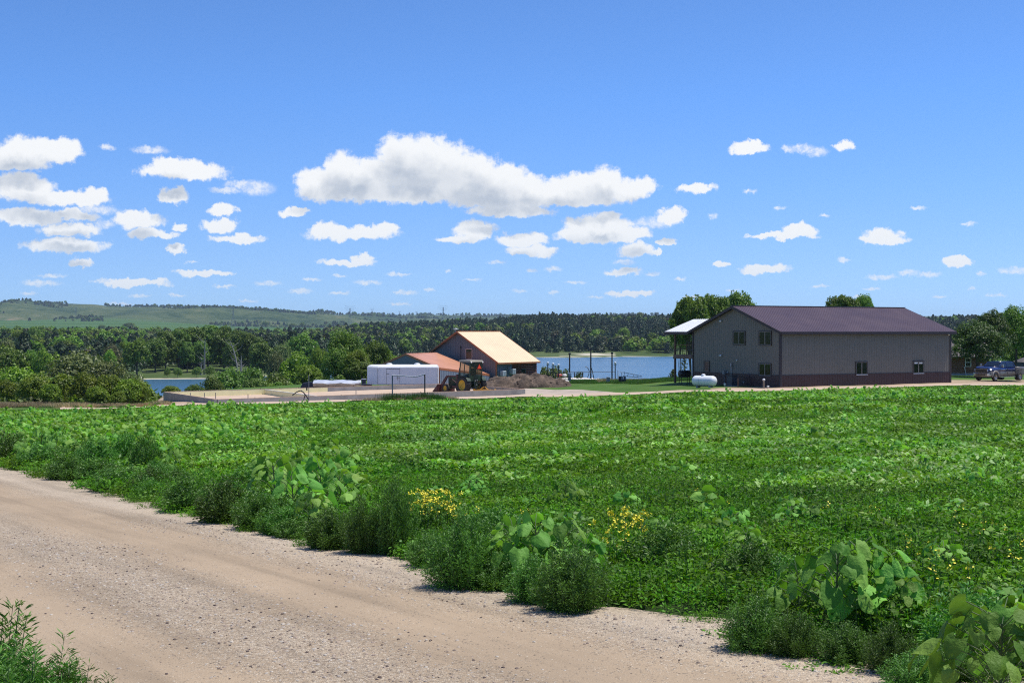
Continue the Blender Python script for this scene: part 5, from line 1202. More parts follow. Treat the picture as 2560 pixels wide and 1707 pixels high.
for i_, (px, yt, wp, D, lb) in enumerate(((18, 945, 80, 126, 'leafy dark green bush cut by the left edge of the photo'), (82, 940, 95, 124, 'yellow green bush, second from the left edge'), (150, 929, 100, 122, 'tall yellow green bush left of the middle of the hedge'), (214, 927, 95, 121, 'tallest yellow green bush in the middle of the hedge'), (272, 934, 90, 121, 'yellow green bush right of the tallest in the hedge'), (318, 944, 85, 120, 'yellow green bush, second from the right end of the hedge'), (351, 950, 52, 121, 'smallest yellow green bush at the right end of the hedge'), (125, 958, 70, 119, 'low yellow green bush standing in front of the hedge'), (245, 962, 76, 118.5, 'low spreading bush in front of the tallest hedge bush'), (296, 975, 50, 117.5, 'small bush by the dry grass before the hedge'))):
    tree(('yellow', 'near', i_ % 3), 'bush', px, yt, wp, D, lb, G1, 'bush')
tree(('bright', 'mid', 0), 'leafy_tree', 40, 903, 130, 160, 'bright fresh green tree at the left edge behind the hedge', 'trees on the near bank')
tree(('bright', 'mid', 1), 'leafy_tree', 95, 920, 90, 152, 'lower bright green tree right behind the left part of the hedge', 'trees on the near bank')
tree(('olive', 'mid', 0), 'willow_tree', 190, 872, 200, 215, 'broad greyish olive dome of a willow behind the hedge', 'trees on the near bank')
tree(('olive', 'mid', 1), 'willow_tree', 265, 884, 150, 208, 'greyish olive willow leaning right beside the broad dome', 'trees on the near bank')
tree(('olive', 'mid', 2), 'willow_tree', 335, 925, 90, 190, 'low greyish willow hanging over the left lake inlet', 'trees on the near bank')
for px, yt, wp, D, pal, s_, lb in ((22, 862, 100, 300, 'broad', 0, 'round mid green tree at the left edge above the bright tree'), (72, 868, 60, 305, 'broad', 1, 'rounded mid green tree second from the left edge'), (112, 868, 62, 300, 'bright', 2, 'small vivid green round tree left of the willow dome'), (18, 838, 60, 420, 'olive', 1, 'yellowish tree at the left edge among dark junipers'), (160, 845, 70, 470, 'broad', 2, 'mid green tree above the willow dome'), (48, 818, 50, 640, 'bright', 0, 'light green round tree below the far green field at left'), (86, 812, 40, 700, 'broad', 1, 'dark round tree touching the far green field at left'), (282, 855, 60, 400, 'bronze', 0, 'brownish grey tree between willow dome and cottonwoods'), (275, 868, 40, 380, 'bright', 1, 'small yellow green tree above the right side of the willow dome'), (342, 846, 76, 392, 'broad', 0, 'large bushy green tree left of the cottonwoods'), (300, 836, 46, 560, 'bright', 2, 'light green tree below the lone trees of the field'), (305, 852, 26, 450, 'yellow', 1, 'small bright yellow tree in the dark wood')):
    key = (pal, 'mid' if pal != 'yellow' else 'near', s_); tree(key, 'leafy_tree', px, yt, wp, D, lb, 'trees across the left inlet')
for i_, (px, yt, wp, D, lb) in enumerate(((388, 838, 60, 432, 'leftmost cottonwood of the grove across the inlet'), (414, 820, 62, 440, 'cottonwood second from the left in the grove'), (448, 816, 66, 446, 'cottonwood third from the left in the grove'), (484, 808, 70, 452, 'cottonwood left of the white dead trunk'), (520, 804, 84, 456, 'highest cottonwood in the middle of the grove'), (560, 807, 74, 450, 'cottonwood right of the highest one'), (592, 816, 60, 444, 'cottonwood above the leaning pale trunk'), (622, 824, 58, 438, 'cottonwood second from the right end of the grove'), (648, 836, 54, 432, 'rightmost cottonwood of the grove'), (500, 845, 50, 436, 'shorter cottonwood in front of the highest one'), (468, 848, 46, 432, 'shorter cottonwood in the left front of the grove'), (575, 850, 44, 432, 'shorter cottonwood in the right front of the grove'))):
    tree(('cotton', 'mid', i_ % 3), 'cottonwood_tree', px, yt, wp, D, lb, 'cottonwoods across the inlet')
def deadtree(px, y0, y1, D, lean, label):
    g = PG(px, D); H = (HC-(y1-827)*D/F_)-g.z; o = thing('dead_tree', label, 'dead tree', g, 0, 'bleached dead trunks in the grove')
    mb = MB(); rs = random.Random(px); tp = [Vector((lean*t*t*H, 0, H*t)) for t in (0, .25, .5, .75, 1)]
    mb.tube([tp[0]-Vector((0, 0, .3))]+tp[1:], [.36, .28, .22, .15, .05], 8); t_ = mb.build('trunk', palebark, o)
    for k in range(6):
        f = rs.uniform(.3, .9); s_ = tp[0].lerp(tp[4], f); s_.x = lean*f*f*H; sg_ = rs.choice((-1, 1)); l_ = rs.uniform(.12, .28)*H
        MB().tube([s_, s_+Vector((sg_*l_*.6, rs.uniform(-1, 1), l_*.45)), s_+Vector((sg_*l_, rs.uniform(-1, 1), l_*1.0))], [.09, .055, .02], 5).build('branch', palebark, o)
deadtree(511, 925, 848, 424, .02, 'tall white dead tree standing upright before the grove')
deadtree(594, 915, 850, 425, -.22, 'pale dead tree leaning left in the right part of the grove')
deadtree(603, 918, 888, 423, .0, 'short white snag right of the leaning dead tree')
deadtree(503, 918, 904, 422, .0, 'very short pale snag left of the tall white dead tree')
for px, yt, wp, D, s_, lb in ((418, 917, 20, 408, 0, 'small dark bush on the grassy far bank of the inlet, leftmost'), (444, 917, 30, 409, 1, 'wider dark bush on the grassy far bank of the inlet'), (492, 915, 30, 410, 2, 'green bush left of the foot of the tall white dead tree'), (524, 913, 34, 411, 0, 'green bush right of the foot of the tall white dead tree')):
    tree(('shrub', 'near', s_), 'bush', px, yt, wp, D, lb, 'bushes on the far bank of the inlet', 'bush')
for i_, (px, yt, wp, D, pal, lb) in enumerate(((575, 912, 130, 205, 'shrub', 'broad leafy shrub above the left half of the foundation'), (630, 906, 110, 215, 'shrub', 'leafy shrub below the right end of the cottonwoods'), (530, 935, 80, 195, 'shrub', 'lower leafy shrub left over the foundation wall'), (690, 925, 100, 200, 'shrub', 'leafy shrub left of the dark pole'), (640, 940, 90, 188, 'shrub', 'low shrub close behind the foundation wall'), (485, 958, 60, 182, 'shrub', 'low shrub at the edge of the inlet water'), (428, 962, 60, 150, 'yellow', 'small yellow green shrub behind the corner of the foundation'))):
    tree((pal, 'near', i_ % 3), 'shrub', px, yt, wp, D, lb, 'shrubs behind the foundation', 'shrub')
for i_, (px, yt, wp, D, pal, lod, lb) in enumerate(((655, 846, 76, 385, 'cotton', 'mid', 'light green tree right of the cottonwood grove'), (704, 846, 70, 380, 'olive', 'mid', 'greyish green tree between grove and the tall bright tree'), (752, 826, 92, 410, 'broad', 'mid', 'rounded dark green tree behind the pole'), (690, 872, 60, 330, 'olive', 'mid', 'dull green tree above the leafy shrubs'), (733, 878, 118, 225, 'bright', 'near', 'yellow green spreading tree above the covered boat'), (795, 860, 74, 235, 'bright', 'near', 'light green tree left of the tall dark green tree'), (775, 905, 90, 205, 'bright', 'near', 'low yellow green tree over the left end of the covered boat'), (862, 812, 100, 195, 'broad', 'near', 'tallest dark green tree left of the barn and trailer'), (842, 862, 80, 192, 'broad', 'near', 'dark leafy tree at the foot of the tallest one'), (892, 868, 80, 190, 'bright', 'near', 'bright green tree directly behind the white trailer nose'), (938, 838, 96, 205, 'broad', 'near', 'broad green tree left of the barn wing'), (905, 900, 90, 182, 'broad', 'near', 'low leafy tree above the storage bin'), (975, 868, 66, 215, 'bright', 'near', 'lighter green tree beside the barn wing roof'), (1000, 878, 50, 260, 'broad', 'mid', 'green tree peeking over the barn wing ridge'))):
    tree((pal, lod, i_ % 3), 'leafy_tree', px, yt, wp, D, lb, 'trees behind the foundation and trailer')
# across the lake, on the right
far_ = [(1349,846,34,'bronze'),(1325,858,34,'bright'),(1427,834,24,'bright'),(1451,828,32,'bronze'),(1473,844,38,'olive'),(1495,820,42,'broad'),(1535,842,34,'broad'),(1546,838,36,'bronze'),(1562,846,34,'broad'),(1589,837,40,'bronze'),(1630,862,18,'bronze'),(1652,850,36,'olive'),(1676,836,36,'bright'),(1560,815,36,'bright'),(1033,822,44,'broad'),(993,858,40,'bright'),(1028,862,34,'bright'),(1084,846,36,'olive'),(1403,852,38,'broad'),(1376,850,40,'broad'),(1515,846,24,'broad'),(1612,850,34,'broad'),(1705,846,34,'broad'),(960,846,34,'broad')]
wh = ['round bronze tree nearest the pale roof corner across the lake','vivid green tree just above the pale roof corner','small vivid green tree high on the left of the lake slope','tawny round tree on the slope left of the sand bank','round olive tree directly left above the sand bank','large mid green tree up the slope above the sand bank','dark round tree directly right above the sand bank','tawny green topped tree right of the sand bank','dark green tree left of the largest bronze tree','largest round bronze tree on the lake shore','very small bronze shrub by the lake right of the largest bronze tree','olive tree on the shore left of the porch','bright green tree seen right beside the porch roof','light green tree high above the largest bronze tree','rounded green tree in the dark wood above the barn wing','light green tree just above the trailer roof wood','light green tree low beside the left barn rafter','olive tree touching the left barn rafter','dark round tree on the shore right of the vivid green one','dark tree between the bronze tree and shore meadow','slim dark tree above the sand bank','dark green tree right of the largest bronze tree','dark tree seen through the porch','dark green tree left of the rounded tree above the barn wing']
for i_, ((px, yt, wp, pal), lb) in enumerate(zip(far_, wh)):
    D = (842 if px > 1200 else 820)+(i_*37) % 60+(70 if yt < 836 else 0)+(90 if px < 1200 else 0)
    g = PG(px, D); yb_ = 827+(HC-g.z)*D**-1*F_
    tree((pal, 'mid', i_ % 3), 'round_tree', px, yt, wp, D, lb, 'broadleaf trees on the far lake slope')
tree(('broad', 'mid', 0), 'leafy_tree', 1517, 780, 9, 1480, 'tiny lone tree standing out of the wooded skyline', 'trees on the skyline')
tree(('olive', 'mid', 1), 'leafy_tree', 1600, 778, 24, 1480, 'flat topped pale tree standing out of the wooded skyline', 'trees on the skyline')
for px, yt, wp, D, s_, lb in ((255, 811, 20, 2450, 0, 'lone round tree in the far green field'), (322, 805, 34, 2500, 1, 'largest tree of the clump in the far green field'), (299, 815, 20, 2480, 2, 'low tree at the left end of the clump in the far field'), (225, 819, 26, 2430, 0, 'low bushy tree left of the lone round field tree'), (664, 802, 16, 3100, 1, 'small round tree at the foot of the hills above the grove'), (731, 807, 20, 3050, 2, 'left tree of the pair at the foot of the hills'), (756, 805, 16, 3050, 0, 'right tree of the pair at the foot of the hills'), (1143, 783, 12, 6200, 1, 'tiny dark tree on the blue hills above the barn ridge')):
    tree(('broad', 'mid', s_), 'field_tree', px, yt, wp, D, lb, 'lone trees in the far fields')
# around the big building and the house
for i_, (px, yt, wp, D, lb) in enumerate(((1728, 735, 150, 172, 'leftmost tree behind the porch roof of the grey building'), (1785, 728, 130, 176, 'middle tree behind the grey building gable'), (1845, 730, 125, 180, 'tree rising behind the gable peak of the grey building'), (1700, 762, 70, 174, 'lower crown rising above the white porch roof'), (2108, 731, 110, 186, 'tree behind the roof ridge of the grey building'), (2158, 737, 92, 188, 'smaller denser tree right of the one behind the ridge'), (2445, 792, 150, 150, 'big dark spreading tree between grey building and pickup truck'), (2482, 766, 110, 165, 'tall tree behind the big dark spreading one'), (2540, 752, 110, 168, 'tree at the right edge of the photo, highest of the right trees'), (2545, 850, 90, 185, 'pale hazy tree low at the right edge behind the truck'), (2400, 812, 60, 158, 'tree against the corner of the grey building'))):
    zb_ = None
    tree((('high' if i_ < 6 else 'bright' if i_ == 9 else 'deep' if i_ in (6, 7, 10) else 'broad'), 'near', i_ % 3), 'leafy_tree', px, yt, wp, D, lb, 'trees around the grey building')
# small spruce and weeds under the porch
def spruce(px, yt, wpx, D, label):
    rs = np.random.RandomState(int(px)); g = PG(px, D); H = HC-(yt-827)*D/F_-g.z; W = wpx*D/F_
    o = thing('spruce_sapling', label, 'spruce', g, 0)
    MB().tube([(0, 0, -.1), (0, 0, H)], [.06, .01], 6).build('trunk', bark, o)
    C = []; Nn = []
    for k in range(34):
        t = (k+.5)/34; L_ = W/2*(1-t)**.8*rs.uniform(.8, 1.15); a = k*2.4; nn_ = 26
        s_ = rs.uniform(.05, 1, nn_); C.append(np.stack([np.cos(a)*L_*s_, np.sin(a)*L_*s_, H*t+.12*L_*s_**2+rs.normal(size=nn_)*.02], 1)+rs.normal(size=(nn_, 3))*.035); Nn.append(rs.normal(size=(nn_, 3))+np.array([0, 0, .8]))
    V, Fq_, v = leafquads(np.vstack(C), np.vstack(Nn), .2, .07, rs)
    mkobj('foliage', npmesh('foliage', V, Fq_, 4, v=v), LM['olive'], o); return o
spruce(1711, 885, 46, 152, 'young spruce seen under the porch deck by the lake')
spruce(1683, 924, 34, 150, 'small low spruce left of the porch post')
tree(('willow', 'near', 0), 'bush', 1372, 911, 105, 182, 'pale yellow green willow bush behind the lamp posts', 'willow bushes by the lake', 'bush')
tree(('willow', 'near', 1), 'bush', 1418, 920, 80, 184, 'pale willow bush right behind the electric pedestal', 'willow bushes by the lake', 'bush')
tree(('willow', 'near', 2), 'bush', 1450, 925, 50, 186, 'smallest pale willow bush left of the tallest pole', 'willow bushes by the lake', 'bush')
# ------------------------------------------------------------------ scattered masses
def scatter(name, pts, rz, sc, idx, protos, tilt=None):
    pc = bpy.data.collections.new(name+'_kinds')
    for i, (nm_, me_) in enumerate(protos):
        o = bpy.data.objects.new('%02d_%s' % (i, nm_), me_); pc.objects.link(o)
    me = bpy.data.meshes.new(name); me.vertices.add(len(pts)); me.vertices.foreach_set('co', np.asarray(pts, np.float32).ravel())
    for a, arr in (('rz', rz), ('sc', sc), ('tl', np.zeros(len(pts)) if tilt is None else tilt)):
        me.attributes.new(a, 'FLOAT', 'POINT').data.foreach_set('value', np.asarray(arr, np.float32))
    me.attributes.new('ix', 'INT', 'POINT').data.foreach_set('value', np.asarray(idx, np.int32))
    o = bpy.data.objects.new(name, me); COL.objects.link(o)
    ng = bpy.data.node_groups.new(name, 'GeometryNodeTree')
    ng.interface.new_socket('Geometry', in_out='INPUT', socket_type='NodeSocketGeometry'); ng.interface.new_socket('Geometry', in_out='OUTPUT', socket_type='NodeSocketGeometry')
    gi = ng.nodes.new('NodeGroupInput'); go = ng.nodes.new('NodeGroupOutput')
    ip = ng.nodes.new('GeometryNodeInstanceOnPoints'); ci = ng.nodes.new('GeometryNodeCollectionInfo')
    ci.inputs[0].default_value = pc; ci.inputs[1].default_value = True; ci.inputs[2].default_value = True
    def na(nm_, ty):
        n = ng.nodes.new('GeometryNodeInputNamedAttribute'); n.data_type = ty; n.inputs[0].default_value = nm_
        return n.outputs[0]
    cx = ng.nodes.new('ShaderNodeCombineXYZ'); ng.links.new(na('tl', 'FLOAT'), cx.inputs[0]); ng.links.new(na('rz', 'FLOAT'), cx.inputs[2])
    er = ng.nodes.new('FunctionNodeEulerToRotation'); ng.links.new(cx.outputs[0], er.inputs[0])
    ng.links.new(gi.outputs[0], ip.inputs['Points']); ng.links.new(ci.outputs[0], ip.inputs['Instance'])
    ip.inputs['Pick Instance'].default_value = True
    ng.links.new(na('ix', 'INT'), ip.inputs['Instance Index']); ng.links.new(er.outputs[0], ip.inputs['Rotation'])
    ng.links.new(na('sc', 'FLOAT'), ip.inputs['Scale']); ng.links.new(ip.outputs[0], go.inputs[0])
    md = o.modifiers.new('scatter', 'NODES'); md.node_group = ng; o['kind'] = 'stuff'
    return o
def lodtree(kind, H, W, z0, n, leaf, pal, seed, lobes=9):
    rs = np.random.RandomState(seed); C, Nn, L = crown(rs, H, W, z0, n, leaf, lobes, kind)
    V, Fq_, v = leafquads(C, Nn, leaf, leaf*.7, rs, .25); me = npmesh('far_'+pal, V, Fq_, 4, v=v); me.materials.append(LM[pal]); return me
FT = [('juniper', lodtree('juniper', 7, 7.0, 0, 1100, .85, 'dark', 1)), ('juniper', lodtree('juniper', 8, 6.2, 0, 1100, .85, 'dark', 2)), ('juniper', lodtree('juniper', 6, 7.5, 0, 1100, .85, 'dark', 3)),
      ('oak', lodtree('dome', 8, 8, .3, 1100, .9, 'broad', 4)), ('oak', lodtree('dome', 7, 8.5, .3, 1100, .9, 'olive', 5)), ('oak', lodtree('dome', 7, 7, .3, 1100, .9, 'bright', 6)), ('oak', lodtree('dome', 7, 8, .3, 1000, .9, 'bronze', 7))]
rs = np.random.RandomState(77)
# woodland on both sides of the lake: density by area
def wood_pts(n, D0, D1, p0, p1):
    D = np.sqrt(rs.uniform(D0**2, D1**2, n)); px = rs.uniform(p0, p1, n); x = (px-1280)*D/F_
    return px, D, x
PXs = []; 
px, D, x = wood_pts(28000, 400, 1780, -420, 3000)
Ds_, Rs_ = prof(px); F6 = Ds_[6]
keep = D > F6+np.where(px < 350, 0, np.where(px < 690, 48, 38))
keep &= ~((px > 1300) & (px < 1620) & (D < F6+46+32*vnoise(px/30, D*0, 2)))
keep &= ~((px < 820) & (D > 1500))
# keep the crests in view of individual trees open
px, D, x = px[keep], D[keep], x[keep]
clear = vnoise(x/60, D/60, 12) > .78
px, D, x = px[~clear], D[~clear], x[~clear]
z = HC-ground_R(x, D)
nz = fbm(x/90, D/90, 3, 41)+.12*(px < 900)*1.0+.10*np.clip((900-D)/400, -.5, 1)*(px > 1280)
idx = np.where(nz+rs.normal(size=len(x))*.08 > .55, rs.randint(3, 7, len(x)), rs.randint(0, 3, len(x)))
idx = np.where((idx == 6) & (rs.uniform(size=len(x)) > .35), 3, idx)
sc = .45+.85*rs.uniform(0, 1, len(x))**1.6+.25*vnoise(x/45, D/45, 19); sc = np.where(D > 1250, sc*.85, sc)
scatter('woodland', np.stack([x, D, z-.3], 1), rs.uniform(0, 6.28, len(x)), sc, idx, FT)
# scrub on the left near bank, filling between the individual trees
n = 900; px = rs.uniform(-420, 1040, n); Ds_, Rs_ = prof(px); D = Ds_[3]+rs.uniform(4, 44, n)+np.where(px < 350, rs.uniform(0, 180, n), 0); x = (px-1280)*D/F_
zz = HC-ground_R(x, D); 
k = zz > HC-LAKE+.2; px, D, x, zz = px[k], D[k], x[k], zz[k]; n = len(px)
lim = HC-(np.interp(px, [0, 350, 360, 530, 640, 730, 800, 900, 1040], [925, 935, 985, 985, 955, 945, 965, 900, 900])-827)*D/F_
h_ = np.clip(lim-zz, .3, 7)*rs.uniform(.55, .95, n)
scatter('bank_scrub', np.stack([x, D, zz-.2], 1), rs.uniform(0, 6.28, n), h_/7, rs.choice([3, 5, 3, 4], n), FT)
# scrub in the gullies of the hills
n = 15000; px = rs.uniform(-420, 3000, n); D = np.where(px < 860, rs.uniform(3250, 4750, n)+np.where(px > 260, 250, 0), rs.uniform(3500, 6300, n)); x = (px-1280)*D/F_
k = (fbm(x/420+4, D/300, 4, 51)+.10*(D < 3420)*(px < 260)+.05*(px > 880)) > .542+rs.normal(size=n)*.006
px, D, x = px[k], D[k], x[k]; n = len(px)
scatter('hill_scrub', np.stack([x, D, HC-ground_R(x, D)-.3], 1), rs.uniform(0, 6.28, n), rs.uniform(.6, 1.5, n)*np.where(D > 4800, 1.3, 1), rs.choice([0, 2, 3, 4], n), FT)
# ------------------------------------------------------------------ field plants
LM['weed'] = leafmat('leaf_field_weed', (.033, .108, .006), (.17, .355, .024), .33, rough=.55, spec=.18, clump=3, world=.22)
LM['pale'] = leafmat('leaf_bean', (.08, .21, .016), (.31, .54, .09), .3, rough=.5, spec=.4, clump=4, world=.3)
LM['heart'] = leafmat('leaf_velvet', (.09, .24, .028), (.28, .50, .085), .33, rough=.6, spec=.25, clump=3)
LM['kochia'] = leafmat('leaf_kochia', (.038, .11, .016), (.145, .30, .042), .22, rough=.5, clump=5, objvar=.4)
LM['dry'] = leafmat('leaf_dry_grass', (.30, .22, .10), (.56, .44, .24), .2, clump=2, tcol=(1, .9, .6))
LM['grass'] = leafmat('leaf_grass', (.03, .09, .01), (.12, .24, .04), .3, clump=2)
_m = LM['heart']; _nt = _m.node_tree; bump(_nt, _nt.nodes['Principled BSDF'], noise(_nt, coord(_nt), 22, 3, .6), .7, .02)
stemm = mat('green_stem', (.09, .14, .05), .7)
petal = mat('yellow_petal', (.88, .76, .04), .6, var=.1)
def joinq(parts): # [(V,F,v,matidx)]
    o = 0; Vs = []; Fs = []; vs = []; mi_ = []
    for V, F, v, k in parts: Vs.append(V); Fs.append(F+o); vs.append(v); mi_.append(np.full(len(F), k)); o += len(V)
    return np.vstack(Vs), np.vstack(Fs), np.concatenate(vs), np.concatenate(mi_)
def meshq(name, parts, mats):
    V, F, v, mi_ = joinq(parts); me = npmesh(name, V, F, 4, v=v)
    for m_ in mats: me.materials.append(m_)
    me.polygons.foreach_set('material_index', mi_.astype(np.int32)); return me
def stems_np(P0, P1, r, rs):
    n = len(P0); d = P1-P0; s = np.cross(d, rs.normal(size=(n, 3))); s /= np.maximum(np.linalg.norm(s, axis=1, keepdims=True), 1e-6)
    V = np.stack([P0-s*r, P0+s*r, P1+s*r*.5, P1-s*r*.5], 1).reshape(-1, 3); return V, np.arange(4*n).reshape(-1, 4), np.repeat(rs.uniform(0, 1, n), 4)
def weedpatch(name, seed, R, H, n, ln, wd, pal, up=.8, hmin=.15):
    """a patch of plants: short stems carrying leaves, no outline of its own"""
    rs = np.random.RandomState(seed); npl = max(6, int(n/14)); a = rs.uniform(0, 2*pi, npl); r = R*np.sqrt(rs.uniform(0, 1, npl))
    bx, by = r*np.cos(a), r*np.sin(a); bh = H*rs.uniform(.45, 1.1, npl)*(1-.25*r/R)
    k = rs.randint(0, npl, n); t = rs.uniform(hmin, 1, n)**.6; sp = ln*1.1
    C = np.stack([bx[k]+rs.normal(size=n)*sp, by[k]+rs.normal(size=n)*sp, bh[k]*t], 1)
    Nn = rs.normal(size=(n, 3))*.55+np.array([0, 0, up]); V, F, v = leafquads(C, Nn, ln, wd, rs, .3)
    P0 = np.stack([bx, by, bx*0-.02], 1); P1 = np.stack([bx+rs.normal(size=npl)*.02, by+rs.normal(size=npl)*.02, bh], 1)
    return meshq(name, [(V, F, v, 0), stems_np(P0, P1, .003, rs)+(1,)], [LM[pal], stemm])
def heartleaf(rs, c, d, nrm, L, part):
    """one large cupped heart shaped leaf, tip along d"""
    d = d/np.linalg.norm(d); s = np.cross(nrm, d); s /= np.linalg.norm(s); nn_ = np.cross(d, s)
    fold = rs.uniform(.05, .75); nu, nv = 6, 8; V = []; ph = rs.uniform(0, 6, 3)
    for i in range(nu+1):
        u = i/nu; half = .50*L*(math.sin(pi*min(1, u*1.0)**.62)**.85 if 0 < u < 1 else 0)+.001
        half = .60*L*(1-u**1.7)**.62*(1-.45*math.exp(-11*u))
        for j in range(nv+1):
            w_ = j/nv*2-1; x = w_*half; y = u*L-.26*L*(abs(w_)**1.3)*(1-u)**2.2
            z = -fold*abs(w_)*half*(1+.5*math.sin(ph[0]+u*5))+.10*half*math.sin(ph[1]*3+w_*2.2)+.030*L*math.sin(7*u+ph[1]+3*w_)*abs(w_)+.02*L*math.sin(11*w_+ph[2])-.28*L*u*u+.05*L
            V.append(c+s*x+d*y+nn_*z)
    F = [(i*(nv+1)+j, i*(nv+1)+j+1, (i+1)*(nv+1)+j+1, (i+1)*(nv+1)+j) for i in range(nu) for j in range(nv)]
    part.append((np.array(V), np.array(F), np.full(len(V), rs.uniform(0, 1)), 0))
def velvet(seed, H, R, nl, L, droop=.40):
    """velvetleaf: petioles fan out from a stem, each ending in a broad heart shaped leaf"""
    rs = np.random.RandomState(seed); leaf = []; mb = MB()
    top = np.array([rs.uniform(-.05, .05), rs.uniform(-.05, .05), H*.8]); mb.tube([(0, 0, -.02), tuple(top*.5), tuple(top)], [.008, .007, .004], 5)
    for k in range(nl):
        a = k*2.4+rs.uniform(-.4, .4); t = .15+.85*(k+.5)/nl; b = top*t; pl = R*(1.15-.75*t)*rs.uniform(.7, 1.1)
        e = b+np.array([math.cos(a)*pl, math.sin(a)*pl, pl*.45+.03]); mb.tube([tuple(b), tuple((b+e)/2+np.array([0, 0, .02])), tuple(e)], .0028, 4)
        a2 = a+rs.normal()*.5; dd = np.array([math.cos(a2), math.sin(a2), -droop-rs.uniform(-.3, 1.1)]); nr = np.array([math.cos(a)*.6, math.sin(a)*.6, 1])+rs.normal(size=3)*.45
        heartleaf(rs, e, dd, nr, L*rs.uniform(.45, 1.1)*(1.1-.35*t), leaf)
    me = meshq('leaves', leaf, [LM['heart']]); me.shade_smooth()
    sm_ = bpy.data.meshes.new('stem'); sm_.from_pydata(mb.v, [], mb.f); sm_.update(); sm_.materials.append(stemm); return me, sm_
def kochia(seed, H, W, nst, nlf, ll=.035, lw=.006, pal='kochia'):
    rs = np.random.RandomState(seed); a = rs.uniform(0, 2*pi, nst); th_ = rs.uniform(0, 1, nst)**.7
    tip = np.stack([np.cos(a)*W/2*th_, np.sin(a)*W/2*th_, H*(1-.45*th_**2)*rs.uniform(.5, 1.1, nst)], 1)
    base = np.stack([np.cos(a)*W*.12*th_, np.sin(a)*W*.12*th_, np.zeros(nst)-.02], 1)
    ctrl = base*.5+tip*.5+np.stack([np.cos(a)*W*.10*th_, np.sin(a)*W*.10*th_, np.zeros(nst)-H*.05], 1)
    k = rs.randint(0, nst, nlf); t = rs.uniform(.18, 1, nlf)[:, None]
    P = (1-t)**2*base[k]+2*t*(1-t)*ctrl[k]+t*t*tip[k]; T_ = 2*(1-t)*(ctrl[k]-base[k])+2*t*(tip[k]-ctrl[k]); T_ /= np.linalg.norm(T_, axis=1, keepdims=True)
    side = rs.normal(size=(nlf, 3)); d = side-T_*np.sum(side*T_, 1, keepdims=True); d /= np.linalg.norm(d, axis=1, keepdims=True)
    sub = rs.uniform(0, 1, nlf)[:, None]**1.2*.12*(1.2-t); d = d+T_*.7; d /= np.linalg.norm(d, axis=1, keepdims=True)
    P = P+d*sub; w_ = np.cross(d, rs.normal(size=(nlf, 3))); w_ /= np.linalg.norm(w_, axis=1, keepdims=True)
    l_ = (ll*rs.uniform(.6, 1.3, nlf))[:, None]; V = np.stack([P, P+d*l_*.5-w_*lw/2, P+d*l_-np.array([0, 0, 1])*l_*.12, P+d*l_*.5+w_*lw/2], 1).reshape(-1, 3)
    F = np.arange(4*nlf).reshape(-1, 4); v = np.repeat(rs.uniform(0, 1, nlf), 4)
    s0 = base.copy(); s1 = .25*base+.5*ctrl+.25*tip
    A_ = stems_np(s0, s1, .0045, rs); B_ = stems_np(s1, tip, .0028, rs)
    lf = meshq('foliage', [(V, F, v, 0)], [LM[pal]]); st = meshq('stems', [A_+(0,), B_+(0,)], [stemm]); return lf, st
def plant(name, label, cat, px, py, protos, sc, group, rz, part=('foliage', 'stems'), D=None):
    p = hit(px, py) if D is None else PG(px, D)
    o = thing(name, label, cat, p, rz, group); o.scale = sc if hasattr(sc, '__len__') else (sc,)*3
    for nm_, me_ in zip(part, protos):
        c = bpy.data.objects.new(nm_, me_); COL.objects.link(c); c.parent = o
    return o
# patches of ground cover
NW = [weedpatch('w', 200+i, .34, .27, 420, .050, .020, 'weed') for i in range(3)]
NP = [weedpatch('p', 210+i, .32, .30, 120, .085, .052, 'pale', 1.1, .45) for i in range(2)]
MW = [weedpatch('w', 220+i, .75, .30, 850, .070, .030, 'weed') for i in range(3)]
MP = [weedpatch('p', 230+i, .70, .34, 400, .095, .060, 'pale', 1.1, .5) for i in range(2)]
FW = [weedpatch('w', 240+i, 1.5, .30, 1100, .14, .07, 'weed') for i in range(2)]
FP = [weedpatch('p', 250+i, 1.4, .34, 620, .165, .11, 'pale', 1.1, .5) for i in range(2)]
VS = [velvet(260+i, .34, .16, 7, .13)[0] for i in range(3)]
PR = ([('nw', m_) for m_ in NW]+[('np', m_) for m_ in NP]+[('mw', m_) for m_ in MW]+[('mp', m_) for m_ in MP]+[('fw', m_) for m_ in FW]+[('fp', m_) for m_ in FP]+[('vs', m_) for m_ in VS])
REG = [(250, 1100, 480, 75, .9, 'v'), (760, 1215, 150, 70, 1.0, 'v'), (560, 1060, 500, 40, .45, 'v'), (2300, 1210, 420, 110, .95, 'p'), (1850, 1130, 420, 70, .6, 'p'), (1250, 1120, 350, 70, .6, 'p'), (1500, 1210, 260, 40, .4, 'p'), (2150, 1003, 430, 16, .7, 'v'), (1600, 1025, 500, 20, .4, 'v'), (1120, 1020, 160, 12, .9, 'p'), (2300, 1060, 300, 30, .3, 'v'), (500, 1030, 500, 14, .5, 'v')]
rs = np.random.RandomState(5); SX = []; SY = []; SI = []; SS = []
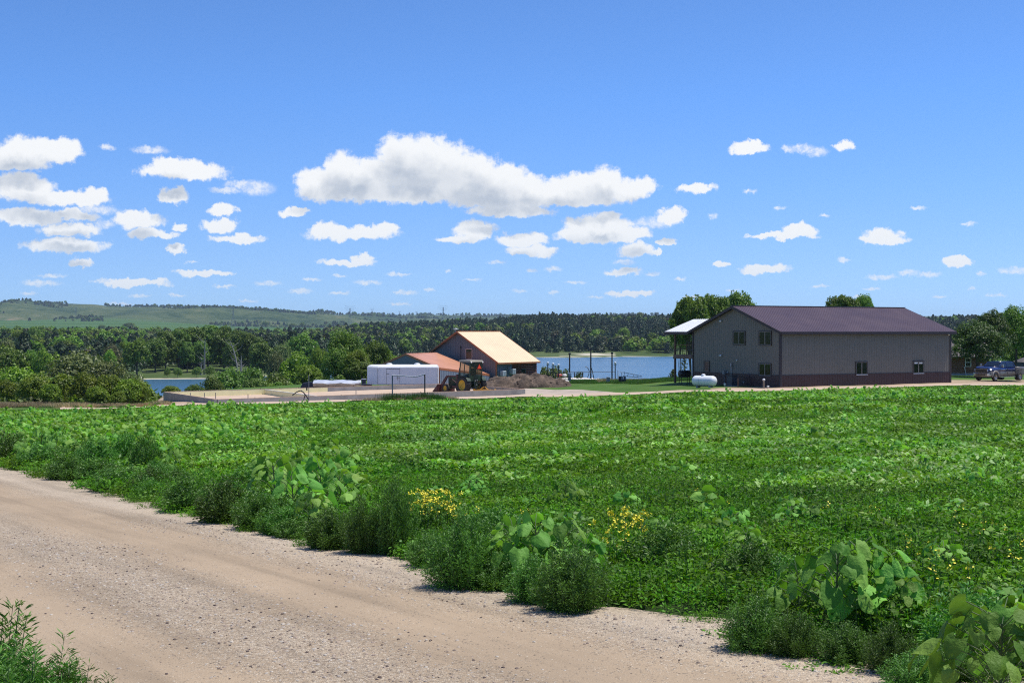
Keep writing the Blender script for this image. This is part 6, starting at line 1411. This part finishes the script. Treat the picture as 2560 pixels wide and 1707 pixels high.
for D0, D1, cell in ((6.2, 22, .075), (22, 50, .30), (50, 131, 1.05)):
    n = int(.47*(D1**2-D0**2)/cell); D = np.sqrt(rs.uniform(D0**2, D1**2, n)); u = rs.uniform(-.47, .47, n); x = u*D
    off = x*RN.x+D*RN.y; tt = x*RT.x+D*RT.y
    ef = np.array([edge_far(t_) for t_ in tt]); De_ = prof(1280+F_*u)[0][2]
    m_ = np.clip((off-ef)/.6, 0, 1)
    k = (off > ef+.02) & (D < De_*.965-2*vnoise(x/4, D/4, 3))
    # a gap of low prostrate weeds at the shoulder
    k &= ~((off < ef+.35) & (rs.uniform(size=n) > .55))
    x, D, m_ = x[k], D[k], m_[k]; n = len(x); g = ground_R(x, D); px = 1280+F_*x/D; py = 827+F_*g/D
    pp = np.zeros(n); pv = np.zeros(n)
    for cx, cy, rx, ry, s_, ty in REG:
        q = np.clip(1.25-np.hypot((px-cx)/rx, (py-cy)/ry), 0, 1)*s_
        if ty == 'p': pp = np.maximum(pp, q)
        else: pv = np.maximum(pv, q)
    nz = fbm(x/2.3, D/2.3, 3, 61); nz2 = fbm(x/9, D/9, 2, 63)
    pal_ = (rs.uniform(size=n) < (pp*.9+.10)*(nz > .34)*(.5+nz2*1.2))
    pal_ |= (rs.uniform(size=n) < pv*.45)
    w0, w1, p0_ = (0, 3, 3) if D0 < 20 else ((5, 8, 8) if D0 < 40 else (10, 12, 12))
    ix = np.where(pal_, p0_+rs.randint(0, 2, n), rs.randint(w0, w1, n))
    sc = rs.uniform(.75, 1.25, n)*(.45+.55*m_)*(.8+.5*nz2)
    lim = np.clip(1.75*(1-D/De_[k])/.36, .12, 1); sc = sc*lim
    SX.append(np.stack([x, D, HC-g-.01], 1)); SI.append(ix); SS.append(sc)
    # velvetleaf seedlings rising through
    kk = (lim > .95) & (rs.uniform(size=n) < (pv*.8+.012)*(.8 if D0 < 20 else 1.0)*(.5 if D0 < 20 else (.8 if D0 < 40 else 1.0))*1.0)
    if D0 < 20: kk &= (py < 1330)
    SX.append(np.stack([x, D, HC-g+.02], 1)[kk]); SI.append(14+rs.randint(0, 3, kk.sum())); SS.append((rs.uniform(.9, 1.5, n)*(1.0 if D0 < 20 else (1.1 if D0 < 40 else 1.35)))[kk])
P_ = np.vstack(SX); I_ = np.concatenate(SI); S_ = np.concatenate(SS)
scatter('field_weeds', P_, rs.uniform(0, 6.28, len(P_)), S_, I_, PR)
# verge grass along the lane and on the lawn edge, dry grass on the left
def grasspatch(seed, R, n, h, pal, w_=.006, lean=.35):
    rs = np.random.RandomState(seed); a = rs.uniform(0, 2*pi, n); r = R*np.sqrt(rs.uniform(0, 1, n)); b = np.stack([r*np.cos(a), r*np.sin(a), np.zeros(n)-.01], 1)
    hh = h*rs.uniform(.5, 1.15, n); e = b+np.stack([rs.normal(size=n)*lean*hh, rs.normal(size=n)*lean*hh, hh], 1); V, F, v = stems_np(b, e, w_, rs)
    me = npmesh('grass', V, F, 4, v=v); me.materials.append(LM[pal]); return me
GP = [('g', grasspatch(1, 1.2, 520, .22, 'grass', .022)), ('g', grasspatch(2, 1.2, 420, .30, 'grass', .022)), ('h', grasspatch(3, 1.3, 260, .65, 'dry', .022)), ('h', grasspatch(4, 1.2, 240, .55, 'dry', .02))]
n = 3600; px = rs.uniform(-420, 2980, n); Ds_, _ = prof(px); De_ = Ds_[2]
D = De_+rs.uniform(-3.4, .6, n); D = np.where(rs.uniform(size=n) < .45, De_+rs.uniform(-5, -1, n), D)
x = (px-1280)*D/F_; lanelow = np.interp(px, [a for a, _, _ in LN], [hit(a, y0).y for a, y0, _ in LN])
k = (D < lanelow-.1); x, D, px = x[k], D[k], px[k]
De_ = De_[k]
scatter('verge_grass', np.stack([x, D, HC-ground_R(x, D)], 1), rs.uniform(0, 6.28, len(x)), rs.uniform(.6, 1.3, len(x))*np.clip(1.7*(1-D/De_)/.25, .22, .9), rs.randint(0, 2, len(x)), GP)
px = np.concatenate([rs.uniform(-420, 418, 900), rs.uniform(1500, 1630, 120), rs.uniform(880, 1130, 90)]); n = len(px)
D = np.where(px < 420, rs.uniform(111, 121, n), np.where(px > 1400, rs.uniform(151, 160, n), rs.uniform(116.5, 119, n)))
x = (px-1280)*D/F_
scatter('dry_grass', np.stack([x, D, HC-ground_R(x, D)], 1), rs.uniform(0, 6.28, n), rs.uniform(.25, .6, n), np.where(rs.uniform(size=n) < .6, 1, rs.randint(2, 4, n)), GP)
px = np.concatenate([rs.uniform(1392, 1720, 700), rs.uniform(1540, 1760, 260)]); n = len(px)
Ds_, _ = prof(px); D = Ds_[3]+rs.uniform(-9, 1, n)-np.where(np.arange(n) >= 700, -0, 0)
x = (px-1280)*D/F_
scatter('lawn_edge_grass', np.stack([x, D, HC-ground_R(x, D)], 1), rs.uniform(0, 6.28, n), rs.uniform(.25, .7, n), rs.randint(0, 2, n), GP)
gc = [meshq('blades', [stems_np(*(lambda b: (b, b+np.stack([rs.normal(size=len(b))*.12, rs.normal(size=len(b))*.12, rs.uniform(.4, 1.05, len(b))], 1)))(np.stack([rs.normal(size=900)*.9, rs.normal(size=900)*.5, np.zeros(900)], 1)), .014, rs)+(0,)], [LM['grass']])]
for i_, (px, s_, lb) in enumerate(((985, .7, 'tall green grass clump at the foot of the left frame post'), (1030, .6, 'tall grass clump between the posts of the pipe frame'), (1066, .7, 'tall dark grass clump at the foot of the right frame post'), (1092, .5, 'grass clump just right of the pipe frame'))):
    plant('grass_clump', lb, 'grass clump', px, 0, [gc[0]], s_, 'grass clumps round the pipe frame', i_*1.3, ('blades',), D=117.2)
# feathery dark weeds on the road shoulder
KO = [kochia(300+i, .55, .75, 150, 17000, .034, .0085) for i in range(4)]
KB = [kochia(310+i, .60, .60, 42, 5200, .048, .0065) for i in range(2)]
KM = [kochia(320+i, .55, .8, 110, 8500, .05, .014) for i in range(2)]
kg = 'feathery dark weeds along the gravel road'
for i_, (px, pb, pt, wp, lb) in enumerate(((171, 1202, 1135, 120, 'low rounded feathery weed at the road, far left'), (288, 1228, 1170, 140, 'low feathery weed second along the road shoulder'), (240, 1180, 1095, 110, 'upright dark weed behind the two left shoulder bushes'), (310, 1172, 1080, 120, 'tall dark weed behind the second shoulder bush'), (365, 1190, 1085, 90, 'slender dark weed left of the first big heart leaves'), (470, 1285, 1190, 140, 'feathery bush where the shoulder first bulges to the road'), (560, 1312, 1200, 150, 'broad feathery bush third from the left on the shoulder'), (640, 1330, 1232, 130, 'feathery bush left of the bright velvetleaf group'), (740, 1350, 1295, 120, 'low feathery bush under the bright velvetleaf group'), (830, 1378, 1270, 140, 'feathery weed right below the bright velvetleaf group'), (905, 1392, 1250, 120, 'tall feathery weed left of the yellow flower cluster'), (985, 1392, 1205, 130, 'tallest feathery weed beside the dense yellow flowers'), (1075, 1420, 1330, 130, 'low feathery weed below the dense yellow flowers'), (1150, 1478, 1290, 190, 'large feathery bush left of the dark heart leaves'), (1250, 1480, 1385, 150, 'feathery bush in front of the dark heart leaves'), (1330, 1515, 1395, 160, 'feathery bush left half of the largest shoulder bush'), (1430, 1535, 1355, 210, 'largest and darkest feathery bush on the road shoulder'), (1890, 1640, 1500, 190, 'broad low feathery weed before the big pale velvetleaf'), (1990, 1655, 1535, 150, 'feathery weed under the big pale velvetleaf'), (2110, 1665, 1560, 170, 'tangled weed right under the big pale velvetleaf'), (2290, 1740, 1640, 200, 'low green weed at the bottom edge beside the gravel'), (2230, 1690, 1560, 150, 'dark weed between pale velvetleaf and the corner plant'), (2400, 1715, 1600, 170, 'weed in the shade of the big leaved corner plant'), (20, 1165, 1080, 120, 'dark weed at the left edge above the road'), (100, 1175, 1110, 110, 'weed left of the low rounded feathery one'))):
    p = hit(px, pb); H = (pb-pt)*p.y/F_*1.02; W = wp*p.y/F_
    pr__ = KM[i_ % 2] if p.y > 14 else KO[i_ % 4]
    hh = .55; ww = .75 if pr__ in KO else .8
    plant('roadside_weed', lb, 'weed', px, pb, pr__, (W/ww, W/ww, H/hh), kg, i_*1.7)
for i_, (px, D, H, lb) in enumerate(((60, 6.35, .62, 'tall feathery plant in the bottom left corner, leftmost spire'), (-40, 6.6, .78, 'feathery plant cut by the left edge at the bottom'), (150, 6.3, .50, 'feathery plant right of the tallest spire in the bottom left corner'), (20, 6.0, .5, 'dense feathery plant filling the bottom left corner'), (210, 6.45, .42, 'slim feathery plant with dark tip at the bottom left'), (275, 6.3, .30, 'small feathery plant at the bottom edge, right of the slim one'), (110, 5.9, .44, 'feathery plant at the very bottom left of the photo'), (340, 6.4, .16, 'tiny sprig at the bottom edge beside the corner weeds'), (-90, 6.1, .6, 'feathery plant half outside the bottom left corner'), (85, 6.15, .55, 'dense feathery plant just right of the leftmost spire'), (-10, 6.2, .60, 'feathery plant at the left edge behind the corner mass'), (160, 6.0, .42, 'bushy feathery plant low in the bottom left corner'), (50, 5.85, .48, 'feathery plant at the front of the bottom left corner'), (230, 6.15, .33, 'low feathery plant under the slim dark tipped one'))):
    plant('corner_weed', lb, 'weed', px, 0, KB[i_ % 2], (H/.6*.95, H/.6*.95, H/.6), 'feathery weeds in the bottom left corner', i_*2.1, D=D)
# mixed ragged growth between the big plants of the shoulder
VW = [('a', KM[0][0]), ('b', KM[1][0]), ('c', weedpatch('l', 700, .26, .50, 420, .048, .020, 'weed', .5, .05)), ('c', weedpatch('l', 701, .24, .42, 360, .06, .026, 'kochia', .5, .05)), ('c', weedpatch('l', 702, .24, .38, 200, .07, .036, 'pale', .8, .1)), ('c', weedpatch('l', 703, .28, .34, 420, .045, .016, 'kochia', .5, .0))]
n = 900; tt = rs.uniform(-7, 36, n); ef = np.array([edge_far(t_) for t_ in tt]); off = ef+.30+1.5*rs.uniform(0, 1, n)**1.2
xy = np.outer(off, [RN.x, RN.y])+np.outer(tt, [RT.x, RT.y]); k = (vnoise(tt*.9, off*1.2, 17) > .30) & (xy[:, 1] > 5) & ~((tt > 6.2) & (tt < 7.6) & (off < ef+1.1)); xy, tt = xy[k], tt[k]
scatter('shoulder_growth', np.column_stack([xy, HC-ground_R(xy[:, 0], xy[:, 1])-.01]), rs.uniform(0, 6.28, len(xy)), rs.uniform(.35, .9, len(xy)), rs.choice([0, 1, 2, 2, 3, 4, 4, 5, 5], len(xy)), VW)
# velvetleaf plants
VL = [velvet(400+i, .5, .27, 24, .135) for i in range(4)]; VC = velvet(410, .62, .42, 64, .14, .7)
vg = 'large heart leaved plants in the field'
plant('velvetleaf', 'big dark heart leaved plant in the bottom right corner', 'plant', 2500, 0, VC, .9, vg, .6, ('leaves', 'stem'), D=6.75)
plant('velvetleaf', 'second large leaved plant behind the bottom right corner plant', 'plant', 2570, 0, VL[1], 1.2, vg, 2.2, ('leaves', 'stem'), D=6.9)
for i_, (px, pb, pt, lb) in enumerate(((2085, 1590, 1362, 'pale heart leaved plant over the dark weeds, left stem'), (2150, 1585, 1355, 'tallest pale heart leaved plant near the bottom right'), (2195, 1590, 1385, 'pale heart leaved plant, right stem of the tall group'), (2000, 1560, 1410, 'smaller heart leaved plant left of the tall pale group'), (2245, 1600, 1450, 'smaller heart leaved plant right of the tall pale group'), (1290, 1470, 1305, 'heart leaved plant with dark glossy leaves, left'), (1345, 1475, 1296, 'heart leaved plant in the middle of the dark glossy group'), (1410, 1475, 1305, 'heart leaved plant at the right of the dark glossy group'), (1465, 1480, 1345, 'heart leaved plant sagging to the right beside the largest shoulder bush'), (690, 1300, 1150, 'bright heart leaved plant, left of the bright group'), (740, 1320, 1175, 'bright heart leaved plant in front of the bright group'), (800, 1290, 1155, 'bright heart leaved plant at the back of the bright group'), (855, 1300, 1180, 'bright heart leaved plant at the right of the bright group'), (780, 1345, 1235, 'low heart leaved plant in front of the bright group'), (655, 1245, 1150, 'small heart leaved plant behind the left of the bright group'), (410, 1215, 1140, 'pale heart leaved plant by the road shoulder, left'), (440, 1190, 1120, 'heart leaved plant behind the pale one by the shoulder'), (50, 1170, 1110, 'heart leaved plant hanging over the road at far left'), (100, 1140, 1065, 'pale large leaved plant at the far left of the field'), (140, 1150, 1080, 'pale large leaved plant right of the one at the far left'), (1410, 1290, 1205, 'lone drooping heart leaved plant in the middle field'), (1450, 1300, 1225, 'small heart leaved plant right of the lone drooping one'), (1180, 1265, 1205, 'small heart leaved plant above the dense yellow flowers'), (1840, 1370, 1278, 'pale heart leaved plant in the right middle field'), (1790, 1380, 1300, 'heart leaved plant left of the pale one in the right middle field'), (1870, 1410, 1335, 'low heart leaved plant below the pale one'), (1985, 1320, 1250, 'small heart leaved plant right of the middle field'), (2030, 1345, 1288, 'heart leaved plant just right of the small one'), (1975, 1345, 1290, 'lower heart leaved plant beside the small one'), (2360, 1455, 1380, 'single small velvetleaf among yellow flowers at right'), (1050, 1190, 1140, 'small velvetleaf left in the middle field'), (1100, 1150, 1110, 'small velvetleaf farther back in the middle field'), (1650, 1375, 1330, 'little velvetleaf right of the thin yellow flowers'), (1560, 1300, 1240, 'velvetleaf above the thin yellow flowers'), (1190, 1240, 1195, 'small velvetleaf behind the one above the dense flowers'))):
    p = hit(px, pb); H = (pb-pt)*p.y/F_; s_ = H/.52
    plant('velvetleaf', lb, 'plant', px, pb, VL[i_ % 4], (max(s_, .82), max(s_, .82), max(s_*1.15, .7)), vg, i_*1.9, ('leaves', 'stem'))
# yellow flowers
def flowers(seed, n, R, H, nb, br):
    rs = np.random.RandomState(seed); P0 = []; P1 = []; C = []
    for k in range(n):
        a = rs.uniform(0, 2*pi); r = R*math.sqrt(rs.uniform(0, 1)); b = np.array([r*math.cos(a), r*math.sin(a), 0]); h = H*rs.uniform(.6, 1.1); t = b+np.array([rs.normal()*.03, rs.normal()*.03, h]); P0.append(b); P1.append(t)
        for q in range(nb): C.append(t+rs.normal(size=3)*np.array([.018, .018, .014]))
    C = np.array(C); V, F, v = leafquads(C, rs.normal(size=(len(C), 3))+np.array([0, -.5, .8]), br, br, rs)
    bl = meshq('blossoms', [(V, F, v, 0)], [petal]); nl = n*16; k = rs.randint(0, n, nl); P0 = np.array(P0); P1 = np.array(P1); t = rs.uniform(.1, .85, nl)[:, None]
    LV = leafquads(P0[k]*(1-t)+P1[k]*t+rs.normal(size=(nl, 3))*.03, rs.normal(size=(nl, 3))+np.array([0, 0, .6]), .05, .016, rs, .2)
    st = meshq('stems', [stems_np(P0, P1, .0028, rs)+(0,), LV+(1,)], [stemm, LM['weed']]); return bl, st
FB = [flowers(500, 44, .24, .52, 13, .022), flowers(501, 32, .22, .52, 11, .022)]; FS = [flowers(510+i, 3, .08, .38, 6, .019) for i in range(3)]
fg = 'yellow flowers in the field'
for i_, (px, pb, pr__, s_, lb) in enumerate(((1085, 1365, FB[0], 1.0, 'dense yellow flower cluster beside the tallest feathery weed'), (1050, 1330, FS[1], 1.1, 'few yellow blossoms up left of the dense cluster'), (1570, 1440, FB[1], 1.0, 'thinner yellow flower cluster right of the dark heart leaves'), (1548, 1400, FS[0], 1.1, 'few yellow blossoms above the thinner cluster'), (1145, 1345, FS[0], 1, 'two yellow blossoms right of the dense cluster'), (1190, 1345, FS[2], 1, 'small yellow blossoms between dense cluster and heart leaves'), (1310, 1340, FS[1], .9, 'small yellow blossoms above the dark heart leaves'), (1545, 1440, FS[2], .9, 'yellow blossoms low beside the thinner cluster'), (1733, 1290, FS[0], .9, 'single yellow blossom spot in the right middle field'), (1806, 1310, FS[1], .9, 'yellow blossoms by the pale heart leaves in the middle field'), (2068, 1330, FS[2], .9, 'yellow blossoms right of the small heart leaved plants'), (2403, 1385, FS[0], 1.1, 'two yellow blossoms far right, upper pair'), (2433, 1400, FS[1], 1.1, 'yellow blossoms just below the upper pair at right'), (2487, 1385, FS[2], 1, 'yellow blossoms near the right edge, upper'), (2262, 1460, FS[0], 1, 'yellow blossom left of the brightest one at right'), (2291, 1455, FS[1], 1.1, 'brightest lone yellow blossom above the single velvetleaf'), (2322, 1450, FS[2], .8, 'faint yellow blossom right of the brightest one'), (2345, 1565, FS[0], 1.2, 'yellow blossoms above the corner plant, left'), (2385, 1560, FS[1], 1.2, 'yellow blossoms above the corner plant, right'), (2483, 1470, FS[2], 1.1, 'pair of yellow blossoms near the right edge, lower'), (2543, 1480, FS[0], 1.1, 'yellow blossoms at the right edge'), (2378, 1520, FS[2], 1, 'pale yellow blossoms between velvetleaf and corner plant'), (2180, 1330, FS[1], .8, 'tiny yellow blossoms high in the right field'), (790, 1230, FS[0], 1.1, 'yellow blossoms among the bright heart leaves, back'), (745, 1345, FS[2], 1.0, 'yellow blossoms low in front of the bright heart leaves'))):
    plant('yellow_flowers', lb, 'flowers', px, pb, pr__, s_, fg, i_*1.1, ('blossoms', 'stems'))
# low creeping weeds on the shoulder
CW = [('c', weedpatch('c', 600+i, .30, .05, 260, .030, .013, 'weed', 1.2, .0)) for i in range(2)]
n = 900; tt = rs.uniform(-12, 14, n); off = np.array([edge_far(t_) for t_ in tt])+rs.normal(size=n)*.22+.08
c1 = vnoise(tt*1.3, tt*0+2, 7) > .45; tt, off = tt[c1], off[c1]; xy = np.outer(off, [RN.x, RN.y])+np.outer(tt, [RT.x, RT.y])
scatter('shoulder_weeds', np.column_stack([xy, HC-ground_R(xy[:, 0], xy[:, 1])+.02]), rs.uniform(0, 6.28, len(xy)), rs.uniform(.4, 1.2, len(xy)), rs.randint(0, 2, len(xy)), CW)
# loose stones on the road
def pebble(seed, c):
    rs = random.Random(seed); mb = MB(); k = .5
    mb.lathe([(.02, -.32), (.38, -.26), (.52, 0), (.36, .24), (.02, .30)], (0, 0, 0), 'Z', 6)
    mb.v = [(x*rs.uniform(.7, 1.3), y*rs.uniform(.7, 1.3), z*rs.uniform(.7, 1.1)) for x, y, z in mb.v]
    me = bpy.data.meshes.new('pebble'); me.from_pydata(mb.v, [], mb.f); me.update(); me.materials.append(mat('pebble_%d' % seed, c, .85, var=.15, spec=.2)); return me
PB = [('s', pebble(1, (.46, .39, .32))), ('s', pebble(2, (.40, .31, .24))), ('s', pebble(3, (.52, .46, .38))), ('s', pebble(4, (.30, .23, .18))), ('s', pebble(5, (.12, .09, .08)))]
n = 42000; u = rs.uniform(0, 1, n)**1.5; tt = -9+u*26; ef = np.array([edge_far(t_) for t_ in tt]); off = 1.6+(ef-1.55)*rs.uniform(0, 1, n)
a_c = np.abs(np.abs((off-3.5)/2.2+(vnoise(tt*.5, off*.5, 3)-.5)*.3)-.5); k = rs.uniform(size=n) < np.clip((a_c-.10)*3.4, .03, 1)
tt, off = tt[k], off[k]; xy = np.outer(off, [RN.x, RN.y])+np.outer(tt, [RT.x, RT.y])
scatter('loose_gravel', np.column_stack([xy, HC-ground_R(xy[:, 0], xy[:, 1])+.031]), rs.uniform(0, 6.28, len(xy)), .008+.020*rs.uniform(0, 1, len(xy))**2.5, rs.choice([0, 1, 2, 3, 4, 0, 2, 1], len(xy)), PB)
